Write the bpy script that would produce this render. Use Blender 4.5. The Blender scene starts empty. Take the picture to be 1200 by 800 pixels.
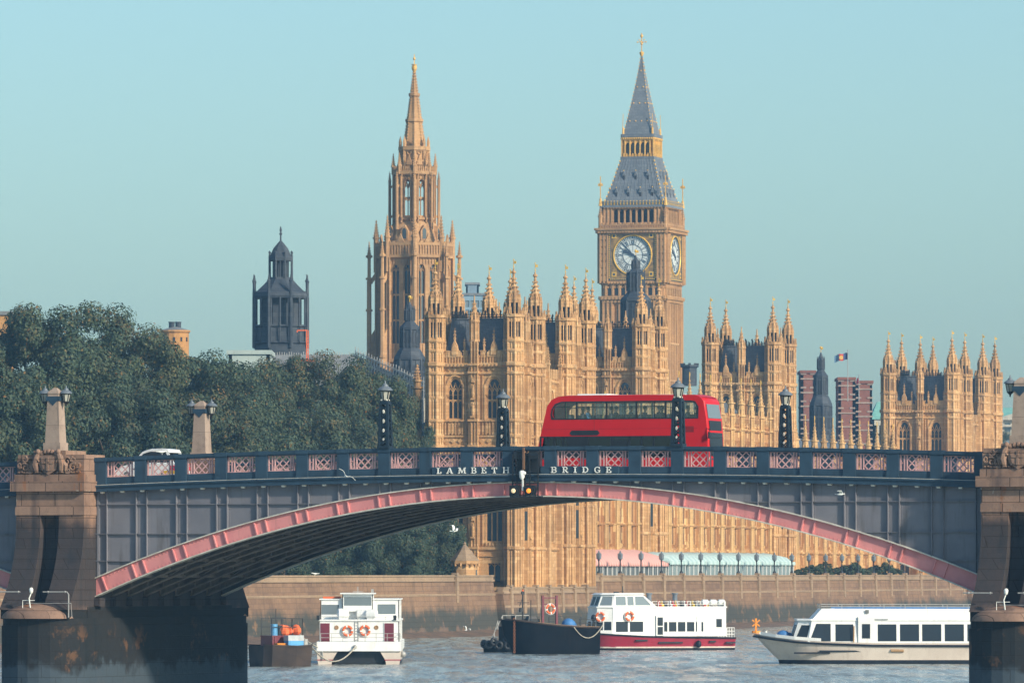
import bpy, math, random
import numpy as np
from mathutils import Vector, Matrix
from mathutils.geometry import tessellate_polygon

random.seed(7)
S = bpy.context.scene
R = math.radians
# ------------------------------------------------------------------ camera
F, HC, HZ = 8000.0, 7.0, 670.0          # focal length in photo pixels, eye height, horizon row
cd = bpy.data.cameras.new('camera'); cam = bpy.data.objects.new('camera', cd)
S.collection.objects.link(cam); S.camera = cam
cam.location = (0, 0, HC); cam.rotation_euler = (R(90), 0, 0)
cd.sensor_width = 36; cd.sensor_fit = 'HORIZONTAL'; cd.lens = F/1200*36
cd.shift_y = (HZ-400)/1200
cd.clip_start = 1; cd.clip_end = 20000
# ------------------------------------------------------------------ daylight
SUN_EL, SUN_AZ = 27.0, 132.0            # azimuth clockwise from the viewing direction
w = bpy.data.worlds.new('World'); S.world = w; w.use_nodes = True
nt = w.node_tree; nt.nodes.clear()
sky = nt.nodes.new('ShaderNodeTexSky'); sky.sky_type = 'NISHITA'; sky.sun_disc = False
sky.sun_elevation = R(SUN_EL); sky.sun_rotation = R(SUN_AZ)
sky.air_density = 1.0; sky.dust_density = 1.4; sky.ozone_density = 2.0
tint = nt.nodes.new('ShaderNodeMix'); tint.data_type = 'RGBA'; tint.blend_type = 'MULTIPLY'
tint.inputs[0].default_value = 1.0
tint.inputs[7].default_value = (0.785, 0.99, 1.02, 1)
bg = nt.nodes.new('ShaderNodeBackground'); bg.inputs[1].default_value = 0.10
wo = nt.nodes.new('ShaderNodeOutputWorld')
nt.links.new(sky.outputs[0], tint.inputs[6]); nt.links.new(tint.outputs[2], bg.inputs[0]); nt.links.new(bg.outputs[0], wo.inputs[0])
sl = bpy.data.lights.new('sun', 'SUN'); sl.energy = 3.4; sl.angle = R(3.0); sl.color = (1.0, 0.86, 0.68)
so = bpy.data.objects.new('sun', sl); S.collection.objects.link(so)
sdir = Vector((math.sin(R(SUN_AZ))*math.cos(R(SUN_EL)), math.cos(R(SUN_AZ))*math.cos(R(SUN_EL)), math.sin(R(SUN_EL))))
so.rotation_euler = sdir.to_track_quat('Z', 'Y').to_euler(); so.location = (100, -100, 300)
S.view_settings.view_transform = 'Standard'; S.view_settings.look = 'None'
S.view_settings.exposure = 0.62; S.view_settings.gamma = 1.0; S.view_settings.use_curve_mapping = False
S.cycles.max_bounces = 6; S.cycles.volume_bounces = 0; S.cycles.transparent_max_bounces = 12

# ------------------------------------------------------------------ helpers
def P(px, py, D):
    return Vector(((px-600)*D/F, D, HC+(HZ-py)*D/F))
def zat(py, D): return HC+(HZ-py)*D/F
def xat(px, D): return (px-600)*D/F

class MB:
    """collects faces, then links them as one mesh object"""
    def __init__(s): s.v = []; s.f = []; s.m = []; s.M = Matrix.Identity(4); s.mi = 0
    def add(s, vs, fs, mi=None):
        b = len(s.v); M = s.M
        s.v += [tuple(M @ Vector(p)) for p in vs]
        s.f += [tuple(b+i for i in q) for q in fs]
        s.m += [s.mi if mi is None else mi]*len(fs)
    def box(s, x0, x1, y0, y1, z0, z1, mi=None):
        s.add([(x0,y0,z0),(x1,y0,z0),(x1,y1,z0),(x0,y1,z0),(x0,y0,z1),(x1,y0,z1),(x1,y1,z1),(x0,y1,z1)],
              [(3,2,1,0),(4,5,6,7),(0,1,5,4),(1,2,6,5),(2,3,7,6),(3,0,4,7)], mi)
    def taper(s, x0, x1, y0, y1, z0, z1, ix, iy, mi=None):
        s.add([(x0,y0,z0),(x1,y0,z0),(x1,y1,z0),(x0,y1,z0),(x0+ix,y0+iy,z1),(x1-ix,y0+iy,z1),(x1-ix,y1-iy,z1),(x0+ix,y1-iy,z1)],
              [(3,2,1,0),(4,5,6,7),(0,1,5,4),(1,2,6,5),(2,3,7,6),(3,0,4,7)], mi)
    def loft(s, rings, cap=True, mi=None, close=True, mrow=None):
        n = len(rings[0]); vs = [p for r in rings for p in r]; fs = []; ms = []
        for k in range(len(rings)-1):
            for i in range(n if close else n-1):
                j = (i+1) % n
                fs.append((k*n+i, k*n+j, (k+1)*n+j, (k+1)*n+i)); ms.append(mrow[i] if mrow else (s.mi if mi is None else mi))
        if cap:
            fs.append(tuple(range(n-1, -1, -1))); fs.append(tuple((len(rings)-1)*n+i for i in range(n)))
            ms += [s.mi if mi is None else mi]*2
        s.add(vs, fs, 0); s.m[-len(fs):] = ms
    def ngon(s, cx, cy, n, lv, rot=0.0, mi=None, cap=True, sx=1, sy=1):
        s.loft([[(cx+sx*r*math.cos(rot+2*math.pi*i/n), cy+sy*r*math.sin(rot+2*math.pi*i/n), z) for i in range(n)] for r, z in lv], cap, mi)
    def bar(s, p, q, w, h=None, mi=None, up=(0,0,1)):
        p, q = Vector(p), Vector(q); h = w if h is None else h
        d = (q-p)
        if d.length < 1e-6: return
        d.normalize(); u = Vector(up)
        if abs(d.dot(u)) > .98: u = Vector((0,1,0))
        a = d.cross(u).normalized()*w/2; b = a.cross(d).normalized()*h/2
        vs = [p-a-b, p+a-b, p+a+b, p-a+b, q-a-b, q+a-b, q+a+b, q-a+b]
        s.add([tuple(x) for x in vs], [(3,2,1,0),(4,5,6,7),(0,1,5,4),(1,2,6,5),(2,3,7,6),(3,0,4,7)], mi)
    def tube(s, pts, r, n=6, mi=None):
        pts = [Vector(p) for p in pts]; rs = r if isinstance(r, (list, tuple)) else [r]*len(pts)
        rings = []; u = None
        for i, p in enumerate(pts):
            d = (pts[min(i+1, len(pts)-1)]-pts[max(i-1, 0)]).normalized()
            if u is None: u = d.orthogonal().normalized()
            u = (u-d*u.dot(d)).normalized(); v = d.cross(u)
            rings.append([tuple(p+(u*math.cos(2*math.pi*k/n)+v*math.sin(2*math.pi*k/n))*rs[i]) for k in range(n)])
        s.loft(rings, True, mi)
    def ball(s, c, r, mi=None, n=10, m=6, sx=1, sy=1, sz=1):
        lv = []
        for k in range(m+1):
            a = -math.pi/2+math.pi*k/m
            lv.append((max(r*math.cos(a), r*.02), r*math.sin(a)))
        s.loft([[(c[0]+sx*q*math.cos(2*math.pi*i/n), c[1]+sy*q*math.sin(2*math.pi*i/n), c[2]+sz*z) for i in range(n)] for q, z in lv], True, mi)
    def plate(s, outer, holes, y0, y1, mi=None, back=True):
        """a flat board in the x-z plane with holes, from y0 (front) to y1"""
        loops = [list(outer)]+[list(h) for h in holes]
        tris = tessellate_polygon([[Vector((a, b, 0)) for a, b in l] for l in loops])
        flat = [p for l in loops for p in l]; n = len(flat)
        vs = [(a, y0, b) for a, b in flat]+[(a, y1, b) for a, b in flat]
        fs = []
        for t in tris:
            fs.append(tuple(t))
            if back: fs.append(tuple(n+i for i in reversed(t)))
        k = 0
        for l in loops:
            for i in range(len(l)):
                a, b = k+i, k+(i+1) % len(l); fs.append((a, b, n+b, n+a))
            k += len(l)
        s.add(vs, fs, mi)
    def ring(s, c, R0, r, n=16, m=6, mi=None, axis='y', mfun=None):
        rings = []
        for i in range(n):
            a = 2*math.pi*i/n; row = []
            for k in range(m):
                b = 2*math.pi*k/m; rr = R0+r*math.cos(b); h = r*math.sin(b)
                if axis == 'y': row.append((c[0]+rr*math.cos(a), c[1]+h, c[2]+rr*math.sin(a)))
                else: row.append((c[0]+rr*math.cos(a), c[1]+rr*math.sin(a), c[2]+h))
            rings.append(row)
        vs = [p for q in rings for p in q]; fs = []; ms = []
        for i in range(n):
            for k in range(m):
                j = (i+1) % n; l = (k+1) % m
                fs.append((i*m+k, j*m+k, j*m+l, i*m+l)); ms.append(mfun(i) if mfun else (s.mi if mi is None else mi))
        s.add(vs, fs, 0); s.m[-len(fs):] = ms
    def build(s, name, mats, parent=None, smooth=None):
        me = bpy.data.meshes.new(name); me.from_pydata(s.v, [], s.f)
        if not isinstance(mats, (list, tuple)): mats = [mats]
        for m in mats: me.materials.append(m)
        me.polygons.foreach_set('material_index', s.m)
        if smooth:
            me.polygons.foreach_set('use_smooth', [True]*len(s.f)); me.set_sharp_from_angle(angle=R(smooth))
        me.update()
        o = bpy.data.objects.new(name, me); S.collection.objects.link(o); o.parent = parent
        return o

def tag(o, label=None, cat=None, group=None, kind=None):
    if label: o['label'] = label
    if cat: o['category'] = cat
    if group: o['group'] = group
    if kind: o['kind'] = kind
    return o
def root(name, label, cat, loc=(0,0,0), rz=0.0, group=None):
    o = bpy.data.objects.new(name, None); S.collection.objects.link(o); o.empty_display_size = .5
    o.location = loc; o.rotation_euler = (0, 0, rz)
    return tag(o, label, cat, group)
def put(name, mesh, parent, loc=(0,0,0), rz=0.0, sc=1.0):
    o = bpy.data.objects.new(name, mesh); S.collection.objects.link(o); o.parent = parent
    o.location = loc; o.rotation_euler = (0,0,rz); o.scale = (sc,sc,sc) if not hasattr(sc,'__len__') else sc
    return o
def dup(o, loc, rz, label, group=None, sc=None):
    def rec(q, par):
        c = q.copy(); S.collection.objects.link(c); c.parent = par
        for ch in list(q.children): rec(ch, c)
        return c
    c = rec(o, None); c.location = loc; c.rotation_euler = (0,0,rz)
    if sc: c.scale = (sc,sc,sc) if not hasattr(sc,'__len__') else sc
    c['label'] = label
    if group: c['group'] = group
    return c
def wallM(p0, p1, z=0.0):
    """frame of a wall seen from outside: x runs p0 to p1, y points inwards, z up"""
    d = Vector((p1[0]-p0[0], p1[1]-p0[1], 0)).normalized(); n = Vector((-d.y, d.x, 0))
    return Matrix(((d.x, n.x, 0, p0[0]), (d.y, n.y, 0, p0[1]), (0, 0, 1, z), (0,0,0,1)))
def rect(a, b, c, d): return [(a, c), (b, c), (b, d), (a, d)]
def arch(uc, w_, z0, z1, k=.8, n=5):
    h = w_/2; zs = z1-w_*k; pts = [(uc-h, z0), (uc+h, z0)]
    for i in range(n+1):
        t = i/n; pts.append((uc+h*(1-t**1.6), zs+(z1-zs)*math.sin(t*math.pi/2)))
    for i in range(n-1, -1, -1):
        t = i/n; pts.append((uc-h*(1-t**1.6), zs+(z1-zs)*math.sin(t*math.pi/2)))
    return pts
def walled(mb, plan, z0, z1, wins, parent, glass, th=.06, top=None, inset=.035, name='window', tz=None, skip=()):
    """walls round a plan (counter-clockwise), with glazed openings: wins[i] = holes (u0,u1,v0,v1) or polygons"""
    n = len(plan); top = top or plan; out = []
    for i in range(n):
        if i in skip: continue
        a, b = Vector((*plan[i], z0)), Vector((*plan[(i+1) % n], z0))
        c, d = Vector((*top[i], z1)), Vector((*top[(i+1) % n], z1))
        u = (b-a).normalized(); up = (c-a)-u*(c-a).dot(u); upn = up.normalized(); nin = upn.cross(u)
        M = Matrix(((u.x, nin.x, upn.x, a.x), (u.y, nin.y, upn.y, a.y), (u.z, nin.z, upn.z, a.z), (0,0,0,1)))
        outer = [(0, 0), ((b-a).length, 0), ((d-a).dot(u), (d-a).dot(upn)), ((c-a).dot(u), (c-a).dot(upn))]
        holes = [h if not isinstance(h, tuple) else rect(*h) for h in wins.get(i, [])]
        sv = mb.M; mb.M = sv @ M; mb.plate(outer, holes, 0, th); mb.M = sv
        for h in holes:
            g = MB(); g.M = sv @ M; g.plate(h, [], inset, inset+.012)
            out.append(g.build(name, glass, parent))
    return out

# ------------------------------------------------------------------ materials
def col(c): return (c[0], c[1], c[2], 1)
class NT:
    def __init__(s, name):
        s.mat = bpy.data.materials.new(name); s.mat.use_nodes = True; s.t = s.mat.node_tree; s.t.nodes.clear()
        s.out = s.t.nodes.new('ShaderNodeOutputMaterial')
    def n(s, kind, **kw):
        q = s.t.nodes.new(kind)
        for k, v in kw.items(): setattr(q, k, v)
        return q
    def l(s, a, b): s.t.links.new(a, b)
    def val(s, sock, v):
        if hasattr(v, 'links') or hasattr(v, 'is_output'): s.l(v, sock)
        else: sock.default_value = v
    def math(s, op, a, b=None, c=None, clamp=False):
        q = s.n('ShaderNodeMath', operation=op); q.use_clamp = clamp
        for i, x in enumerate((a, b, c)):
            if x is not None: s.val(q.inputs[i], x)
        return q.outputs[0]
    def mix(s, f, a, b, mode='MIX'):
        q = s.n('ShaderNodeMix', data_type='RGBA', blend_type=mode)
        s.val(q.inputs[0], f); s.val(q.inputs[6], a); s.val(q.inputs[7], b); return q.outputs[2]
    def pos(s): return s.n('ShaderNodeNewGeometry').outputs['Position']
    def noise(s, vec, scale, detail=4, rough=.55, stretch=None):
        if stretch:
            m = s.n('ShaderNodeMapping'); s.l(vec, m.inputs[0]); m.inputs[3].default_value = stretch; vec = m.outputs[0]
        q = s.n('ShaderNodeTexNoise'); q.inputs['Scale'].default_value = scale; q.inputs['Detail'].default_value = detail
        q.inputs['Roughness'].default_value = rough; s.l(vec, q.inputs['Vector']); return q.outputs['Fac']
    def step(s, v, a, b):
        q = s.n('ShaderNodeMapRange'); q.interpolation_type = 'SMOOTHSTEP'
        s.val(q.inputs[0], v); q.inputs[1].default_value = a; q.inputs[2].default_value = b; return q.outputs[0]
    def bsdf(s, color, rough=.7, metal=0, spec=.4, bump=None, bstr=.3, bdist=.05, **kw):
        b = s.n('ShaderNodeBsdfPrincipled'); s.val(b.inputs['Base Color'], color); s.val(b.inputs['Roughness'], rough)
        b.inputs['Metallic'].default_value = metal; b.inputs['Specular IOR Level'].default_value = spec
        if bump is not None:
            q = s.n('ShaderNodeBump'); q.inputs['Strength'].default_value = bstr; q.inputs['Distance'].default_value = bdist
            s.l(bump, q.inputs['Height']); s.l(q.outputs[0], b.inputs['Normal'])
        for k, v in kw.items(): b.inputs[k].default_value = v
        s.l(b.outputs[0], s.out.inputs[0]); return s.mat
def paint(name, c1, c2=None, scale=1.5, rough=.45, spec=.4, metal=0, streak=0.35, dirt=(.05,.04,.03), dirtamt=.35, bstr=.08):
    t = NT(name); p = t.pos(); c2 = c2 or tuple(x*.78 for x in c1)
    a = t.mix(t.step(t.noise(p, scale), .35, .68), col(c1), col(c2))
    sn = t.noise(p, 1.0, 5, .6, (2.6, 2.6, .28))
    a = t.mix(t.math('MULTIPLY', t.step(sn, .52, .8), dirtamt), a, col(dirt))
    return t.bsdf(a, rough, metal, spec, t.noise(p, 14, 3), bstr, .02)
def stone(name, c1, c2, c3, course=(1.0, .42), mortar=.6, blk=.35, rough=.88, streak=.4, dark=(.06,.05,.05), big=.12, extra=None, bstr=.35, patch=0.0):
    """dressed stone: courses of blocks that differ in tone, rain streaks, broad weathering"""
    t = NT(name); p = t.pos()
    sp = t.n('ShaderNodeSeparateXYZ'); t.l(p, sp.inputs[0])
    cb = t.n('ShaderNodeCombineXYZ'); t.l(t.math('ADD', sp.outputs[0], t.math('MULTIPLY', sp.outputs[1], .83)), cb.inputs[0]); t.l(sp.outputs[2], cb.inputs[1])
    br = t.n('ShaderNodeTexBrick'); t.l(cb.outputs[0], br.inputs[0]); br.inputs['Scale'].default_value = 1
    br.inputs['Brick Width'].default_value = course[0]; br.inputs['Row Height'].default_value = course[1]
    br.inputs['Mortar Size'].default_value = .018; br.inputs['Mortar Smooth'].default_value = .3; br.inputs['Bias'].default_value = 0
    br.inputs['Color1'].default_value = (0,0,0,1); br.inputs['Color2'].default_value = (1,1,1,1); br.inputs['Mortar'].default_value = (.5,.5,.5,1)
    base = t.mix(t.step(t.noise(p, big, 6, .62), .36, .66), col(c1), col(c2))
    base = t.mix(t.math('MULTIPLY', br.outputs['Color'], blk), base, col(c3))
    if patch: base = t.mix(t.math('MULTIPLY', t.step(br.outputs['Color'], .80, .86), patch), base, col(c3))
    base = t.mix(t.math('MULTIPLY', t.step(t.noise(p, 2.6, 6, .7), .48, .74), .5), base, col(tuple(x*.42 for x in c1)))
    sn = t.noise(p, 1.0, 6, .62, (1.3, 1.3, .11))
    base = t.mix(t.math('MULTIPLY', t.step(sn, .5, .72), streak), base, col(dark))
    if extra: base = extra(t, p, sp, base)
    base = t.mix(t.math('MULTIPLY', br.outputs['Fac'], mortar), base, col(tuple(x*(.12 if extra else .4) for x in c2)))
    h = t.math('ADD', t.noise(p, 5, 5), t.math('MULTIPLY', br.outputs['Fac'], -1.0))
    return t.bsdf(base, rough, 0, .25, h, bstr, .04)

def tide(t, p, sp, base, z1, z2, z3, algae=(.008,.014,.018), rust=(.15,.075,.035), grey=(.055,.078,.10), am=.95):
    """weed and slime below the high water mark, with rusty and bare patches of their own outline"""
    wob = t.math('MULTIPLY', t.math('SUBTRACT', t.noise(p, .35, 5, .6, (1,1,.6)), .5), 3.2)
    z = t.math('ADD', sp.outputs[2], wob)
    a = t.mix(t.math('MULTIPLY', t.step(z, z1, z1-1.4), am), base, col(algae))
    pat = t.step(t.noise(p, .55, 6, .68, (1,1,.8)), .565, .65)
    a = t.mix(t.math('MULTIPLY', t.math('MULTIPLY', pat, t.step(z, z2+.5, z2-1.0)), .65), a, col(rust))
    a = t.mix(t.math('MULTIPLY', t.step(t.math('ADD', z, t.math('MULTIPLY', t.noise(p, .9, 5), 2.0)), z3+1.6, z3+1.0), .85), a, col(grey))
    return a

M = {}
M['stone'] = stone('palace_limestone', (.59,.345,.155), (.40,.225,.105), (.74,.50,.26), (.9,.38), .35, .25, streak=.5, dark=(.13,.08,.055), big=.12, patch=.35)
M['stone_warm'] = stone('river_front_limestone', (.50,.255,.105), (.38,.185,.08), (.78,.54,.26), (.62,1.0), .25, .15, streak=.4, dark=(.13,.075,.055), big=.14, patch=.75)
M['stone_pale_sunlit'] = stone('sunlit_buttress_limestone', (.60,.37,.16), (.43,.26,.115), (.72,.50,.25), (1.3,.7), .25, .3, streak=.45, dark=(.14,.09,.06), big=.10)  # paler repaired stone, with some of the sunlight put into its colour
M['stone_far'] = stone('tower_limestone', (.54,.315,.145), (.38,.22,.11), (.62,.40,.21), (1.0,.45), .25, .30, streak=.45, dark=(.13,.085,.06), big=.10)
M['granite'] = stone('pier_granite', (.28,.175,.125), (.19,.12,.09), (.36,.235,.17), (1.25,.62), .75, .5, streak=.6, dark=(.05,.042,.045), big=.5,
    extra=lambda t, p, sp, b: t.mix(t.math('MULTIPLY', t.math('MULTIPLY', t.step(t.noise(p, 1.6, 4, .6, (1,1,.25)), .60, .66), t.math('MULTIPLY', t.step(sp.outputs[2], 10.7, 11.1), t.step(sp.outputs[2], 11.4, 11.3))), .7), t.mix(t.math('MULTIPLY', t.step(t.noise(p, .8, 5, .6, (1,1,.35)), .60, .70), .7), b, col((.30,.11,.035))), col((.62,.60,.52))))
M['granite_clean'] = stone('obelisk_granite', (.37,.285,.23), (.30,.225,.18), (.42,.33,.26), (3.0,1.35), .5, .3, streak=.15, dark=(.12,.09,.08), big=.6)
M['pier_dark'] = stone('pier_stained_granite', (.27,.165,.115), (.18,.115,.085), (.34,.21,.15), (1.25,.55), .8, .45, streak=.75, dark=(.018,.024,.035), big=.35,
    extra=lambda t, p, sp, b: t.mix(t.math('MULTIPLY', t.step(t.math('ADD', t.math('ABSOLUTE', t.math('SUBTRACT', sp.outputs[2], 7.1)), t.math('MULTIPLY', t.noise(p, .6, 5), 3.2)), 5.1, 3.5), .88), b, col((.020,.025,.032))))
M['pier_base'] = stone('pier_tidal_stone', (.22,.14,.10), (.13,.085,.065), (.28,.18,.12), (1.6,.7), .5, .4, streak=.8, dark=(.012,.018,.026), big=.3,
    extra=lambda t, p, sp, b: tide(t, p, sp, b, 6.6, 4.4, 1.7))
M['river_wall'] = stone('embankment_stone', (.25,.15,.09), (.17,.105,.07), (.32,.20,.12), (1.8,.55), .55, .5, streak=.65, dark=(.11,.075,.05), big=.07,
    extra=lambda t, p, sp, b: tide(t, p, sp, b, 3.5, 2.6, .35, (.045,.055,.05), (.30,.17,.09), (.17,.115,.085), .9))
M['coping'] = stone('coping_stone', (.36,.25,.16), (.27,.19,.125), (.42,.30,.19), (1.6,.5), .5, .4, streak=.3, dark=(.14,.10,.07))
M['slate'] = stone('slate_roof', (.12,.145,.175), (.085,.11,.14), (.17,.195,.225), (.5,.24), .35, .5, streak=.3, dark=(.04,.05,.07), rough=.6)
M['lead'] = stone('lead_cladding', (.050,.062,.080), (.030,.040,.055), (.11,.125,.14), (.7,.6), .6, .45, streak=.6, dark=(.03,.04,.055), rough=.6)
M['iron_roof'] = stone('cast_iron_roof', (.20,.225,.255), (.145,.17,.20), (.26,.285,.31), (.6,.45), .5, .35, streak=.3, dark=(.10,.12,.15), rough=.55)
M['gold'] = NT('gilding').bsdf((.85,.52,.10,1), .45, .25, .5)
M['gilt_stone'] = paint('gilded_stone', (.78,.47,.12), (.62,.36,.10), 2.0, .5, .5, 0, dirt=(.2,.12,.05))
M['bronze'] = paint('dial_bronze_and_gilt', (.40,.25,.085), (.16,.11,.06), 1.6, .5, .5, 0, dirt=(.06,.05,.05), dirtamt=.5)
M['glass_dark'] = NT('leaded_glass').bsdf((.05,.075,.095,1), .2, 0, .6)
M['opening_shade'] = NT('dark_opening_shade').bsdf((.035,.04,.05,1), .7, 0, .2)  # dark colour standing in for the shade inside openings
M['navy'] = paint('navy_bridge_paint', (.028,.062,.10), (.022,.048,.078), 1.2, .5, .35, dirt=(.02,.02,.02), dirtamt=.5)
M['navy_dark'] = paint('dark_navy_ironwork', (.014,.030,.048), (.011,.024,.038), 1.5, .5, .3, dirtamt=.3)
M['grey'] = paint('grey_bridge_paint', (.20,.198,.222), (.158,.160,.185), .45, .6, .2, dirt=(.075,.068,.06), dirtamt=.6)
M['pink'] = paint('pink_bridge_paint', (.70,.275,.265), (.62,.235,.235), 1.0, .5, .35, dirt=(.25,.13,.10), dirtamt=.3)
M['pink_pale'] = paint('pale_pink_lattice_paint', (.64,.38,.37), (.55,.32,.32), 3.0, .5, .35, dirt=(.2,.12,.11), dirtamt=.35)
M['cream_edge'] = paint('cream_flange_paint', (.66,.64,.56), (.5,.47,.40), 2.0, .5, .35, dirt=(.2,.17,.12), dirtamt=.5)
M['under'] = paint('dark_steel', (.055,.058,.066), (.04,.042,.05), 1.0, .6, .3, dirt=(.09,.07,.055), dirtamt=.5)  # dark steel for the deck, soffit and inner rib faces
M['under_brown'] = paint('rusting_steel', (.21,.175,.145), (.13,.11,.10), 1.6, .65, .3, dirt=(.10,.06,.035), dirtamt=.6)
M['asphalt'] = paint('asphalt', (.05,.05,.052), (.04,.04,.042), 3, .85, .2, dirtamt=0)
M['letter'] = paint('white_lettering', (.80,.82,.78), (.72,.74,.70), 4, .5, .3, dirt=(.4,.4,.36), dirtamt=.2)
M['black'] = paint('black_ironwork', (.016,.02,.026), (.012,.016,.02), 2, .5, .4, dirtamt=.2)
M['lampgrey'] = paint('grey_lamp_paint', (.16,.19,.22), (.12,.145,.17), 3, .45, .4, dirtamt=.3)
M['lamp_glass'] = NT('frosted_lamp_glass').bsdf((.42,.42,.36,1), .25, 0, .5)
M['white_paint'] = paint('white_boat_paint', (.80,.81,.79), (.74,.75,.72), .8, .35, .45, dirt=(.45,.38,.28), dirtamt=.35)
M['rail'] = paint('galvanised_rail', (.42,.42,.40), (.33,.33,.32), 3, .5, .4, metal=.2, dirtamt=.3)
def glassy(name, tintc, fac=.14, rough=.03):
    t = NT(name); a = t.n('ShaderNodeBsdfTransparent'); a.inputs[0].default_value = col(tintc)
    g = t.n('ShaderNodeBsdfGlossy'); g.inputs[0].default_value = (.9,.95,1,1); g.inputs[1].default_value = rough
    m = t.n('ShaderNodeMixShader'); m.inputs[0].default_value = fac
    t.l(a.outputs[0], m.inputs[1]); t.l(g.outputs[0], m.inputs[2]); t.l(m.outputs[0], t.out.inputs[0]); return t.mat
M['bus_glass_shaded'] = glassy('shaded_bus_glass', (.22,.27,.30), .08)  # dimness of the lower deck inside is put into the tint
M['bus_glass'] = glassy('tinted_bus_glass', (.90,.94,.93), .10)
M['boat_glass'] = NT('boat_window_glass').bsdf((.024,.034,.046,1), .22, 0, .2)
M['pale_glass'] = NT('pale_window_glass').bsdf((.16,.20,.22,1), .1, 0, .7)
# ================================================================== the bridge
TH = R(21.5); BR = (1.0, 357.0, 0.0); HALF = 25.03; WID = 16.7; PITCH = 2.35
def zt(s):
    a = abs(s); return 13.56-.46*(a/25)**2 if a < 25 else 13.10-.037*(a-25)
bridge = root('arch_bridge', 'steel arch road bridge with grey spandrels, pink arch rib and navy parapet', 'bridge', BR, -TH)
def B2W(s, t, z=0): return Vector((BR[0]+s*math.cos(TH)+t*math.sin(TH), BR[1]-s*math.sin(TH)+t*math.cos(TH), z))
def strip(mb, s0, s1, t0, t1, f0, f1, n=24, mi=None):
    mb.loft([[(s, t0, f0(s)), (s, t1, f0(s)), (s, t1, f1(s)), (s, t0, f1(s))] for s in [s0+(s1-s0)*i/n for i in range(n+1)]], True, mi)
SPANS = [(0.0, HALF, 11.0, 5.28), (-51.6, 22.55, 9.9, 4.25), (51.6, 22.55, 9.9, 4.25)]   # centre, half length, crown, rise
def arcf(sp):
    c, h, cr, rise = sp
    lo = lambda s: cr-rise*((s-c)/h)**2
    dp = lambda s: .66+.27*((s-c)/h)**2
    return lo, lambda s: lo(s)+dp(s)
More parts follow.
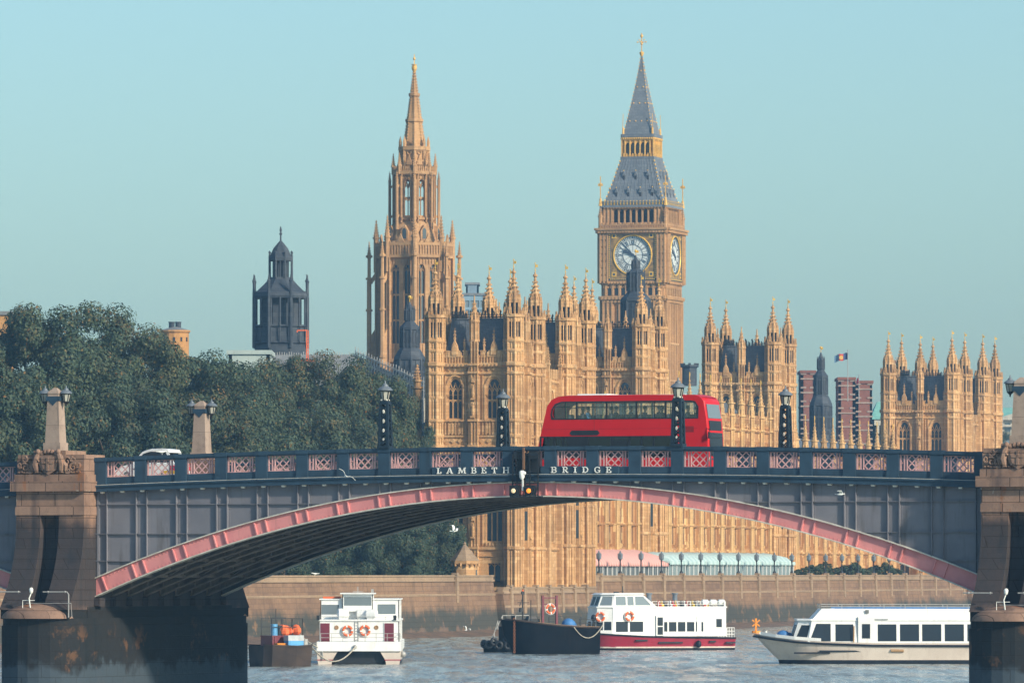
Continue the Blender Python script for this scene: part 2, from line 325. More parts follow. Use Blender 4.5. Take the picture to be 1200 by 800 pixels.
# deck, road and footways
mb = MB()
strip(mb, -76, 76, .12, WID-.12, lambda s: zt(s)-1.75, lambda s: zt(s)-1.42, 60); mb.build('deck', M['under'], bridge)
mb = MB(); strip(mb, -76, 76, 2.6, WID-2.6, lambda s: zt(s)-1.416, lambda s: zt(s)-1.39, 60); mb.build('carriageway', M['asphalt'], bridge)
mb = MB()
for a, b in ((.13, 2.6), (WID-2.6, WID-.13)): strip(mb, -76, 76, a, b, lambda s: zt(s)-1.416, lambda s: zt(s)-1.26, 60)
mb.build('footway', M['coping'], bridge)
def elevation(sp, side):
    """one face of one span: spandrel, stiffeners, cornice, parapet, lattice panels"""
    c, h, cr, rise = sp; lo, hi = arcf(sp); s0, s1 = c-h, c+h
    def fin(o):
        if side: o.location = (0, WID, 0); o.rotation_euler = (0, 0, math.pi)
        return o
    # when side == 1 the whole set is turned half round, so mirror the span centre
    if side: c2 = -c; lo, hi = arcf((c2, h, cr, rise)); s0, s1 = c2-h, c2+h
    cc = (s0+s1)/2
    # spandrel plate between the arch back and the cornice
    n = 48; ss = [s0+(s1-s0)*i/n for i in range(n+1)]
    top = [(s, zt(s)-1.80) for s in ss]; bot = [(s, min(hi(s)-.05, zt(s)-1.86)) for s in ss]
    mb = MB()
    mb.loft([[(s, 0, b[1]), (s, .1, b[1]), (s, .1, t[1]), (s, 0, t[1])] for s, b, t in zip(ss, bot, top)])
    fin(mb.build('spandrel_plate', M['grey'], bridge))
    # stiffeners in pairs under every post, long horizontal angles, rivets
    mb = MB(); k0 = int(math.floor((s0-0)/PITCH))-1
    posts = [(k+.5)*PITCH for k in range(k0, k0+40) if s0-.6 < (k+.5)*PITCH < s1+.6]
    def rivets(s, za, zb):
        z = za+.08
        while z < zb-.05:
            for ds in (-.10, .10): mb.taper(s+ds-.022, s+ds+.022, -.022, .0, z-.022, z+.022, .012, .0)
            z += .17
    for s_ in posts:
        for d in (-.31, .31):
            s = s_+d
            if not (s0+.05 < s < s1-.05): continue
            za, zb = hi(s), zt(s)-1.82
            if zb-za > .12:
                mb.box(s-.025, s+.025, -.15, .0, za, zb); mb.box(s-.13, s+.13, -.012, 0, za, zb); rivets(s, za, zb)
    for zz in (10.62, 9.05, 7.6):
        a = [s for s in [s0+.02+(s1-s0-.04)*i/200 for i in range(201)] if hi(s) < zz-.05]
        for grp in ([s for s in a if s < cc], [s for s in a if s > cc]):
            if len(grp) > 2:
                mb.box(min(grp), max(grp), -.13, 0, zz-.02, zz+.02); mb.box(min(grp), max(grp), -.014, 0, zz-.10, zz+.02)
    for s in (s0+.12, s1-.12): mb.box(s-.06, s+.06, -.10, 0, hi(s), zt(s)-1.82)
    fin(mb.build('stiffener', M['grey'], bridge))
    # cornice with small brackets
    mb = MB()
    strip(mb, s0-.1, s1+.1, -.42, .1, lambda s: zt(s)-1.82, lambda s: zt(s)-1.50)
    strip(mb, s0-.1, s1+.1, -.50, .1, lambda s: zt(s)-1.56, lambda s: zt(s)-1.47)
    fin(mb.build('cornice', M['navy'], bridge))
    sep = sp[0] == 0 and side == 0; mb = MB(); s = s0+.5
    while s < s1:
        if sep: mb = MB()
        z = zt(s)-1.82; mb.taper(s-.10, s+.08, -.36, -.20, z-.09, z, -.02, -.02); s += PITCH/2
        if sep: mb.build('drain_bracket', M['cream_edge'], bridge)
    if not sep: tag(fin(mb.build('drain_bracket', M['cream_edge'], bridge)), kind='stuff')
    mb = MB(); strip(mb, s0, s1, -.47, -.33, lambda s: zt(s)-1.47, lambda s: zt(s)-1.445)
    fin(mb.build('cornice_highlight', M['cream_edge'], bridge))  # cream strip paints the highlight along the cornice ledge
    # parapet: rails, posts
    mb = MB()
    strip(mb, s0, s1, -.32, .14, lambda s: zt(s)-.17, lambda s: zt(s))
    strip(mb, s0, s1, -.26, .08, lambda s: zt(s)-.24, lambda s: zt(s)-.165)
    strip(mb, s0, s1, -.20, .06, lambda s: zt(s)-1.45, lambda s: zt(s)-1.06)
    strip(mb, s0, s1, -.26, .08, lambda s: zt(s)-1.46, lambda s: zt(s)-1.40)
    for s in posts:
        a, b = max(s-.33, s0), min(s+.33, s1)
        if b-a < .1: continue
        mb.box(a, b, -.29, .1, zt(s)-1.45, zt(s)-.16); mb.box(a-.04, b+.04, -.35, .14, zt(s)-.19, zt(s)+.02)
        mb.box(a-.03, b+.03, -.33, .1, zt(s)-1.46, zt(s)-1.36)
    for s, w_ in ((s0, 1), (s1, -1)):
        mb.box(min(s, s+w_*.5), max(s, s+w_*.5), -.27, .1, zt(s)-1.45, zt(s)-.16)
    fin(mb.build('parapet', M['navy'], bridge))
    for k in range(-33, 34):
        s = k*PITCH
        if s0+.9 < s < s1-.7:
            o = put('lattice_panel', lattice, bridge, (s, 0, zt(s)-1.07))
            if side: o.location = (-s, WID, zt(s)-1.07); o.rotation_euler = (0, 0, math.pi)
# one lattice panel, 1.68 x .83
mb = MB(); hw, H = .84, .84
for u, w_ in ((-.80, .07), (-.60, .06), (-.455, .045), (.455, .045), (.60, .06), (.80, .07)): mb.box(u-w_/2, u+w_/2, -.12, -.02, 0, H)
for z in (.0, H-.03): mb.box(-hw, hw, -.13, -.02, z, z+.035)
a = .42; d = .42
for k in range(-3, 5):
    for sg in (1, -1):
        x0 = -a; z0 = k*.40-(.22)
        p = [];  # clip the diagonal z = z0 + (x+a) against the field
        for x in (-a, a):
            p.append((x, z0+(x+a)))
        (xa, za), (xb, zb) = p
        if zb < .02 or za > H-.02: continue
        if za < .0: xa += -za; za = 0
        if zb > H: xb -= zb-H; zb = H
        if xb-xa < .05: continue
        yo = -.09 if sg > 0 else -.055
        mb.bar((sg*xa, yo, za), (sg*xb, yo, zb), .058, .035, up=(0,1,0))
for u in (-.7, .7): mb.ball((u, -.06, .42), .05, n=6, m=4)
lattice_o = mb.build('lattice_panel', M['pink_pale'], bridge); lattice = lattice_o.data
bpy.data.objects.remove(lattice_o)
for sp in SPANS:
    for side in (0, 1): elevation(sp, side)
# ---- arch ribs
NR = 9
for sp in SPANS:
    c, h, cr, rise = sp; lo, hi = arcf(sp); main = c == 0
    ss = [c-h+2*h*i/44 for i in range(45)]
    for k in range(NR):
        t = k*WID/(NR-1)
        outer = k in (0, NR-1)
        mb = MB(); sg = 1 if k == 0 else -1
        if outer:
            y0, y1 = (-.06, .16) if k == 0 else (t-.16, t+.06)
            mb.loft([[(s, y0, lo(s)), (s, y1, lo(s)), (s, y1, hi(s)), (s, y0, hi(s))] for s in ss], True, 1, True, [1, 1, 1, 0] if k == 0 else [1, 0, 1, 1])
            yf = y0 if k == 0 else y1
            # stiffener angles and rivets on the web
            q = -32
            for q in range(-34, 34):
                for d in (-.31, .31):
                    s = (q+.5)*PITCH+d
                    if c-h+.1 < s < c+h-.1:
                        sl = -2*rise*(s-c)/h**2; nrm = Vector((-sl, 0, 1)).normalized()
                        mb.bar((s, yf-sg*.05, lo(s)+.04), Vector((s, yf-sg*.05, lo(s)+.04))+nrm*((hi(s)-lo(s))*nrm.z-.08), .07, .10, up=(0,1,0))
            n = int(2*h/.22)
            for i in range(n):
                s = c-h+.2+i*.22
                if s > c+h-.15: break
                for f in (.13, .87):
                    z = lo(s)+(hi(s)-lo(s))*f; mb.taper(s-.025, s+.025, min(yf, yf-sg*.025), max(yf, yf-sg*.025), z-.025, z+.025, .012, 0)
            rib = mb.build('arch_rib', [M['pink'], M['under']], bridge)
            mb = MB()
            for f, th_ in ((lo, -.06), (hi, 0)):
                mb.loft([[(s, min(yf-sg*.17, yf+sg*.3), f(s)+th_), (s, max(yf-sg*.17, yf+sg*.3), f(s)+th_), (s, max(yf-sg*.17, yf+sg*.3), f(s)+th_+.06), (s, min(yf-sg*.17, yf+sg*.3), f(s)+th_+.06)] for s in ss])
            mb.build('rib_flange', M['cream_edge'], rib)
        else:
            mb.loft([[(s, t-.03, lo(s)), (s, t+.03, lo(s)), (s, t+.03, hi(s)-.05), (s, t-.03, hi(s)-.05)] for s in ss])
            mb.loft([[(s, t-.25, lo(s)-.03), (s, t+.25, lo(s)-.03), (s, t+.25, lo(s)+.02), (s, t-.25, lo(s)+.02)] for s in ss])
            mb.loft([[(s, t-.2, hi(s)-.06), (s, t+.2, hi(s)-.06), (s, t+.2, hi(s)-.02), (s, t-.2, hi(s)-.02)] for s in ss])
            for i in range(0, 45):
                s = ss[i]; mb.box(s-.04, s+.04, t-.2, t+.2, lo(s)+.02, hi(s)-.06)
            mb.build('inner_rib', M['under_brown'], bridge)
    # cross frames and wind bracing between the ribs, spandrel columns above
    mb = MB(); n = int(2*h/PITCH)
    for i in range(1, n):
        s = c-h+i*2*h/n
        mb.bar((s, .2, lo(s)+.10), (s, WID-.2, lo(s)+.10), .10, .14)
        mb.bar((s, .2, hi(s)-.12), (s, WID-.2, hi(s)-.12), .10, .10)
        for k in range(NR-1):
            ta, tb = k*WID/(NR-1)+.1, (k+1)*WID/(NR-1)-.1
            s2 = c-h+(i+1)*2*h/n
            if (k+i) % 2: mb.bar((s, ta, lo(s)+.12), (s2, tb, lo(s2)+.12), .09, .06)
            else: mb.bar((s, tb, lo(s)+.12), (s2, ta, lo(s2)+.12), .09, .06)
        for k in range(1, NR-1):
            t = k*WID/(NR-1)
            if zt(s)-1.8-hi(s) > .3: mb.box(s-.09, s+.09, t-.09, t+.09, hi(s)-.05, zt(s)-1.78)
    mb.build('cross_bracing', M['under_brown'], bridge)
    mb = MB(); mb.loft([[(s, .2, hi(s)-.10), (s, WID-.2, hi(s)-.10), (s, WID-.2, hi(s)-.04), (s, .2, hi(s)-.04)] for s in ss]); mb.build('soffit_plate', M['under'], bridge)

# ---- piers
def arms_relief(mb):
    """carved shield between two supporters with scrolls, in the x-z plane facing -y"""
    sh = [(-.52,.95),(.52,.95),(.56,.55),(.42,.15),(0,-.10),(-.42,.15),(-.56,.55)]
    mb.plate(sh, [], -.24, 0); mb.plate([(x*.72, .12+(z)*.78) for x, z in sh], [], -.29, -.2)
    mb.box(-.06, .06, -.33, -.2, .12, .84); mb.box(-.34, .34, -.33, -.2, .5, .62)
    for i in range(5): mb.ball((-.42+.21*i, -.16, 1.06+.10*math.sin(i*math.pi/4)), .13, n=7, m=5)
    rnd = random.Random(3)
    for sg in (-1, 1):
        mb.tube([(sg*.72, -.12, .05), (sg*.80, -.2, .45), (sg*.70, -.22, .85), (sg*.55, -.2, 1.12)], [.13, .2, .17, .10], 7)   # rearing supporter
        mb.ball((sg*.60, -.24, 1.14), .15, n=8, m=5); mb.tube([(sg*.78, -.2, .55), (sg*.60, -.3, .72), (sg*.52, -.3, .60)], .07, 6)
        mb.tube([(sg*.95, -.1, .1), (sg*1.0, -.18, .4), (sg*.85, -.2, .6)], [.1, .16, .12], 6)
        for x, z, r, a0 in ((1.05,.62,.26,0), (1.42,.30,.24,1), (1.45,.72,.17,2), (1.12,.12,.16,3), (1.72,.42,.15,4)):
            pts = []
            for i in range(13):
                a = a0+i*.62; rr = r*(1-i/15); pts.append((sg*(x+rr*math.cos(a)), -.10-.004*i, z+rr*math.sin(a)))
            mb.tube(pts, [.085*(1-i/18) for i in range(13)], 5)
        for i in range(9):
            x = .5+i*.16; mb.ball((sg*x, -.1, .02+.05*rnd.random()), .09, n=6, m=4, sz=.7)
def make_pier(sc, west):
    pr = MB(); f0 = -1.6
    # upper block and mouldings; z from the photograph
    hw = 2.0
    def blk(x0, x1, y0, y1, z0, z1): pr.box(sc+x0, sc+x1, y0, y1, z0, z1)
    blk(-hw, hw, f0, WID-f0, 10.05, 11.32)                 # plain band above the recess
    blk(-hw-.04, hw+.04, f0-.06, WID-f0+.06, 10.05, 10.48)
    blk(-hw-.22, hw+.16, f0-.32, WID-f0+.32, 11.32, 11.86) # cornice
    blk(-hw-.04, hw+.08, f0-.16, WID-f0+.16, 11.86, 12.22)
    blk(-hw+.04, hw, f0+.02, 1.2, 12.22, 13.06); blk(-hw+.04, hw, WID-1.2, WID-f0, 12.22, 13.06)
    blk(-hw+.1, hw+.02, f0+.0, 1.0, 13.06, 13.28); blk(-hw+.1, hw+.02, WID-1.0, WID-f0-.02, 13.06, 13.28)
    blk(-.95, .95, f0-.05, .9, 13.05, 13.5); blk(-.95, .95, WID-.9, WID-f0+.05, 13.05, 13.5)
    body = pr.build('pier', M['granite'], bridge)
    for s, m in ((0, 1), (1, 1)):
        rl = MB()
        if s == 0: rl.M = Matrix.Translation((sc, f0, 12.30))
        else: rl.M = Matrix.Translation((sc, WID-f0, 12.30)) @ Matrix.Rotation(math.pi, 4, 'Z')
        arms_relief(rl); rl.build('coat_of_arms', M['granite'], body, 40)
    # shaft with a flared buttress each side of a recess
    sh = MB()
    def prof(side):
        pts = []
        for i in range(13):
            z = 10.05-(10.05-5.0)*i/12; k = (10.05-z)/5.05
            pts.append((f0-2.1*k**2.3, z))
        pts.append((2.0, 5.0)); pts.append((2.0, 10.05)); return pts
    for face in (0, 1):
        base = Matrix.Identity(4) if face == 0 else Matrix.Translation((2*sc, WID, 0)) @ Matrix.Rotation(math.pi, 4, 'Z')
        for a, b in ((-hw, -.58), (.52, hw)):
            lo_, hi_ = (sc+a, sc+b) if face == 0 else (sc-b, sc-a)
            if face == 1: lo_, hi_ = sc+a, sc+b
            sh.M = base @ Matrix(((0,1,0,0),(1,0,0,0),(0,0,1,0),(0,0,0,1)))
            sh.plate(prof(0), [], lo_, hi_)
        sh.M = base @ Matrix(((0,1,0,0),(1,0,0,0),(0,0,1,0),(0,0,0,1)))
        k = [(f0+.75-1.2*((10.05-z)/5.05)**2.3, z) for z in (10.05, 9, 8, 7, 6, 5.0)]
        sh.plate(k+[(1.9, 5.0), (1.9, 10.05)], [], sc-.58, sc+.52)
    sh.M = Matrix.Identity(4)
    sh.box(sc-hw+.001, sc+hw-.001, 1.95, WID-1.95, 5.0, 11.3)
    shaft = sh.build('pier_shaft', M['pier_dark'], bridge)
    # tidal base: long block with rounded noses and a low dome on each
    bs = MB(); hb = 2.32; nose = 3.6; yn = f0-.5
    pl = [(sc-hb, yn), *[(sc-hb*math.cos(math.pi*i/12), yn-nose*.62*math.sin(math.pi*i/12)) for i in range(1, 12)], (sc+hb, yn)]
    pf = [(2*sc-x, WID-y) for x, y in pl]
    full = pl+pf
    for z0, z1, g in ((-1.0, 4.15, .06), (4.15, 4.55, .0)):
        q = [(sc+(x-sc)*(1+g/hb), y-(g if y < 5 else -g)) for x, y in full]
        bs.loft([[(x, y, z0) for x, y in q], [(x, y, z1) for x, y in q]])
    bs.box(sc-hw-.02, sc+hw+.02, -1.2, WID+1.2, 4.55, 5.15); bs.box(sc-hw+.02, sc+hw-.02, f0-1.98, -1.15, 4.5, 5.06); bs.box(sc-hw+.02, sc+hw-.02, WID+1.15, WID-f0+1.98, 4.5, 5.06)
    ba = bs.build('pier_base', M['pier_base'], bridge)
    for cy in (yn-1.0, WID-yn+1.0):
        dm = MB()
        lv = [(2.02*math.cos(a), 4.53+.78*math.sin(a)) for a in [math.pi/2*i/7 for i in range(7)]]+[(.05, 5.315)]
        dm.ngon(sc, cy, 28, lv, sy=.80)
        dm.build('cutwater_dome', M['granite'], ba, 50)
    for sg in (-1, 1):
        for k in range(NR):
            t = k*WID/(NR-1); x = sc+sg*hw; sb = MB()               # bearing stones under the ribs
            sb.box(min(x, x+sg*.34), max(x, x+sg*.34), t-.34, t+.34, 5.18, 5.62)
            sb.build('bearing_stone', M['pier_dark'], ba)
    # hand rails and a navigation lamp on the dome
    rr = MB(); y = f0-2.15; zr = 5.95
    for a, b in ((-2.3, -.75), (.6, 2.0)):
        rr.tube([(sc+a, y, zr), (sc+b, y, zr)], .035, 6)
        for x in (a+.3, b-.1): rr.ball((sc+x, y, zr), .065, n=6, m=4)
    rr.tube([(sc+2.0, y, zr), (sc+2.13, y-.05, zr-.12), (sc+2.13, y-.05, 4.6)], .035, 6)
    rr.tube([(sc-.3, y-.2, 5.35), (sc+2.3, y-.1, 5.35), (sc+2.35, y-.1, 4.6)], .015, 5)
    rr.build('hand_rail', M['rail'], ba)
    lm = MB(); lm.tube([(sc+.05, y-.4, 5.1), (sc+.0, y-.45, 5.6), (sc+.08, y-.4, 5.85)], .035, 6)
    lm.tube([(sc-.4, y-.4, 5.1), (sc-.4, y-.4, 5.5), (sc+.3, y-.4, 5.5)], .02, 5)
    lm.ngon(sc+.10, y-.4, 8, [(.05, 5.86), (.10, 5.95), (.12, 6.1), (.06, 6.18)]); lm.build('pier_lamp', M['letter'], ba, 50)
make_pier(-27.02, True); make_pier(27.15, False)
# outer piers so the side spans land on something
for sc in (-76.0, 76.0):
    mb = MB(); mb.box(sc-1.8, sc+1.8, -1.5, WID+1.5, -1, 13.0-1.4); mb.build('abutment', M['granite'], bridge)

# ---- name boards in slab-serif capitals
def letter(mb, ch, x, z, w_, h, y=-.40):
    s = h*.17; q = h*.11
    def b(x0, x1, z0, z1): mb.box(x+x0*w_, x+x1*w_, y-.05, y, z+z0*h, z+z1*h)
    def st(u): mb.box(x+u*w_-s/2, x+u*w_+s/2, y-.05, y, z, z+h)                     # stem
    def serif(u, v, k=1.35): mb.box(x+u*w_-s*k, x+u*w_+s*k, y-.052, y, z+v*h-(q if v else 0), z+v*h+(0 if v else q))
    def dg(u0, v0, u1, v1, t=None): mb.bar((x+u0*w_, y-.025, z+v0*h), (x+u1*w_, y-.025, z+v1*h), t or s, .05, up=(0,1,0))
    def arc(cu, cv, ru, rv, a0, a1, n=9):
        p = [(cu+ru*math.cos(a0+(a1-a0)*i/n), cv+rv*math.sin(a0+(a1-a0)*i/n)) for i in range(n+1)]
        for (a, c), (e, f) in zip(p, p[1:]): dg(a, c, e, f, s*.85)
    if ch == 'L': st(.25); serif(.25, 0); serif(.25, 1); b(.25, .95, 0, .13); b(.84, .97, 0, .34)
    if ch == 'A': dg(.14, .04, .48, .98, s*.75); dg(.84, .04, .5, .98); b(.3, .7, .28, .38); serif(.14, 0, 1.1); serif(.86, 0, 1.1)
    if ch == 'M': dg(.16, .03, .2, .97, s*.8); dg(.84, .03, .8, .97); dg(.2, .97, .5, .1); dg(.8, .97, .5, .1, s*.75); serif(.14, 0, 1.1); serif(.86, 0, 1.1); serif(.14, 1, .9); serif(.86, 1, .9)
    if ch in 'BRD': st(.24); serif(.2, 0, 1.2); serif(.2, 1, 1.2)
    if ch == 'B': arc(.5, .74, .32, .22, math.pi/2, -math.pi/2); arc(.52, .27, .36, .22, math.pi/2, -math.pi/2); b(.24, .55, .9, 1); b(.24, .55, .46, .56); b(.24, .55, 0, .1)
    if ch == 'R': arc(.5, .72, .32, .24, math.pi/2, -math.pi/2); b(.24, .52, .9, 1); b(.24, .52, .43, .53); dg(.5, .48, .86, .05); b(.76, 1.02, 0, .1)
    if ch == 'D': arc(.42, .5, .46, .45, math.pi/2, -math.pi/2, 12); b(.24, .45, .9, 1); b(.24, .45, 0, .1)
    if ch == 'E': st(.24); serif(.2, 0, 1.1); serif(.2, 1, 1.1); b(.24, .9, 0, .11); b(.24, .88, .89, 1); b(.24, .66, .45, .55); b(.8, .92, 0, .32); b(.78, .9, .7, 1); b(.58, .68, .36, .64)
    if ch == 'T': st(.5); serif(.5, 0); b(.05, .95, .88, 1); b(.03, .14, .66, 1); b(.86, .97, .66, 1)
    if ch == 'H': st(.2); st(.8); [serif(u, v, 1.1) for u in (.2, .8) for v in (0, 1)]; b(.2, .8, .45, .56)
    if ch == 'I': st(.5); serif(.5, 0, 1.5); serif(.5, 1, 1.5)
    if ch == 'G': arc(.52, .5, .42, .45, math.pi*.28, math.pi*1.72, 14); b(.74, .92, .05, .45); b(.58, 1.0, .4, .5); b(.8, .9, .66, .95)
def sfrom(px, t):     # distance along the bridge of a photo column on the face at depth t
    k = (px-600)/F; return (k*(BR[1]+t*math.cos(TH))-BR[0]-t*math.sin(TH))/(math.cos(TH)+k*math.sin(TH))
for word, xs, (pa, pb) in (('LAMBETH', [(512,517),(523,530.5),(536.5,546),(552,558.3),(564,570),(576,582.4),(589,597)], (506, 604)),
                           ('BRIDGE', [(645.5,652.5),(658.8,665.5),(672.2,675.4),(682,689.5),(696.2,703.4),(710,716.5)], (633.5, 724.5))):
    a, b = sfrom(pa, -.34), sfrom(pb, -.34)
    mb = MB(); strip(mb, a, b, -.34, -.19, lambda s: zt(s)-1.44, lambda s: zt(s)-1.03, 4); board = mb.build('name_board', M['navy'], bridge)
    mb = MB()
    for ch, (p0, p1) in zip(word, xs):
        s0, s1 = sfrom(p0, -.38), sfrom(p1, -.38); letter(mb, ch, s0, zt((s0+s1)/2)-1.385, s1-s0, .315, -.345)
    mb.build('lettering', M['letter'], board)

# ---- navigation signal hung over the parapet at mid span
nav = root('navigation_signal', 'iron frame with two round signal lamps hung at the middle of the bridge', 'signal', B2W(-.02, -.55, 0), -TH)
mb = MB()
for x in (-.80, -.56, -.10, .16, .62): mb.box(x-.03, x+.03, -.03, .03, 10.95, 13.15)
for z in (11.0, 11.62, 12.2, 12.65, 13.1): mb.box(-.83, .66, -.025, .02, z, z+.05)
for x in (-.75, .1): mb.box(x, x+.5, -.02, .3, 12.9, 13.3)
mb.box(-.83, .9, -.32, .02, 10.9, 10.97); mb.box(-.6, .6, .2, .4, 12.2, 13.2)
for x in (-.8, -.1, .6): mb.bar((x, -.3, 10.95), (x, 0, 11.6), .04); mb.bar((x, 0, 13.1), (x, .5, 13.58), .05)
fr = mb.build('frame', M['black'], nav)
def emit(name, c, e):
    t = NT(name); return t.bsdf(col(c), .3, 0, .5, **{'Emission Color': col(c), 'Emission Strength': e})
for x, c, nm, e in ((-.60, (.95, .72, .42), 'pale_signal_lens', 0.25), (.26, (1.0, .28, .03), 'amber_signal_lens', 0.8)):
    mb = MB(); mb.box(x-.27, x+.27, -.30, -.02, 10.98, 11.52)
    mb.M = Matrix.Translation((x, -.30, 11.24)) @ Matrix.Rotation(R(90), 4, 'X'); mb.ngon(0, 0, 16, [(.20, 0), (.20, .12)])
    h = mb.build('signal_housing', M['black'], nav)
    mb = MB(); mb.M = Matrix.Translation((x, -.425, 11.24)) @ Matrix.Rotation(R(90), 4, 'X'); mb.ngon(0, 0, 16, [(.125, 0), (.10, .05), (.02, .07)])
    mb.build('lens', emit(nm, c, e), h)
mb = MB(); mb.box(-.19, -.09, -.16, -.06, 12.35, 13.5); mb.build('timber_post', paint('weathered_timber', (.22,.12,.07)), nav)
mb = MB(); mb.ngon(-.2, -.2, 10, [(.06, 11.82), (.14, 11.95), (.16, 12.22), (.09, 12.30)]); mb.ball((-.06, -.22, 12.16), .10, n=8, m=5)
mb.box(-.19, -.11, -.24, -.18, 11.25, 11.82); mb.build('floodlight', M['letter'], nav, 50)

# ---- lamps on the parapets
def make_lattice_lamp(label, loc):
    r0 = root('street_lamp', label, 'street lamp', loc, -TH, 'lattice lamp standards on the bridge parapets')
    mb = MB(); H = 2.36; wb, wt_ = .25, .185
    for sx in (-1, 1):
        for sy in (-1, 1): mb.bar((sx*wb, sy*wb, .0), (sx*wt_, sy*wt_, H), .13)
    n = 5
    for k in range(n):
        za, zb = .12+k*(H-.2)/n, .12+(k+1)*(H-.2)/n; wa, wb_ = wb-(wb-wt_)*za/H, wb-(wb-wt_)*zb/H
        for sg in (-1, 1):
            for a, b in (((-wa, sg*wa, za), (wb_, sg*wb_, zb)), ((wa, sg*wa, za), (-wb_, sg*wb_, zb)), ((sg*wa, -wa, za), (sg*wb_, wb_, zb)), ((sg*wa, wa, za), (sg*wb_, -wb_, zb))): mb.bar(a, b, .055)
    mb.box(-.34, .34, -.34, .34, -.02, .12); mb.box(-.25, .25, -.25, .25, H-.06, H+.05); mb.box(-.22, .22, -.22, .22, H+.05, H+.13)
    post = mb.build('post', M['navy_dark'], r0)
    mb = MB()
    for z in (.42, .92, 1.42, 1.92):
        for sg in (-1, 1): mb.ball((0, sg*.24, z), .075, n=8, m=5, sz=1.5, sy=.4)
    mb.M = Matrix.Identity(4)
    for i in range(4): mb.ball((.2*math.cos(R(45+90*i)), .2*math.sin(R(45+90*i)), H+.16), .07, n=6, m=4)
    mb.build('boss', M['cream_edge'], post)
    lanternparts(r0, 0, 0, H+.14, 1.0); return r0
def lanternparts(par, x, y, z, k, hang=False):
    mb = MB()
    for i in range(6):
        a = R(60*i+30); mb.bar((x+.19*k*math.cos(a), y+.19*k*math.sin(a), z), (x+.29*k*math.cos(a), y+.29*k*math.sin(a), z+.5*k), .035*k)
    mb.ngon(x, y, 6, [(.21*k, z-.03*k), (.21*k, z+.03*k)], R(30)); mb.ngon(x, y, 6, [(.31*k, z+.48*k), (.31*k, z+.53*k)], R(30))
    if hang: mb.ngon(x, y, 8, [(.03*k, z-.3*k), (.06*k, z-.22*k), (.05*k, z-.16*k), (.14*k, z-.1*k), (.2*k, z-.02*k)])
    lan = mb.build('lantern', M['black'], par)
    mb = MB(); mb.ngon(x, y, 6, [(.17*k, z+.02*k), (.265*k, z+.5*k)], R(30)); mb.build('glass', M['lamp_glass'], lan)
    mb = MB(); mb.ngon(x, y, 12, [(.40*k, z+.53*k), (.40*k, z+.58*k), (.30*k, z+.68*k), (.16*k, z+.76*k), (.14*k, z+.84*k), (.05*k, z+.90*k), (.03*k, z+1.05*k)])
    mb.build('cap', M['lampgrey'], lan, 35)
lamp0 = make_lattice_lamp('navy lattice street lamp on the near parapet, left of the bridge name', B2W(-8.22, -.1, zt(8.2)+.02))
dup(lamp0, B2W(8.22, -.1, zt(8.2)+.02), -TH, 'navy lattice street lamp standing in front of the red bus')
dup(lamp0, B2W(-8.22, WID+.1, zt(8.2)+.02), -TH, 'navy lattice street lamp on the far parapet, just behind the tail of the red bus')
dup(lamp0, B2W(8.22, WID+.1, zt(8.2)+.02), -TH, 'navy lattice street lamp on the far parapet ahead of the red bus')
def make_obelisk(label, loc, z0, hgt):
    r0 = root('obelisk_lamp', label, 'street lamp', loc, -TH, 'stone obelisk lamps on the bridge piers')
    mb = MB(); mb.box(-.5, .5, -.5, .5, 0, .42)
    mb.loft([[(-.43,-.43,.42),(-.30,-.43,.42),(.30,-.43,.42),(.43,-.43,.42),(.43,.43,.42),(-.43,.43,.42)],
             [(-.32,-.32,3.0),(-.22,-.32,3.0),(.22,-.32,3.0),(.32,-.32,3.0),(.32,.32,3.0),(-.32,.32,3.0)]])
    mb.loft([[(-.30,-.30,3.0),(.30,-.30,3.0),(.30,.30,3.0),(-.30,.30,3.0)],[(-.33,-.33,3.05),(.33,-.33,3.05),(.33,.33,3.05),(-.33,.33,3.05)],
             [(-.30,-.30,3.15),(.30,-.30,3.15),(.30,.30,3.15),(-.30,.30,3.15)],[(-.08,-.08,3.36),(.08,-.08,3.36),(.08,.08,3.36),(-.08,.08,3.36)]])
    mb.build('obelisk', M['granite_clean'], r0)
    mb = MB(); mb.box(-.40, .40, -.37, .37, 2.66, 2.90); mb.plate([(-.25, 2.66), (.25, 2.66), (0, 2.40)], [], -.365, -.30)
    for sg in (-1, 1): mb.bar((sg*.38, 0, 2.80), (sg*.62, 0, 2.86), .10, .14); mb.bar((sg*.38, 0, 2.55), (sg*.6, 0, 2.84), .05)
    mb.build('bracket', M['navy'], r0)
    for sg in (-1, 1): lanternparts(r0, sg*.62, 0, 2.62, .82, True)
    return r0
ob0 = make_obelisk('stone obelisk lamp with two lanterns above the carved arms of the left pier', B2W(-26.95, -1.05, 13.5), 0, 0)
dup(ob0, B2W(-26.95, 18.1, 13.3), -TH, 'stone obelisk lamp beyond the far parapet, right of the white car', sc=.985)
dup(ob0, B2W(27.12, -1.05, 13.5), -TH, 'stone obelisk lamp on the right pier, cut by the photo edge')
dup(ob0, B2W(27.12, 18.1, 13.3), -TH, 'stone obelisk lamp on the far side of the right pier, outside the photo')
# ================================================================== river, banks, walls
PH = R(15.5); PO = (.19, 770.0, 0.0)                # palace frame: x towards the river (east), y along the river front
def PW(x, y, z=0): return Vector((PO[0]+x*math.cos(PH)+y*math.sin(PH), PO[1]-x*math.sin(PH)+y*math.cos(PH), z))
def pal_y(px, x):                                    # distance along the front at which a line x=const crosses a photo column
    k = (px-600)/F; return (k*(PO[1]-x*math.sin(PH))-PO[0]-x*math.cos(PH))/(math.sin(PH)-k*math.cos(PH))
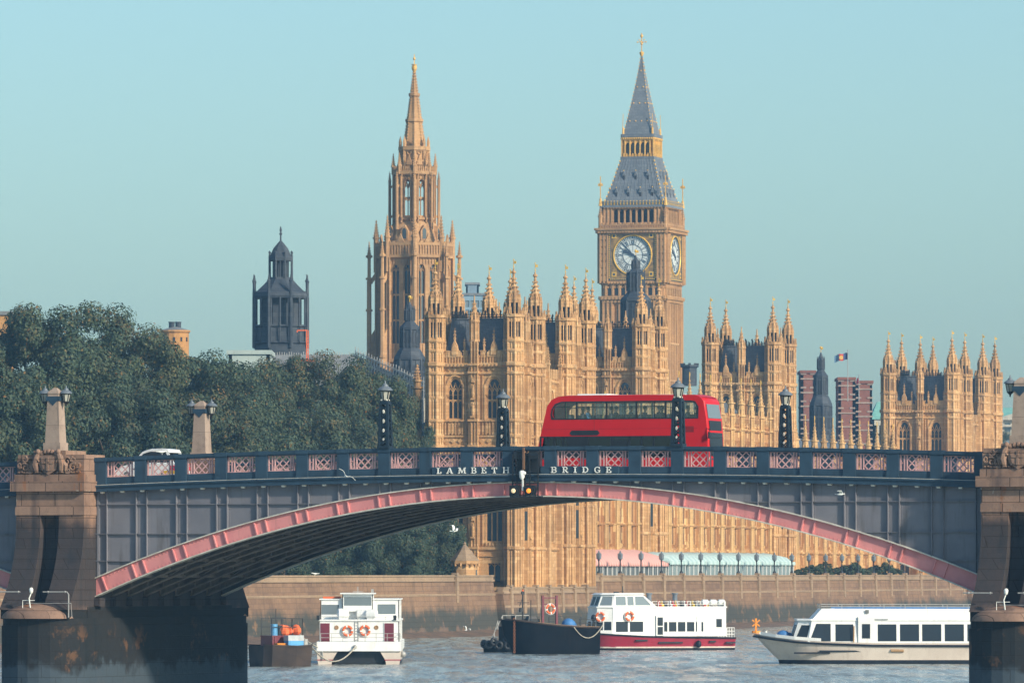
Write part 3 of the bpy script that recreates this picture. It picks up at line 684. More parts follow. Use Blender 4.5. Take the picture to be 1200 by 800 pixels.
# water
t = NT('river_water'); p = t.pos()
n1 = t.noise(p, 1.0, 3, .6, (.9, .5, 1)); n2 = t.noise(p, 1.0, 3, .6, (2.4, 1.1, 1)); n4 = t.noise(p, 1.0, 4, .65, (.35, .07, 1)); n5 = t.noise(p, 1.0, 5, .7, (.75, .055, 1)); n3 = t.noise(p, 1.0, 3, .6, (.05, .012, 1))
h = t.math('ADD', t.math('MULTIPLY', n1, .8), t.math('ADD', t.math('MULTIPLY', n2, .4), t.math('MULTIPLY', n4, 2.2)))
colr = t.mix(t.step(n5, .46, .62), (.34, .405, .39, 1), (.23, .23, .205, 1))  # light and dark of the ripples painted as streaks of silty colour
colr = t.mix(t.math('MULTIPLY', t.step(n3, .48, .62), .6), colr, (.19, .17, .13, 1))
M['water'] = t.bsdf(colr, t.math('ADD', .10, t.math('MULTIPLY', t.step(t.noise(p, 1.0, 4, .65, (.45, .05, 1)), .40, .60), .28)), 0, .5, h, 1.0, .42, **{'IOR': 1.33})
mb = MB(); mb.add([(-1500, -60, 0), (1500, -60, 0), (1500, 2600, 0), (-1500, 2600, 0)], [(0,1,2,3)])
tag(mb.build('river', M['water']), kind='structure')
# land west of the river wall (one sheet to the far distance) and the far bank downstream
t = NT('park_ground'); p = t.pos()
M['earth'] = t.bsdf(t.mix(t.step(t.noise(p, .3, 5), .4, .65), (.075, .075, .045, 1), (.10, .08, .055, 1)), .95, 0, .1)
GZ = 6.0
mb = MB(); q = [PW(-.9, -420), PW(-.9, 720), PW(-1400, 1750), PW(-1400, -420)]
mb.add([(a.x, a.y, GZ) for a in q], [(0,1,2,3)]); tag(mb.build('ground', M['earth']), kind='structure')
mb = MB(); mb.add([(40, 1290, 5.2), (1400, 1290, 5.2), (1400, 2550, 5.2), (-1400, 2550, 5.2), (-1400, 1800, 5.2), (40, 1500, 5.2)], [(0,1,2,3,4,5)])
tag(mb.build('far_bank', M['earth']), kind='structure')
# mud below the wall
t = NT('foreshore_mud'); p = t.pos()
M['mud'] = t.bsdf(t.mix(t.step(t.noise(p, .5, 6, .65), .4, .62), (.20, .125, .08, 1), (.11, .085, .065, 1)), .55, 0, .4, t.noise(p, 2, 6), .8, .15)
mb = MB(); rnd = random.Random(5); a, b, c = [], [], []
ys = [-300+i*6 for i in range(130)]
for y in ys:
    wv = 5+2.2*math.sin(y*.035)+1.6*math.sin(y*.013+1)+rnd.random()*.8
    v0, v1, v2 = PW(-.2, y, .75), PW(wv*.55, y, .22+.08*rnd.random()), PW(wv, y, -.12)
    a.append(tuple(v0)); b.append(tuple(v1)); c.append(tuple(v2))
mb.loft([a, b, c], False, close=False); tag(mb.build('foreshore', M['mud'], smooth=60), kind='structure')

def river_wall(name, label, x, y0, y1, ztop, group=None, pil=None, coping=.55):
    r0 = root(name, label, 'wall', PW(x, y0), -PH+math.pi/2)        # local x runs along the wall, local -y faces the river
    L = y1-y0; mb = MB()
    mb.add([(0,-.9,-1),(L,-.9,-1),(L,0,ztop),(0,0,ztop),(0,1.1,-1),(L,1.1,-1),(L,1.0,ztop),(0,1.0,ztop)],
           [(0,1,2,3),(3,2,6,7),(7,6,5,4),(0,3,7,4),(1,5,6,2)])
    mb.build('wall_face', M['river_wall'], r0)
    mb = MB()
    mb.box(-.01, L+.01, -.14, 1.02, ztop, ztop+.22); mb.box(0, L, -.02, .6, ztop+.22, ztop+coping); mb.box(-.01, L+.01, -.10, .7, ztop+coping, ztop+coping+.18)
    mb.box(0, L, -.26, -.02, ztop-1.55, ztop-1.3)
    mb.build('coping', M['coping'], r0)
    if pil:
        u = pil[0]
        while u < L-1:
            mb = MB(); mb.taper(u-.45, u+.45, -.36, -.03, ztop-2.3, ztop+coping-.02, .04, .05); mb.box(u-.42, u+.42, -.30, .3, ztop+coping+.18, ztop+coping+.42)
            mb.build('pilaster', M['coping'], r0); u += pil[1]
    return r0
WT = 5.95
emb = river_wall('river_wall', 'brown stained river wall below the trees, left of the palace', 0, -330, -8.5, WT, pil=(306.0, 400))
ter = river_wall('river_wall', 'long terrace wall with pale pilasters below the palace, right of the pavilion', .3, 32.6, 249, WT-.05, pil=(4.4, 10.0))
pvw = river_wall('river_wall', 'short stretch of river wall at the foot of the near palace pavilion', 1.05, -8.4, 32.4, 4.6, pil=(3.0, 5.5))
nvw = river_wall('river_wall', 'river wall at the foot of the farthest palace pavilion', 1.0, 249.2, 330, 5.6)

# ------------------------------------------------------------------ terrace tents, lamps, shrubs
TZ = 5.75
mb = MB(); q = [PW(.2, 32), PW(.2, 249), PW(-12, 249), PW(-12, 32)]
mb.add([(a.x, a.y, TZ+.3) for a in q], [(0,1,2,3)]); tag(mb.build('terrace', M['coping']), kind='structure')
TZ += .3
def stripes(name, c1, c2, per, rough=.6):
    t = NT(name); tc = t.n('ShaderNodeTexCoord'); sp = t.n('ShaderNodeSeparateXYZ'); t.l(tc.outputs['Object'], sp.inputs[0])
    m = t.math('FRACT', t.math('DIVIDE', sp.outputs[0], per))
    return t.bsdf(t.mix(t.step(m, .47, .53), col(c1), col(c2)), rough, 0, .3)
M['pinktent'] = stripes('pink_striped_canvas', (.62,.28,.24), (.72,.45,.39), 1.15)
M['bluetent'] = stripes('pale_blue_canvas', (.40,.56,.55), (.52,.66,.64), 2.2)
M['tentwall'] = stripes('marquee_wall_panels', (.05,.07,.08), (.20,.22,.22), .85)
M['bluewall'] = stripes('striped_marquee_wall', (.08,.13,.15), (.33,.40,.40), .6)
def marquee(label, y0, y1, roofm, wallm, ze, zr, scallop):
    r0 = root('marquee', label, 'marquee', PW(0, y0, TZ), -PH+math.pi/2); L = y1-y0; b0, b1 = 1.6, 8.2
    mb = MB(); mb.box(.2, L-.2, b0+.3, b1, 0, ze); mb.build('wall', wallm, r0)
    mb = MB(); n = max(2, int(L/4.5)); xs = [L*i/(n*4) for i in range(n*4+1)]
    rings = []
    for i, x in enumerate(xs):
        sag = -.10*math.sin(math.pi*(i % 4)/4); e = 1 if 0 < i < len(xs)-1 else .0
        rid = zr if 2 <= i <= len(xs)-3 else (ze+.9 if i in (1, len(xs)-2) else ze+.15)
        rings.append([(x, b0, ze-.15), (x, b0, ze+.1), (x, b0+.7, ze+.1+(rid-ze)*.55+sag), (x, (b0+b1)/2, rid+sag*.6), (x, b1, ze)])
    mb.loft(rings, True, close=False); mb.build('canopy', roofm, r0, 40)
    mb = MB(); m = int(L/.8)
    for i in range(m):
        x = L*(i+.5)/m; mb.plate([(x-.38, ze-.14), (x+.38, ze-.14), (x+.3, ze-.30), (x, ze-.38), (x-.3, ze-.30)], [], b0-.02, b0+.01)
    mb.build('valance', roofm, r0)
    for i in range(int(L/2.2)+1):
        mb = MB(); mb.box(i*2.2-.05, i*2.2+.05, b0+.18, b0+.28, 0, ze); mb.build('post', M['white_paint'], r0)
    return r0
yA, yB = 33.3, pal_y(786, -1.5); yC = pal_y(933, -1.5)
marquee('pink striped marquee on the palace terrace beside the near pavilion', yA, yB-.6, M['pinktent'], M['tentwall'], 2.0, 3.75, 1)
marquee('long pale blue glazed marquee on the palace terrace', yB, yC, M['bluetent'], M['bluewall'], 2.2, 3.5, 0)
# terrace lamps
tl = root('terrace_lamp', 'terrace lamp nearest the pavilion, in front of the pink marquee', 'street lamp', (0,0,0), -PH, 'lamps along the palace terrace wall')
mb = MB(); mb.ngon(0, 0, 8, [(.22, 0), (.2, .25), (.10, .35), (.075, 1.5), (.14, 1.6), (.06, 1.7)]); lp = mb.build('post', M['black'], tl, 40)
mb = MB(); mb.ngon(0, 0, 6, [(.16, 1.68), (.30, 1.8), (.33, 2.35), (.1, 2.55), (.05, 2.75)]); mb.build('lantern', M['lampgrey'], tl)
ORD = ['first','second','third','fourth','fifth','sixth','seventh','eighth','ninth','tenth','eleventh','twelfth','thirteenth','fourteenth','fifteenth','sixteenth','seventeenth','eighteenth']
for k in range(18):
    y = 36.9+10*k; loc = PW(.2, y, WT+.55+.3)
    lab = ('%s terrace lamp right of the near pavilion, ' % ORD[k])+('before the pink marquee' if y < yB else 'before the pale blue marquee' if y < yC else 'before bare palace wall')
    if k == 0: tl.location = loc; tl['label'] = lab
    else: dup(tl, loc, -PH, lab)
# ------------------------------------------------------------------ foliage
def leafmat(name, a, b, c, au):
    t = NT(name); g = t.n('ShaderNodeNewGeometry'); oi = t.n('ShaderNodeObjectInfo')
    r = g.outputs['Random Per Island']
    cr = t.n('ShaderNodeValToRGB'); t.l(r, cr.inputs[0]); e = cr.color_ramp.elements
    e[0].position = 0; e[0].color = col(a); e[1].position = .55; e[1].color = col(b)
    x = e.new(.93); x.color = col(c); x = e.new(1-au*.5); x.color = col((.22,.115,.03)); x = e.new(1.0); x.color = col((.30,.12,.02))
    br = t.mix(t.math('MULTIPLY', t.step(t.noise(g.outputs['Position'], .17, 3), .52, .68), .38), cr.outputs[0], (.085,.085,.035,1))
    br = t.mix(t.math('MULTIPLY', oi.outputs['Random'], .30), br, (.03,.05,.035,1))
    tc = t.n('ShaderNodeTexCoord'); sz = t.n('ShaderNodeSeparateXYZ'); t.l(tc.outputs['Generated'], sz.inputs[0])
    turn = t.math('MULTIPLY', t.step(sz.outputs[2], .62, .95), t.math('MULTIPLY', t.step(t.noise(g.outputs['Position'], .33, 4, .65), .50, .64), .8 if au > .02 else .5))
    br = t.mix(t.math('MULTIPLY', turn, t.step(r, .25, .6)), br, (.20,.115,.035,1))
    b_ = t.n('ShaderNodeBsdfPrincipled'); t.l(br, b_.inputs['Base Color']); b_.inputs['Roughness'].default_value = .65; b_.inputs['Specular IOR Level'].default_value = .25
    tr = t.n('ShaderNodeBsdfTranslucent'); t.l(br, tr.inputs[0]); ms = t.n('ShaderNodeMixShader'); ms.inputs[0].default_value = .18
    t.l(b_.outputs[0], ms.inputs[1]); t.l(tr.outputs[0], ms.inputs[2]); t.l(ms.outputs[0], t.out.inputs[0]); return t.mat
M['leaf'] = leafmat('plane_tree_leaves', (.034,.062,.042), (.060,.098,.060), (.105,.132,.068), .006)
M['leaf_aut'] = leafmat('autumn_plane_leaves', (.036,.062,.040), (.066,.099,.054), (.125,.13,.054), .035)
M['leaf_bush'] = leafmat('shrub_leaves', (.03,.055,.03), (.05,.08,.04), (.08,.10,.045), .01)
M['bark'] = paint('tree_bark', (.12,.09,.065), (.08,.06,.045), 2, .9, .1)
def crown_mesh(name, seed, rx, rz, nclump, per, leaf, mat, cl=(1.2, 2.3)):
    """thousands of small leaf faces gathered in clumps through an uneven crown (unit: metres, centre at origin)"""
    rg = np.random.default_rng(seed); cs = []
    lobes = rg.normal(size=(9, 3)); lobes /= np.linalg.norm(lobes, axis=1)[:, None]
    for i in range(nclump):
        d = rg.normal(size=3); d /= np.linalg.norm(d); d[2] = d[2] if d[2] > -.55 else -d[2]*.4
        d /= np.linalg.norm(d)
        k = .86+.20*np.max(lobes@d)**3+rg.normal()*.05; rr = k*(rg.random()**.22)
        cs.append((d[0]*rx*rr, d[1]*rx*rr, d[2]*rz*rr, cl[0]+(cl[1]-cl[0])*rg.random()))
    cs = np.array(cs); n = nclump*per; idx = np.repeat(np.arange(nclump), per)
    d = rg.normal(size=(n, 3)); d /= np.linalg.norm(d, axis=1)[:, None]
    pos = cs[idx, :3]+d*(cs[idx, 3]*rg.random(n)**.38)[:, None]*np.array([1, 1, .72])
    nrm = d*1.25+rg.normal(size=(n, 3))*.40+np.array([0, 0, .35]); nrm /= np.linalg.norm(nrm, axis=1)[:, None]
    a = np.cross(nrm, rg.normal(size=(n, 3))); a /= np.linalg.norm(a, axis=1)[:, None]; b = np.cross(nrm, a)
    sz = leaf*(.55+.8*rg.random(n))[:, None]
    v = np.stack([pos-a*sz, pos+b*sz*.62, pos+a*sz, pos-b*sz*.62], 1).reshape(-1, 3)
    me = bpy.data.meshes.new(name); me.vertices.add(4*n); me.loops.add(4*n); me.polygons.add(n)
    me.vertices.foreach_set('co', v.astype('f').ravel()); me.loops.foreach_set('vertex_index', np.arange(4*n, dtype='i'))
    me.polygons.foreach_set('loop_start', np.arange(0, 4*n, 4, dtype='i')); me.polygons.foreach_set('loop_total', np.full(n, 4, 'i'))
    me.materials.append(mat); me.update(); me.validate(); return me
crowns = [crown_mesh('crown', 11, 8.4, 9.5, 74, 1200, .14, M['leaf']), crown_mesh('crown', 23, 8.0, 10.5, 78, 1150, .14, M['leaf']), crown_mesh('crown', 37, 8.2, 9.0, 72, 1200, .14, M['leaf_aut'])]
def trunk_mesh(seed, H):
    rnd = random.Random(seed); mb = MB()
    mb.tube([(0,0,-.5), (.1,0,H*.25), (.2,.1,H*.5), (.1,.2,H*.85)], [.55, .42, .32, .1], 9)
    for i in range(11):
        z = H*(.22+.05*i); a = i*2.4; L = 5.5*(1-.05*i)
        mb.tube([(.1,0,z), (.5*L*math.cos(a), .5*L*math.sin(a), z+L*.45), (L*math.cos(a), L*math.sin(a), z+L*.75+rnd.random())], [.24, .14, .04], 6)
    o = mb.build('trunk', M['bark'], None, 60); me = o.data; bpy.data.objects.remove(o); return me
trunks = [trunk_mesh(1, 18), trunk_mesh(2, 18)]
def tree(px, ytop, D, label, k=1.0, var=0, base=GZ, low=2.0, group='plane trees behind the bridge'):
    x = xat(px, D); zt_ = zat(ytop, D); r0 = root('plane_tree', label, 'tree', (x, D, base), random.Random(px).random()*6.28, group)
    me = crowns[var]; zs = np.empty(len(me.vertices)*3, 'f'); me.vertices.foreach_get('co', zs); zs = np.sort(zs.reshape(-1, 3)[:, 2]); zlo, zhi = zs[int(len(zs)*.01)], zs[int(len(zs)*.996)]; H = zt_-base
    vz = min(1.3, (H-low)/(zhi-zlo))
    put('crown', me, r0, (0, 0, H-zhi*vz-.9), 0, (k, k, vz)); put('trunk', trunks[var % 2], r0, (0,0,0), 0, (max(.5,k), max(.5,k), H/22))
    return r0
TREES = [(-45,372,640,1.05,0,'plane tree at the extreme left edge of the photo'), (38,352,668,1.08,1,'tallest plane tree, behind the left obelisk lamp'),
 (100,360,676,1.0,0,'tall plane tree just right of the left obelisk lamp'), (158,380,690,1.0,2,'rounded plane tree left of the brick rotunda'),
 (214,391,700,1.0,0,'plane tree in front of the brick rotunda'), (258,418,716,.95,1,'plane tree left of the dark lantern tower'),
 (306,440,735,.8,2,'plane tree in front of the pale flat roof'), (362,410,745,.9,2,'orange flecked plane tree below the orange hoist'),
 (398,420,758,.85,0,'plane tree in front of the grey scaffolded roof'), (430,430,764,.8,2,'orange tinged plane tree behind the left lattice lamp'),
 (470,456,771,.5,1,'smaller plane tree against the corner of the palace pavilion'),
 (8,432,655,.95,2,'lower plane tree at the left edge, in front of taller ones'), (125,446,664,1.0,1,'broad lower plane tree behind the white car'),
 (228,452,688,1.0,2,'lower plane tree behind the far obelisk lamp'), (330,470,722,1.0,1,'lower broad plane tree left of the left lattice lamp'),
 (405,498,740,.8,0,'low plane tree directly left of the left lattice lamp'), (500,512,764,.36,0,'low bushy tree at the foot of the palace pavilion')]
LOW = [(330,585,712,.72,1,'leftmost low tree seen under the arch'),(366,575,728,.72,0,'second low tree from the left under the arch, above the catamaran'),(404,575,742,.72,1,'third low tree from the left under the arch'),(442,570,750,.72,0,'fourth low tree from the left under the arch'),(478,566,758,.66,1,'fifth low tree from the left under the arch'),(506,560,763,.48,0,'low tree under the arch directly left of the stone lodge'),(350,600,775,.9,1,'low tree behind the first gap under the arch'),(425,600,790,.9,0,'low tree behind the middle gap under the arch'),(492,600,800,.8,1,'low tree behind the last gap under the arch')]
for px, yt, D, k, v, lab in TREES: tree(px, yt, D, lab, k, v)
for px, yt, D, k, v, lab in LOW: tree(px, yt, D, lab, k, v, GZ, .4, 'low trees seen under the arch')
def bush(label, loc, r, group, hz=1.0, name='shrub'):
    r0 = root(name, label, 'shrub', loc, random.Random(int(loc[1]*7)).random()*6, group)
    put('crown', bushm, r0, (0,0,.65*hz), 0, (r, r, hz)); return r0
bushm = crown_mesh('crown', 51, 1.0, .9, 14, 110, .13, M['leaf_bush'], (.3, .5))
for i, px in enumerate((940, 952, 966, 979, 990, 1003, 1014, 1025, 1036, 1048)):
    y = pal_y(px, -2.2); lab = '%s clipped shrub on the terrace right of the blue marquee' % ORD[i]
    bush(lab, PW(-2.2, y, TZ), 1.35, 'shrubs on the palace terrace', .9+.25*(i % 3))
for i, px in enumerate((1168, 1181, 1194)):
    D = 1330+10*i; x = xat(px, D); r0 = root('far_tree', '%s of the small far trees below the green roofed building' % ('leftmost', 'middle', 'rightmost')[i], 'tree', (x, D, 5), i, 'far trees at the right')
    put('crown', crowns[0], r0, (0, 0, zat(505+6*i, D)-5-7), 0, (.55, .55, .7)); put('trunk', trunks[0], r0, (0,0,0), 0, (.6,.6,1.2))
# ================================================================== gothic kit
def ribs(mb, w_, z0, z1, step, holes=(), wd=.10, pr=.10, u0=0.0, cusp=True):
    """blind panelling: thin upright ribs with small heads, left out where a window is"""
    n = max(1, int(round(w_/step))); st = w_/n
    for i in range(n+1):
        u = u0+i*st; segs = [(z0, z1)]
        for (a, b, c, d) in holes:
            if a-.12 < u < b+.12:
                ns = []
                for (p, q) in segs:
                    if d <= p or c >= q: ns.append((p, q)); continue
                    if c-.05 > p: ns.append((p, c-.05))
                    if d+.05 < q: ns.append((d+.05, q))
                segs = ns
        for p, q in segs:
            if q-p > .25: mb.box(u-wd/2, u+wd/2, -pr, 0, p, q)
def band(mb, w_, z, h=.22, pr=.22, u0=0.0, bosses=0):
    mb.box(u0, u0+w_, -pr, 0, z, z+h)
    mb.box(u0, u0+w_, -pr*.55, 0, z-h*.5, z)
    if bosses:
        n = max(1, int(w_/bosses))
        for i in range(n):
            u = u0+w_*(i+.5)/n; mb.box(u-bosses*.2, u+bosses*.2, -pr-.06, -pr+.02, z-.1*h, z+h*.7)
def frieze(mb, w_, z0, z1, u0=0.0, step=.62):
    n = max(1, int(w_/step)); h = z1-z0
    for i in range(n):
        u = u0+w_*(i+.5)/n; r = min(h, w_/n)*.36
        mb.plate([(u-r, z0+h/2), (u, z0+h/2-r), (u+r, z0+h/2), (u, z0+h/2+r)], [], -.12, 0)
def gwindow(parent, Mx, uc, ww, z0, z1, lights, pointed=True, transoms=(), depth=.42, stone_=None, name='window', glass=None, pane=True):
    """a stone tracery grid with a leaded pane behind, set back in its opening"""
    mb = MB(); mb.M = Mx; h = ww/2; zs = z1-ww*.8 if pointed else z1
    mw = min(.16, ww*.075)
    for i in range(1, lights):
        u = uc-h+ww*i/lights; mb.box(u-mw/2, u+mw/2, depth*.45, depth*.45+.16, z0, zs if pointed else z1)
    for zt_ in transoms: mb.box(uc-h, uc+h, depth*.45+.01, depth*.45+.15, zt_-.09, zt_+.09)
    lw = ww/lights
    for i in range(lights):                     # heads of the lights, at the springing and under each transom
        for zz in ([zs+.05] if pointed else [z1])+list(transoms):
            u = uc-h+lw*(i+.5); y = depth*.45+.03
            for sg in (-1, 1): mb.bar((u+sg*lw*.5, y+.05, zz-lw*.55), (u, y+.05, zz+(lw*.35 if pointed and zz > zs-.1 else -.02)), .07, .10, up=(0,1,0))
    if pointed:
        for i in range(1, lights):
            u = uc-h+ww*i/lights
            for sg in (-1, 1):
                v = u+sg*ww/lights*.55; zt2 = zs+(z1-zs)*(.62 if lights > 2 else .8)
                if abs(v-uc) < h*.8: mb.bar((u, depth*.45+.08, zs), (v, depth*.45+.08, zt2), .09, .10, up=(0,1,0))
        a = arch(uc, ww, z0, z1)
        b = [(uc+(u-uc)*.86, z0+(z-z0)*.985) for u, z in a]
        mb.plate([p for p in a], [[p for p in reversed([(uc+(u-uc)*.84, z if z > z0+.01 else z0+.08) if z < zs else (uc+(u-uc)*.84, zs+(z-zs)*.88) for u, z in a])]], depth*.4, depth*.4+.14)
    else:
        mb.box(uc-h, uc-h+.07, depth*.4, depth*.4+.15, z0, z1); mb.box(uc+h-.07, uc+h, depth*.4, depth*.4+.15, z0, z1)
    o = mb.build(name, stone_ or M['stone'], parent)
    if not pane: return o
    g = MB(); g.M = Mx; g.box(uc-h-.05, uc+h+.05, depth+.01, depth+.03, z0-.05, z1+.05)
    g.build('pane', glass or M['glass_dark'], o); return o
def crockets(mb, cx, cy, n, z0, z1, r0, r1, rot, k, s=.13):
    for i in range(n):
        a = rot+2*math.pi*i/n
        for j in range(k):
            f = (j+.5)/k; z = z0+(z1-z0)*f; r = r0+(r1-r0)*f+s*.3
            x, y = cx+r*math.cos(a), cy+r*math.sin(a); mb.taper(x-s*.55, x+s*.55, y-s*.55, y+s*.55, z-s*.6, z+s*.7, s*.25, s*.25)
def pinnacle(mb, cx, cy, z0, zs, zt_, r, n=4, rot=R(45), k=4):
    """slim shaft with a crocketed spirelet"""
    mb.ngon(cx, cy, n, [(r, z0), (r, zs)], rot); mb.ngon(cx, cy, n, [(r*1.35, zs-.12), (r*1.35, zs+.12)], rot)
    hs = zt_-zs
    mb.ngon(cx, cy, n, [(r*.95, zs+.1), (r*.5, zs+hs*.42), (r*.16, zs+hs*.86), (r*.16, zt_)], rot)
    crockets(mb, cx, cy, n, zs+.2, zs+hs*.82, r*.95, r*.18, rot, k, max(.10, r*.34)); mb.ball((cx, cy, zs+hs*.9), r*.36, n=6, m=4)
def turret_mesh(zb, sc=1.0):
    """octagonal corner turret: panelled shaft, two open stages, crocketed ogee spire (z absolute)"""
    mb = MB(); r = 1.02; rot = R(22.5)
    mb.ngon(0, 0, 8, [(r, zb), (r, 33.1)], rot)
    for i in range(8):
        a = rot+i*math.pi/4; c, s = math.cos(a), math.sin(a)
        mb.ngon(r*c, r*s, 5, [(.15, zb), (.15, 36.0), (.02, 36.9)], a)
        b = a+math.pi/8; ra = r*math.cos(math.pi/8)
        mb.ngon(ra*math.cos(b), ra*math.sin(b), 4, [(.075, zb), (.075, 35.7)], b)
    for z, pr, h in ((9.6, .2, .25), (14.4, .12, .2), (21.1, .18, .22), (22.3, .14, .2), (24.0, .18, .22), (26.6, .1, .18), (29.35, .2, .22), (30.3, .3, .35), (31.9, .16, .2), (33.0, .2, .22)):
        mb.ngon(0, 0, 8, [(r+pr*.4, z-.15), (r+pr, z), (r+pr, z+h), (r+.02, z+h+.1)], rot)
    mb.ngon(0, 0, 8, [(.66, 33.0), (.66, 35.8)], rot, mi=1)  # dark core paints the shade within the open stage
    for i in range(8):
        a = rot+i*math.pi/4+math.pi/8; M4 = Matrix.Rotation(a, 4, 'Z'); mb.M = M4
        mb.box(.80, .97, -.42, .42, 33.1, 33.5); mb.box(.80, .97, -.42, .42, 35.2, 35.7); mb.M = Matrix.Identity(4)
    mb.ngon(0, 0, 8, [(r, 35.55), (r+.24, 35.75), (r+.26, 36.05), (r-.1, 36.1), (.7, 36.15)], rot)
    for i in range(16):
        a = i*math.pi/8; mb.taper(1.15*math.cos(a)-.09, 1.15*math.cos(a)+.09, 1.15*math.sin(a)-.09, 1.15*math.sin(a)+.09, 36.0, 36.5 if i % 2 else 36.85, .05, .05)
    mb.ngon(0, 0, 8, [(.44, 36.1), (.44, 37.7)], rot, mi=1)
    for i in range(8):
        a = rot+i*math.pi/4; c, s = math.cos(a), math.sin(a)
        mb.ngon(.70*c, .70*s, 5, [(.13, 36.1), (.13, 37.6), (.16, 37.7), (.02, 38.5)], a)
        b = a+math.pi/8; mb.M = Matrix.Rotation(b, 4, 'Z') @ Matrix(((0,1,0,.60),(1,0,0,0),(0,0,1,0),(0,0,0,1)))
        mb.plate([(-.28, 37.35), (.28, 37.35), (.28, 37.7), (0, 38.3), (-.28, 37.7)], [], -.08, .08); mb.M = Matrix.Identity(4)
    mb.ngon(0, 0, 8, [(.74, 37.6), (.72, 37.9), (.50, 38.7), (.30, 39.4), (.17, 40.1), (.13, 40.6), (.28, 40.72), (.24, 40.9), (.10, 40.98), (.08, 41.2)], rot)
    crockets(mb, 0, 0, 8, 37.9, 40.3, .72, .15, rot, 5, .15)
    o = mb.build('turret', [M['stone'], M['opening_shade']], None); me = o.data; bpy.data.objects.remove(o)
    v = MB(); v.bar((0,0,41.1), (0,0,42.2), .06); v.box(-.02, .30, -.03, .03, 41.75, 42.05); v.ball((0,0,42.2), .08, n=6, m=4); v.ball((0,0,41.4), .09, n=6, m=4)
    o = v.build('vane', M['gold'], None); mv = o.data; bpy.data.objects.remove(o); return me, mv
TUR = turret_mesh(4.0)
def face_block(mb, Mx, w_, wins, parent, low=True, depth=.42, glass=None):
    """one face of a pavilion tower: two bays, three storeys, friezes, panelled parapet with gables"""
    z0, zp = 3.6, 31.3; bays = [w_*.25, w_*.75]; holes = []; hr = []; made = []
    for b in bays:
        if wins:
            holes.append(arch(b, 1.78, 24.3, 28.95)); hr.append((b-.95, b+.95, 24.2, 29.1)); made.append((b, 1.78, 24.3, 28.95, 3, True, (26.4,)))
            holes.append(rect(b-.95, b+.95, 10.5, 17.2)); hr.append((b-1.0, b+1.0, 10.4, 17.3)); made.append((b, 1.9, 10.5, 17.2, 3, False, (14.2,)))
            if low: holes.append(rect(b-.75, b+.75, 5.9, 8.0)); hr.append((b-.8, b+.8, 5.8, 8.1)); made.append((b, 1.5, 5.9, 8.0, 2, False, ()))
    mb.M = Mx; mb.plate([(0, z0), (w_, z0), (w_, zp), (0, zp)], holes, 0, .55)
    for b, ww, za, zb_, n, pt, tr in made: gwindow(parent, Mx, b, ww, za, zb_, n, pt, tr, depth, glass=glass)
    mb.M = Mx
    for za, zb_ in ((10.0, 17.6), (17.9, 21.0), (22.5, 23.9), (24.2, 29.2)): ribs(mb, w_-1.6, za, zb_, .40, hr, .11, .17, .8)
    for b in bays:
        if wins:
            mb.box(b-1.16, b-.98, -.22, 0, 24.2, 28.2); mb.box(b+.98, b+1.16, -.22, 0, 24.2, 28.2)
            a = arch(b, 2.25, 27.0, 29.3); i_ = arch(b, 1.95, 27.0, 29.12)
            mb.plate(a, [list(reversed([(u, z+.02 if z < 27.01 else z) for u, z in i_]))], -.16, 0)
        for k in range(3): mb.box(b-.82+k*.58, b-.42+k*.58, -.13, 0, 22.65, 23.8)
    for z, h, pr, bs in ((9.55, .28, .24, 0), (8.75, .12, .14, 0), (14.35, .1, .13, 0), (17.6, .2, .2, 0), (21.05, .26, .26, .5), (22.25, .16, .18, 0), (24.0, .18, .22, .7), (29.35, .22, .22, 0), (30.25, .34, .42, .42)): band(mb, w_, z, h, pr, 0, bs)
    frieze(mb, w_, 29.6, 30.2); frieze(mb, w_, 21.4, 22.2, 0, .8); frieze(mb, w_, 17.85, 18.5, 0, .8); band(mb, w_, 4.9, .5, .35)
    # parapet: panels, merlons, a stepped gable with a spirelet over each bay
    ribs(mb, w_, 30.6, 31.6, .34, (), .12, .16); mb.box(0, w_, -.12, .25, 31.2, 31.45)
    n = int(w_/.95)
    for i in range(n):
        u = w_*(i+.5)/n; mb.box(u-.28, u+.28, -.14, .22, 31.4, 31.95); mb.box(u-.34, u+.34, -.19, .27, 31.9, 32.02)
    for b in bays:
        mb.plate([(b-.8, 31.3), (b+.8, 31.3), (b+.8, 31.8), (b+.42, 32.0), (b+.30, 32.6), (b, 33.2), (b-.30, 32.6), (b-.42, 32.0), (b-.8, 31.8)], [], -.2, .2)
        mb.plate([(b-.3, 31.5), (b+.3, 31.5), (b+.3, 32.3), (b, 32.75), (b-.3, 32.3)], [], -.3, -.18)
        pinnacle(mb, b, 0, 32.9, 33.4, 34.6, .12, 4, R(45), 2)
        for s in (-1.15, 1.15): pinnacle(mb, b+s, 0, 31.3, 32.6, 33.5, .12, 4, R(45), 2)
    # middle buttress with statue niches, rising to a slender turret
    c = w_/2; mb.box(c-.52, c+.52, -.55, .2, z0, 30.3); mb.box(c-.42, c+.42, -.45, .3, 30.3, 33.2)
    for u in (-.2, .2, .52): mb.box(c+u-.05, c+u+.05, -.66, -.5, z0, 33.0)
    if depth < .2:                                # narrow lights in the cheek of the projecting bay
        for za, zq in ((10.6, 13.9), (14.4, 17.2)):
            o_ = MB(); o_.M = Mx; o_.box(c-.545, c-.53, -.50, -.08, za, zq); o_.build('oriel_window', M['glass_dark'], parent)
    for za in (11.0, 15.0, 18.4, 24.6, 26.6):
        mb.ngon(c, -.62, 6, [(.14, za), (.20, za+.5), (.16, za+1.1), (.10, za+1.25), (.12, za+1.45), (.04, za+1.6)]); mb.box(c-.25, c+.25, -.85, -.5, za-.2, za)
        mb.ngon(c, -.62, 4, [(.28, za+1.8), (.05, za+2.4)], R(45))
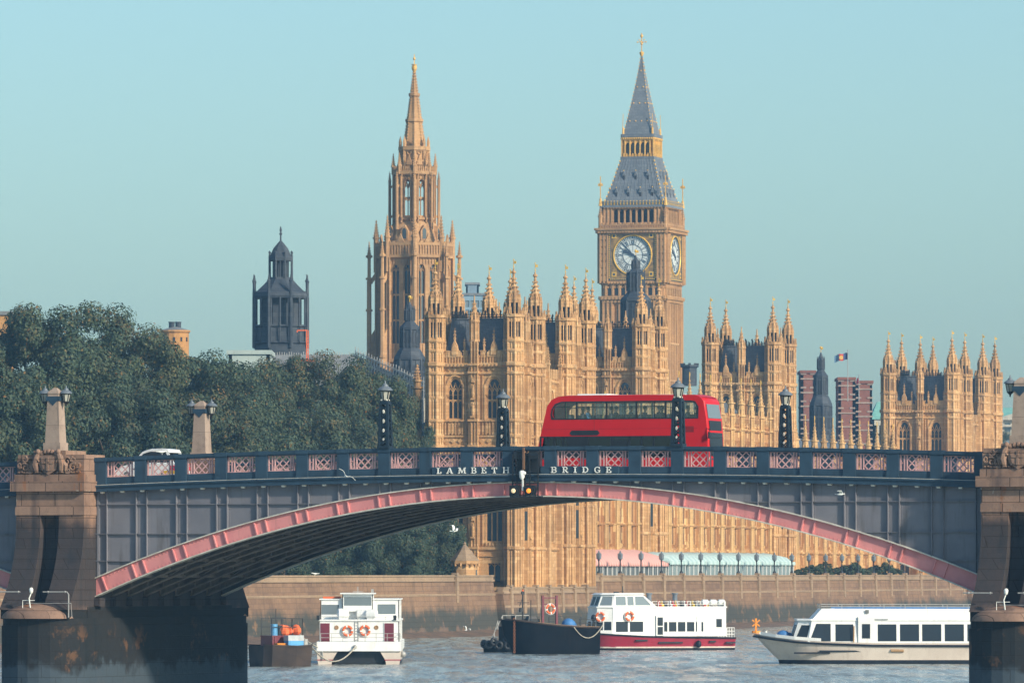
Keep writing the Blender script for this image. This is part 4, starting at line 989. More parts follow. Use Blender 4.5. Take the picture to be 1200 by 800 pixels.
    for z in (9.6, 17.7, 21.1, 24.0, 29.4, 30.3): mb.box(c-.6, c+.6, -.78, 0, z, z+.24)
    mb.ngon(c, -.05, 8, [(.50, 33.0), (.50, 35.4)], R(22.5)); mb.ngon(c, -.05, 8, [(.62, 33.0), (.62, 33.25)], R(22.5)); mb.ngon(c, -.05, 8, [(.64, 35.2), (.64, 35.45)], R(22.5))
    for i in range(8):
        a = R(22.5+45*i); mb.ngon(c+.48*math.cos(a), -.05+.48*math.sin(a), 4, [(.09, 33.0), (.09, 35.6), (.01, 36.3)], a)
    mb.ngon(c, -.05, 8, [(.48, 35.4), (.28, 36.5), (.09, 37.6), (.07, 38.2)], R(22.5)); crockets(mb, c, -.05, 8, 35.5, 37.5, .46, .1, R(22.5), 4, .12)
    mb.M = Matrix.Identity(4)
def cresting(mb, x0, x1, y0, y1, z):
    for (a, b) in (((x0, y0), (x1, y0)), ((x1, y0), (x1, y1)), ((x1, y1), (x0, y1)), ((x0, y1), (x0, y0))):
        L = math.hypot(b[0]-a[0], b[1]-a[1]); n = int(L/.42)
        for i in range(n+1):
            x, y = a[0]+(b[0]-a[0])*i/n, a[1]+(b[1]-a[1])*i/n
            mb.bar((x, y, z), (x, y, z+(.95 if i % 2 else .6)), .09); 
            if i % 2: mb.ball((x, y, z+.75), .13, n=5, m=3)
        mb.bar((*a, z+.12), (*b, z+.12), .07); mb.bar((*a, z+.42), (*b, z+.42), .05)
def tower_block(label, x1, y0, w_, d_, dz=0.0, wins=(0, 1), low=True, far=False):
    """a pavilion tower whose south-east (right, near) corner is at palace (x1, y0)"""
    r0 = root('palace_pavilion', label, 'palace', PW(x1, y0, dz), -PH, 'turreted pavilions of the riverside palace')
    mb = MB(); x0 = -w_
    face_block(mb, wallM((x0, 0), (0, 0)), w_, 0 in wins, r0, low)
    face_block(mb, wallM((0, 0), (0, d_)), d_, 1 in wins, r0, low, .10)
    face_block(mb, wallM((0, d_), (x0, d_)), w_, False, r0)
    face_block(mb, wallM((x0, d_), (x0, 0)), d_, False, r0)
    mb.box(x0+.6, -.6, .6, d_-.6, 3.6, 31.0); mb.build('wall', M['stone'], r0)
    rf = MB(); zb, ztp = 31.05, 35.55
    rf.loft([[(x0+.9, .9, zb), (-.9, .9, zb), (-.9, d_-.9, zb), (x0+.9, d_-.9, zb)], [(x0+1.5, 1.5, ztp), (-1.5, 1.5, ztp), (-1.5, d_-1.5, ztp), (x0+1.5, d_-1.5, ztp)]])
    for u in np.arange(x0+1.6, -1.4, .75):
        rf.bar((u, .93+.0, zb+.1), (u*.93+x0*.035, 1.5, ztp), .07)
    rf.box(x0+1.4, -1.4, 1.4, d_-1.4, ztp, ztp+.14)
    roof = rf.build('roof', M['iron_roof'] if False else M['slate'], r0)
    cr = MB(); cresting(cr, x0+1.5, -1.5, 1.5, d_-1.5, ztp+.12); cr.build('roof_cresting', M['black'], roof)
    for x, y in ((x0, 0), (0, 0), (0, d_), (x0, d_)):
        t_ = put('turret', TUR[0], r0, (x, y, 0)); put('vane', TUR[1], t_, (0,0,0), random.random()*.5-.2)
    return r0
TA = tower_block('nearest palace pavilion tower, facing the river above the small trees', 0, 0, 9.2, 9.2)
TB = tower_block('second palace pavilion tower, close behind the nearest one', 0, 22.5, 9.2, 9.2, .35)
T2 = tower_block('palace pavilion tower just left of the clock tower shaft', -9.2, pal_y(751.5, -9.2), 8.8, 9.0, 2.2, low=False)
T3 = tower_block('palace pavilion tower standing alone right of the clock tower', -9.2, pal_y(905.7, -9.2), 8.8, 9.0, 2.3, low=False)
yN = pal_y(1115.7, -.8)
TN = tower_block('farthest palace pavilion tower, left front one of the pair near the right pier', -.8, yN, 9.6, 9.2, .3)
TN2 = tower_block('farthest palace pavilion tower, right hand one of the pair near the right pier', -.8, yN+22.5, 9.6, 9.2, .5)
def link(label, x1, y0, y1, w_, zp, name='palace_link'):
    """lower wing between the two towers of a pavilion"""
    r0 = root(name, label, 'palace', PW(x1, y0), -PH, 'low wings joining the pavilion towers'); L = y1-y0; mb = MB(); Mx = wallM((0, 0), (0, L)); hol = []; hr = []; mk = []
    nb = max(1, int(L/4.4))
    for i in range(nb):
        b = L*(i+.5)/nb
        for za, zb_, ww, pt in ((24.0, 28.0, 1.7, True), (10.5, 17.2, 1.6, False)):
            hol.append(arch(b, ww, za, zb_) if pt else rect(b-ww/2, b+ww/2, za, zb_)); hr.append((b-ww/2-.1, b+ww/2+.1, za, zb_+.1)); mk.append((b, ww, za, zb_, pt))
    mb.M = Mx; mb.plate([(0, 3.6), (L, 3.6), (L, zp), (0, zp)], hol, 0, .5)
    for b, ww, za, zb_, pt in mk: gwindow(r0, Mx, b, ww, za, zb_, 2, pt, ((za+zb_)/2,))
    mb.M = Mx
    for za, zb_ in ((10, 17.6), (17.9, 21), (22.5, 23.9), (24.1, zp-.6)): ribs(mb, L, za, zb_, .42, hr)
    for z in (9.55, 17.6, 21.05, 24.0, zp-.5): band(mb, L, z, .25, .25, 0, .6)
    ribs(mb, L, zp, zp+.8, .4, (), .14, .14); n = int(L/1.0)
    for i in range(n): mb.box(L*(i+.5)/n-.3, L*(i+.5)/n+.3, -.14, .2, zp-.05, zp+1.1)
    for i in range(nb+1):
        u = min(max(L*i/nb, .5), L-.5); mb.box(u-.45, u+.45, -.6, 0, 3.6, zp); pinnacle(mb, u, -.3, zp-.1, zp+1.6, zp+3.6, .28)
    mb.M = Matrix.Identity(4); mb.box(-w_, -.55, .1, L-.1, 3.6, zp-.2); mb.build('wall', M['stone'], r0)
    rf = MB(); rf.loft([[(-w_, 0, zp-.2), (-.8, 0, zp-.2), (-.8, L, zp-.2), (-w_, L, zp-.2)], [(-w_*.6, 0, zp+3.3), (-w_*.4, 0, zp+3.3), (-w_*.4, L, zp+3.3), (-w_*.6, L, zp+3.3)]]); rf.build('roof', M['slate'], r0); return r0
link('lower wing between the two nearest pavilion towers', -.6, 9.9, 21.8, 8.4, 29.3)
link('lower wing between the two farthest pavilion towers', -1.4, yN+9.9, yN+21.8, 8.8, 29.5)
def palace_range(label, y0, y1, zp, bay=5.63):
    """long river front seen at a slant: panelled bays between pinnacled buttresses"""
    r0 = root('palace_range', label, 'palace', PW(-9.6, y0), -PH, 'long ranges of the palace river front'); L = y1-y0; mb = MB(); Mx = wallM((0, 0), (0, L))
    nb = int(round(L/bay)); b_ = L/nb; hol, hr, mk = [], [], []
    lev = ((10.6, 15.8), (17.6, zp-2.6)) if zp < 27 else ((10.6, 15.8), (17.6, 22.6), (24.3, zp-1.8))
    for i in range(nb):
        c = b_*(i+.5)
        for za, zb_ in lev:
            hol.append(rect(c-.55, c+.55, za, zb_)); hr.append((c-.75, c+.75, za, zb_)); mk.append((c, za, zb_))
    mb.M = Mx; mb.plate([(0, 5.2), (L, 5.2), (L, zp), (0, zp)], hol, 0, .5)
    for c, za, zb_ in mk: gwindow(r0, Mx, c, 1.1, za, zb_, 2, False, ((za+zb_)/2,), .08, M['stone_warm'])
    mb.M = Mx
    for za, zb_ in ((6.2, 9.3),)+tuple((a-.4, b+.4) for a, b in lev): ribs(mb, L, za, zb_, b_/8, hr, .16, .20)
    for z in (9.55, 12.9, 16.4, 17.0, 23.3 if zp > 27 else 20.1, zp-.9): band(mb, L, z, .24, .26, 0, .7)
    frieze(mb, L, zp-.6, zp-.05, 0, .7); ribs(mb, L, zp, zp+.85, .42, (), .16, .12); mb.box(0, L, -.12, .2, zp+.7, zp+.9)
    for i in range(nb*4):
        u = L*(i+.5)/nb/4; mb.box(u-.35, u+.35, -.12, .2, zp+.85, zp+1.35)
    bt = MB(); bt.M = Mx
    for i in range(nb+1):
        u = min(max(b_*i, .6), L-.6)
        for mq, lvv in ((bt, [(.62, 5.0), (.62, 9.5), (.52, 9.8), (.52, 16.9), (.46, 17.2), (.46, zp+1.2)]),): mq.ngon(u, -.12, 8, lvv, R(22.5), sy=.85)
        for k in range(8):
            a = R(22.5+45*k); bt.ngon(u+.48*math.cos(a), -.12+.42*math.sin(a), 4, [(.07, 9.7), (.07, zp+2.0)], a)
        for z in (9.6, 13.0, 16.5, zp-.8, zp+1.0): bt.ngon(u, -.12, 8, [(.70, z), (.70, z+.25)], R(22.5), sy=.9)
        bt.ngon(u, -.12, 8, [(.44, zp+1.2), (.44, zp+2.7)], R(22.5)); bt.ngon(u, -.12, 8, [(.60, zp+2.6), (.60, zp+2.8)], R(22.5))
        bt.ngon(u, -.12, 8, [(.36, zp+2.7), (.21, zp+3.9), (.08, zp+4.9), (.15, zp+5.0), (.04, zp+5.4)], R(22.5)); crockets(bt, u, -.12, 8, zp+2.8, zp+4.8, .35, .08, R(22.5), 4, .11)
        bt.M = Mx; bt.build('buttress', M['stone_pale_sunlit'], r0); bt = MB(); bt.M = Mx
    mb.M = Matrix.Identity(4); mb.box(-13, -.55, 0, L, 5.2, zp-.2); mb.build('wall', M['stone_warm'], r0)
    for i in range(nb+1):
        v = MB(); u = min(max(b_*i, .6), L-.6); v.bar((.12, u, zp+5.3), (.12, u, zp+6.2), .08); v.box(.10, .14, u, u+.3, zp+5.7, zp+6.1)
        v.build('vane', M['gold'], r0)
    rf = MB(); rf.loft([[(-12.6, 0, zp-.2), (-.9, 0, zp-.2), (-.9, L, zp-.2), (-12.6, L, zp-.2)], [(-7.4, 0, zp+3.4), (-6.2, 0, zp+3.4), (-6.2, L, zp+3.4), (-7.4, L, zp+3.4)]])
    rf.build('roof', M['slate'], r0); return r0
y2, y3 = pal_y(751.5, -9.2), pal_y(905.7, -9.2)
palace_range('long palace river front behind the pink marquee, seen at a slant', 31.9, y2-.3, 23.2)
palace_range('taller middle palace river front below the clock tower, behind the blue marquee', y2+9.2, y3-.3, 26.8)
palace_range('far low palace river front with a row of pinnacles, left of the farthest pavilion', y3+9.2, yN-.4, 22.7)
# lodge on the river wall
lo = root('wall_lodge', 'small octagonal stone lodge with a conical roof on the river wall beside the palace', 'lodge', PW(-1.6, -14.6, -.55), -PH)
mb = MB(); mb.ngon(0, 0, 8, [(1.6, -.5), (1.45, 5.0), (1.45, 8.3), (1.72, 8.45), (1.72, 8.8), (1.4, 8.85)], R(22.5))
for i in range(16): a = R(22.5*i); mb.ngon(1.62*math.cos(a), 1.62*math.sin(a), 4, [(.12, 8.2), (.12, 8.55)], a)
mb.build('wall', M['stone'], lo)
mb = MB(); mb.ngon(0, 0, 8, [(1.68, 8.82), (.85, 9.75), (.15, 10.6), (.2, 10.7), (.05, 10.9)], R(22.5)); mb.build('roof', M['coping'], lo)
mb = MB(); mb.M = Matrix.Rotation(R(0), 4, 'Z'); mb.box(1.30, 1.36, -.22, .22, 6.6, 7.8); mb.build('window', M['glass_dark'], lo)

# ================================================================== clock tower
DB = 1130.0; zb_ = lambda y: zat(y, DB); ub = DB/F
ct = root('clock_tower', 'tall gothic clock tower with a white dial and pointed grey spire', 'clock tower', (xat(752, DB), DB, 0), -R(16.2))
HB = 5.2                                               # half width of the shaft
ST = M['stone_far']
faces = [Matrix.Rotation(R(90*k), 4, 'Z') for k in range(4)]
mb = MB(); zc0, zc1 = zb_(352), zb_(333)
mb.box(-HB, HB, -HB, HB, 4, zc1)
for k, Fm in enumerate(faces):
    mb.M = Fm @ Matrix.Translation((-HB, -HB, 0)); W_ = 2*HB
    for a in (0, W_-1.7): mb.box(a, a+1.7, -.42, 0, 4, zc0); 
    for a in (.1, .85, 1.6, W_-1.6, W_-.85, W_-.1): mb.box(a-.1, a+.1, -.58, 0, 4, zc0)
    for i in range(7):
        c = 1.7+(W_-3.4)*i/6; mb.box(c-.17, c+.17, -.32, 0, 4, zc0-.6)
        if i < 6:
            c2 = c+(W_-3.4)/12; mb.box(c2-.06, c2+.06, -.12, 0, 4, zc0-.6); mb.box(c2-.46, c2-.38, -.1, 0, 4, zc0-.6); mb.box(c2+.38, c2+.46, -.1, 0, 4, zc0-.6)
    for z in np.arange(14, zc0-2, 6.1): band(mb, W_, z, .34, .34); frieze(mb, W_-3.4, z+.5, z+1.5, 1.7, .8)
    band(mb, W_, zc0-.5, .5, .5, 0, .6); band(mb, W_+.8, zc0, .55, .7, -.4, .6)
    for i in range(9): c = W_*(i+.5)/9; mb.box(c-.16, c+.16, -.40, 0, zc0+.6, zc1); mb.box(c-.45, c+.45, -.3, 0, zc1-.8, zc1-.1)
    band(mb, W_+.5, zc1-.1, .45, .6, -.25, .5)
mb.M = Matrix.Identity(4); mb.build('shaft', ST, ct)
for Fm in faces:                                        # windows in the small arcade below the dial and slit lights down the shaft
    for i in range(8): mb = MB(); mb.M = Fm; c = -HB+2*HB*(i+1)/9; mb.plate(arch(c, .62, zc0+.7, zc1-.7), [], -HB-.05, -HB-.01); mb.build('arcade_window', M['glass_dark'], ct)
    mb = MB(); mb.M = Fm
    for z in np.arange(16.5, zc0-6, 6.1):
        for i in (1, 2, 3, 4): c = -HB+1.7+(2*HB-3.4)*(i+.5)/6; mb.box(c-.13, c+.13, -HB-.02, -HB+.01, z+1, z+4)
    mb.build('window_slits', M['glass_dark'], ct)
# clock stage
HS = 5.45; z1, z2 = zb_(330.5), zb_(272)
mb = MB(); mb.box(-HS, HS, -HS, HS, zc1, z2)
fr = 3.95; zc = zb_(300.5)
for Fm in faces:
    mb.M = Fm @ Matrix.Translation((-HS, -HS, 0)); W_ = 2*HS
    for a, b in ((-.15, 1.32), (W_-1.32, W_+.15)):
        mb.box(a, b, -.45, 0, zc1, z2)
        for z in np.arange(zc1+.3, z2-.4, 1.15): mb.box(a+.2, a+.62, -.55, -.4, z, z+.85); mb.box(b-.62, b-.2, -.55, -.4, z, z+.85)
        for u in (a+.12, (a+b)/2, b-.12): mb.box(u-.1, u+.1, -.62, 0, zc1, z2)
    band(mb, W_+1.0, z2-.35, .5, .85, -.5, .5); band(mb, W_+1.3, z2+.1, .35, 1.05, -.65)
mb.M = Matrix.Identity(4); mb.build('clock_stage', ST, ct)
M['dial'] = NT('opal_dial').bsdf((.74,.80,.78,1), .4, 0, .4)
M['dialink'] = NT('dial_ironwork').bsdf((.055,.085,.13,1), .5, 0, .4)
for k, Fm in enumerate(faces):
    T_ = Fm @ Matrix.Translation((0, -HS, zc)) @ Matrix.Diagonal((.945, 1, .945, 1))
    mb = MB(); mb.M = T_                                # square gilded surround
    sq = fr+.15
    mb.plate([(-sq,-sq),(sq,-sq),(sq,sq),(-sq,sq)], [[(3.42*math.cos(-i*math.pi/20), 3.42*math.sin(-i*math.pi/20)) for i in range(40)]], -.30, 0, mi=0)
    for a, b, c, d in ((-sq-.25, -sq+.12, -sq-.3, sq+.3), (sq-.12, sq+.25, -sq-.3, sq+.3)): mb.box(a, b, -.42, 0, c, d, mi=1)
    for c in (-sq-.3, sq-.05): mb.box(-sq, sq, -.40, 0, c, c+.35, mi=1)
    n = 22
    for i in range(n):
        z = -sq+2*sq*(i+.5)/n
        for x in (-sq-.06, sq+.06): mb.box(x-.12, x+.12, -.48, -.4, z-.11, z+.11, mi=2)
        mb.box(z-.10, z+.10, -.46, -.38, sq+.02, sq+.2, mi=2); mb.box(z-.10, z+.10, -.46, -.38, -sq-.2, -sq-.02, mi=2)
    for sx in (-1, 1):
        for sz in (-1, 1):
            mb.box(sx*3.35-.42, sx*3.35+.42, -.36, -.3, sz*3.35-.42, sz*3.35+.42, mi=2)
            mb.box(sx*3.35-.2, sx*3.35+.2, -.38, -.3, sz*3.35-.2, sz*3.35+.2, mi=1)
    mb.ring((0, -.32, 0), 3.42, .13, 40, 6, mi=2)
    sur = mb.build('dial_surround', [M['bronze'], M['dialink'], M['gold']], ct)
    mb = MB(); mb.M = T_ @ Matrix.Rotation(R(90), 4, 'X'); mb.ngon(0, 0, 48, [(3.42, .05), (3.42, .14)]); dial = mb.build('dial', M['dial'], ct)
    mb = MB(); mb.M = T_
    mb.ring((0, -.16, 0), 3.30, .05, 48, 4); mb.ring((0, -.16, 0), 2.86, .035, 48, 4); mb.ring((0, -.16, 0), 1.78, .05, 40, 4); mb.ring((0, -.16, 0), 2.68, .025, 48, 4)
    for i in range(60):
        a = R(6*i); L = 3.08
        mb.bar((2.9*math.sin(a), -.17, 2.9*math.cos(a)), (3.26*math.sin(a), -.17, 3.26*math.cos(a)), .16 if i % 5 == 0 else .07, .05, up=(0,1,0))
    NUM = ['XII','I','II','III','IV','V','VI','VII','VIII','IX','X','XI']
    for h_ in range(12):                                # roman numerals, feet to the centre
        a = R(30*h_); s_ = NUM[h_]; wch = {'I': .17, 'V': .34, 'X': .36}; tot = sum(wch[c] for c in s_); x = -tot/2
        mb.M = T_ @ Matrix.Rotation(a, 4, 'Y') @ Matrix.Translation((0, 0, 1.88))
        for c in s_:
            w1 = wch[c]
            if c == 'I': mb.bar((x+w1/2, -.17, 0), (x+w1/2, -.17, .74), .075, .05, up=(0,1,0))
            if c == 'V': mb.bar((x+.04, -.17, .74), (x+w1/2, -.17, 0), .075, .05, up=(0,1,0)); mb.bar((x+w1-.04, -.172, .74), (x+w1/2, -.172, 0), .06, .05, up=(0,1,0))
            if c == 'X': mb.bar((x+.04, -.17, .74), (x+w1-.04, -.17, 0), .075, .05, up=(0,1,0)); mb.bar((x+w1-.04, -.172, .74), (x+.04, -.172, 0), .06, .05, up=(0,1,0))
            x += w1
        mb.M = T_
    for i in range(12):
        a = R(30*i+15); mb.bar((1.8*math.sin(a), -.165, 1.8*math.cos(a)), (2.68*math.sin(a), -.165, 2.68*math.cos(a)), .05, .04, up=(0,1,0))
        a = R(30*i); mb.bar((.55*math.sin(a), -.16, .55*math.cos(a)), (1.75*math.sin(a), -.16, 1.75*math.cos(a)), .035, .03, up=(0,1,0))
    mb.build('numerals', M['dialink'], dial)
    ma, ha = R(53*6), R((9+53/60)*30)
    mb = MB(); mb.M = T_
    mb.loft([[(math.sin(ma)*r-math.cos(ma)*w1, -.24, math.cos(ma)*r+math.sin(ma)*w1), (math.sin(ma)*r+math.cos(ma)*w1, -.24, math.cos(ma)*r-math.sin(ma)*w1), (math.sin(ma)*r+math.cos(ma)*w1, -.20, math.cos(ma)*r-math.sin(ma)*w1), (math.sin(ma)*r-math.cos(ma)*w1, -.20, math.cos(ma)*r+math.sin(ma)*w1)] for r, w1 in ((-1.0, .14), (-.5, .09), (.2, .12), (3.05, .05))])
    mb.build('minute_hand', M['dialink'], dial)
    mb = MB(); mb.M = T_
    mb.loft([[(math.sin(ha)*r-math.cos(ha)*w1, -.31, math.cos(ha)*r+math.sin(ha)*w1), (math.sin(ha)*r+math.cos(ha)*w1, -.31, math.cos(ha)*r-math.sin(ha)*w1), (math.sin(ha)*r+math.cos(ha)*w1, -.26, math.cos(ha)*r-math.sin(ha)*w1), (math.sin(ha)*r-math.cos(ha)*w1, -.26, math.cos(ha)*r+math.sin(ha)*w1)] for r, w1 in ((-.7, .18), (-.3, .14), (0, .3), (.3, .2), (1.2, .2), (1.45, .34), (1.95, .03))])
    mb.build('hour_hand', M['dialink'], dial)
# belfry arcade, parapet
z3, z4 = zb_(265), zb_(243)
mb = MB(); mb.box(-HS+.9, HS-.9, -HS+.9, HS-.9, z2, z4, mi=1); HB2 = 5.08
for Fm in faces:
    mb.M = Fm @ Matrix.Translation((-HB2, -HB2, 0)); W_ = 2*HB2; hs = [arch(1.55+(W_-3.1)*(i+.5)/7, .82, z3+.35, z4-.55) for i in range(7)]
    mb.plate([(0, z2), (W_, z2), (W_, z4), (0, z4)], hs, 0, .5)
    for i in range(8): c = 1.55+(W_-3.1)*i/7; mb.box(c-.12, c+.12, -.2, 0, z3, z4)
    for a in (0, W_-1.5):
        mb.box(a, a+1.5, -.3, 0, z2, z4)
        for u in (a+.1, a+.75, a+1.4): mb.box(u-.1, u+.1, -.42, 0, z2, z4)
    band(mb, W_, z4-.35, .35, .5, 0, .5)
    mb.M = Fm @ Matrix.Translation((-HS, -HS, 0)); W_ = 2*HS
    mb.box(0, W_, -.35, .1, z2+.45, z3-.1); ribs(mb, W_, z2+.5, z3, .42, (), .2, .46); mb.box(0, W_, -.46, .12, z3-.15, z3+.08)
    for i in range(15): c = W_*(i+.5)/15; mb.box(c-.14, c+.14, -.4, .05, z3, z3+.35)
mb.M = Matrix.Identity(4); mb.build('belfry', [ST, M['opening_shade']], ct)
for sx in (-1, 1):
    for sy in (-1, 1): mb = MB(); pinnacle(mb, sx*(HS+.1), sy*(HS+.1), z2, z3+1.4, z4+.2, .34, 8, R(22.5), 4); mb.build('corner_pinnacle', ST, ct)
# lower roof, gilt eaves, dormers
z5 = zb_(187.5)
def rp(f):  # concave lower roof half width
    return 5.42+(2.85-5.42)*(f**.82)
mb = MB(); N = 10
mb.loft([[(-rp(f), -rp(f), z4+(z5-z4)*f), (rp(f), -rp(f), z4+(z5-z4)*f), (rp(f), rp(f), z4+(z5-z4)*f), (-rp(f), rp(f), z4+(z5-z4)*f)] for f in [i/N for i in range(N+1)]])
for Fm in faces:
    mb.M = Fm
    for i in range(13):
        c = (i-6)/6.5; 
        for j in range(N):
            f, g = j/N, (j+1)/N; mb.bar((c*rp(f), -rp(f)-.01, z4+(z5-z4)*f), (c*rp(g), -rp(g)-.01, z4+(z5-z4)*g), .08, .06)
mb.M = Matrix.Identity(4)
mb.m = [1]*len(mb.m); eav = mb; dormers = []
for Fm in faces:
    mb = eav; mb.M = Fm
    mb.box(-5.58, 5.58, -5.66, -5.38, z4-.25, z4+.15, mi=1); mb.box(-5.63, 5.63, -5.70, -5.38, z4+.55, z4+.65, mi=1)
    for i in range(40): c = -5.5+11.0*(i+.5)/40; mb.box(c-.07, c+.07, -5.68, -5.48, z4+.15, z4+.85, mi=1 if i % 2 else 0)
    for f, n in ((.22, 4), (.58, 3)):
        for i in range(n):
            c = (i-(n-1)/2)*2.05; y = -rp(f)
            z = z4+(z5-z4)*f; mb = MB(); mb.M = Fm; mb.box(c-.25, c+.25, y-.02, y+.9, z-.4, z+.55, mi=1); mb.plate([(c-.32, z+.5), (c+.32, z+.5), (c, z+1.25)], [], y-.08, y+.8, mi=1)
            mb.box(c-.15, c+.15, y-.06, y-.01, z-.3, z+.5, mi=2); mb.ball((c, y-.05, z+1.35), .10, mi=0, n=6, m=4); dormers.append(mb)
    mb = MB(); mb.M = Fm
    mb = eav; mb.M = Fm
    for j in range(12):
        f = (j+.5)/12; q = rp(f); mb.ball((q, -q, z4+(z5-z4)*f), .15, mi=0, n=6, m=4)
mb.M = Matrix.Identity(4)
lr = eav.build('lower_roof', [M['gold'], M['iron_roof'], M['opening_shade']], ct)
for mb in dormers: mb.build('dormer', [M['gold'], M['iron_roof'], M['opening_shade']], lr)
for sx in (-1, 1):
    for sy in (-1, 1):
        mb = MB(); x, y = sx*5.55, sy*5.55; mb.bar((x, y, z4), (x, y, z4+4.9), .13); mb.ball((x, y, z4+1.1), .22, n=8, m=5); mb.ball((x, y, z4+3.6), .24, n=8, m=5, sx=1.3, sy=.5); mb.box(x-.4, x+.4, y-.06, y+.06, z4+3.3, z4+3.7); mb.ngon(x, y, 6, [(.34, z4), (.2, z4+1.0)]); mb.build('roof_finial', M['gilt_stone'], lr)
# gilded lantern stage
z6 = zb_(160); hl = 2.58
mb = MB(); mb.box(-hl+.5, hl-.5, -hl+.5, hl-.5, z5, z6, mi=1)
mb.box(-hl-.3, hl+.3, -hl-.3, hl+.3, z5-.05, z5+.4, mi=2)
for Fm in faces:
    mb.M = Fm @ Matrix.Translation((-hl, -hl, 0)); W_ = 2*hl
    hs = [arch(.45+(W_-.9)*(i+.5)/5, .74, z5+.75, z5+2.75) for i in range(5)]
    mb.plate([(0, z5), (W_, z5), (W_, z6-.6), (0, z6-.6)], hs, 0, .3, mi=0)
    for i in range(6): c = .45+(W_-.9)*i/5; mb.box(c-.1, c+.1, -.16, 0, z5+.4, z6-.4, mi=0)
    for i in range(10): c = W_*(i+.5)/10; mb.box(c-.1, c+.1, -.28, -.18, z5+.35, z5+.95, mi=0)
    band(mb, W_+.4, z6-.65, .3, .3, -.2); mb.box(-.1, W_+.1, -.3, .2, z6-.3, z6+.25, mi=2)
    for i in range(14): c = W_*(i+.5)/14; mb.ball((c, -.3, z6-.45), .13, mi=0, n=6, m=4)
mb.M = Matrix.Identity(4)
mb.build('lantern', [M['gilt_stone'], M['glass_dark'], M['iron_roof']], ct)
for sx in (-1, 1):
    for sy in (-1, 1): mb = MB(); mb.bar((sx*2.7, sy*2.7, z5+.3), (sx*2.7, sy*2.7, z5+3.6), .16); mb.bar((sx*2.6, sy*2.6, z5+3.4), (sx*2.5, sy*2.5, z6+3.6), .08); mb.ngon(sx*2.5, sy*2.5, 6, [(.2, z6), (.16, z6+1.2), (.05, z6+1.5)]); mb.build('lantern_pinnacle', M['gilt_stone'], ct)
# spire
z7 = zb_(64)
def sp_(f): return 2.5*((1-f)**1.22)*.96+.10
mb = MB(); N = 14
mb.loft([[(-sp_(f), -sp_(f), z6+.2+(z7-z6)*f), (sp_(f), -sp_(f), z6+.2+(z7-z6)*f), (sp_(f), sp_(f), z6+.2+(z7-z6)*f), (-sp_(f), sp_(f), z6+.2+(z7-z6)*f)] for f in [i/N for i in range(N+1)]])
mb.m = [0]*len(mb.m); mb.mi = 1
for Fm in faces:
    mb.M = Fm
    for j in range(22):
        f = (j+.5)/22; q = sp_(f)+.02; mb.ball((q, -q, z6+(z7-z6)*f+.2), .115, n=5, m=3)
    for f, n in ((.18, 4), (.40, 3), (.60, 2), (.8, 1)):
        for i in range(n): c = (i-(n-1)/2)*1.0; mb.ball((c, -sp_(f)-.04, z6+(z7-z6)*f), .13, n=6, m=4)
mb.M = Matrix.Identity(4); spi = mb.build('spire', [M['iron_roof'], M['gilt_stone']], ct)
zt_ = zb_(39)
mb = MB(); mb.ngon(0, 0, 8, [(.14, z7-.4), (.36, z7+.1), (.40, z7+.35), (.1, z7+.5)]); mb.bar((0,0,z7), (0,0,zt_), .13)
q = z7+1.95
mb.ball((0,0,q+1.1), .26, n=8, m=5); mb.ball((0,0,q-.2), .22, n=8, m=5); mb.bar((-.75,0,q+.1), (.75,0,q+.1), .10); mb.bar((0,-.75,q+.1), (0,.75,q+.1), .10)
for s in (-1, 1): mb.ball((s*.75,0,q+.1), .13, n=6, m=4); mb.ball((s*.42,0,q+.45), .12, n=6, m=4); mb.ball((0,s*.75,q+.1), .13, n=6, m=4)
mb.ball((0,0,zt_-.6), .2, n=8, m=5); mb.build('finial', M['gilt_stone'], spi)

# ================================================================== central octagonal tower
DC = 960.0; zc_ = lambda y: zat(y, DC)
ot = root('octagonal_tower', 'tall octagonal stone tower with a crocketed spire, left of the palace pavilions', 'tower', (xat(485.5, DC), DC, 0), R(1.0)); ot.scale = (1,1,1)
def oct_stage(mb, r, z0, z1, wide, lights, wz0, wz1, parent, win=True, rows=1, glass_in=True):
    """one stage: eight faces with tall paired lights between corner buttresses (corner towards the river)"""
    rot = R(-90)
    for i in range(8):
        a0, a1 = rot+R(45*i), rot+R(45*(i+1))
        p0, p1 = (r*math.cos(a0), r*math.sin(a0)), (r*math.cos(a1), r*math.sin(a1))
        Mx = wallM(p0, p1); L = math.hypot(p1[0]-p0[0], p1[1]-p0[1]); hol = []
        front = i in (0, 7, 1, 6)
        for k in range(lights):
            c = L*(.5+(k-(lights-1)/2)*.46) if lights > 1 else L/2
            hol.append((c, wide, wz0, wz1))
        mb.M = Mx; mb.plate([(0, z0), (L, z0), (L, z1), (0, z1)], [arch(c, w_, a, b) for c, w_, a, b in hol], 0, .5)
        for c, w_, a, b in hol:
            if front or rows == 2: gwindow(parent, Mx, c, w_, a, b, 2, True, [a+(b-a)*q for q in ((.5,) if rows == 2 else (.30, .62))], .4, ST, pane=rows != 2)
        mb.M = Mx
        ribs(mb, L-.8, z0, z1, .45, [(c-w_/2-.05, c+w_/2+.05, a, b) for c, w_, a, b in hol], .10, .1, .4)
    mb.M = Matrix.Identity(4)
    for i in range(8):
        a = rot+R(45*i); mb.ngon(r*math.cos(a), r*math.sin(a), 6, [(.40*r/5+.06, z0), (.34*r/5+.06, z1)], a)
        for d in (-.1, .1): mb.ngon((r+.3)*math.cos(a+d*5/r), (r+.3)*math.sin(a+d*5/r), 4, [(.10, z0), (.10, z1)], a)
def oct_band(mb, r, z, h=.4, pr=.35):
    mb.ngon(0, 0, 8, [(r, z-h*.6), (r+pr, z), (r+pr, z+h), (r, z+h+.05)], R(-90))
rm = 5.15; za, zb1, zp1 = 4.0, zc_(303), zc_(289)
mb = MB()
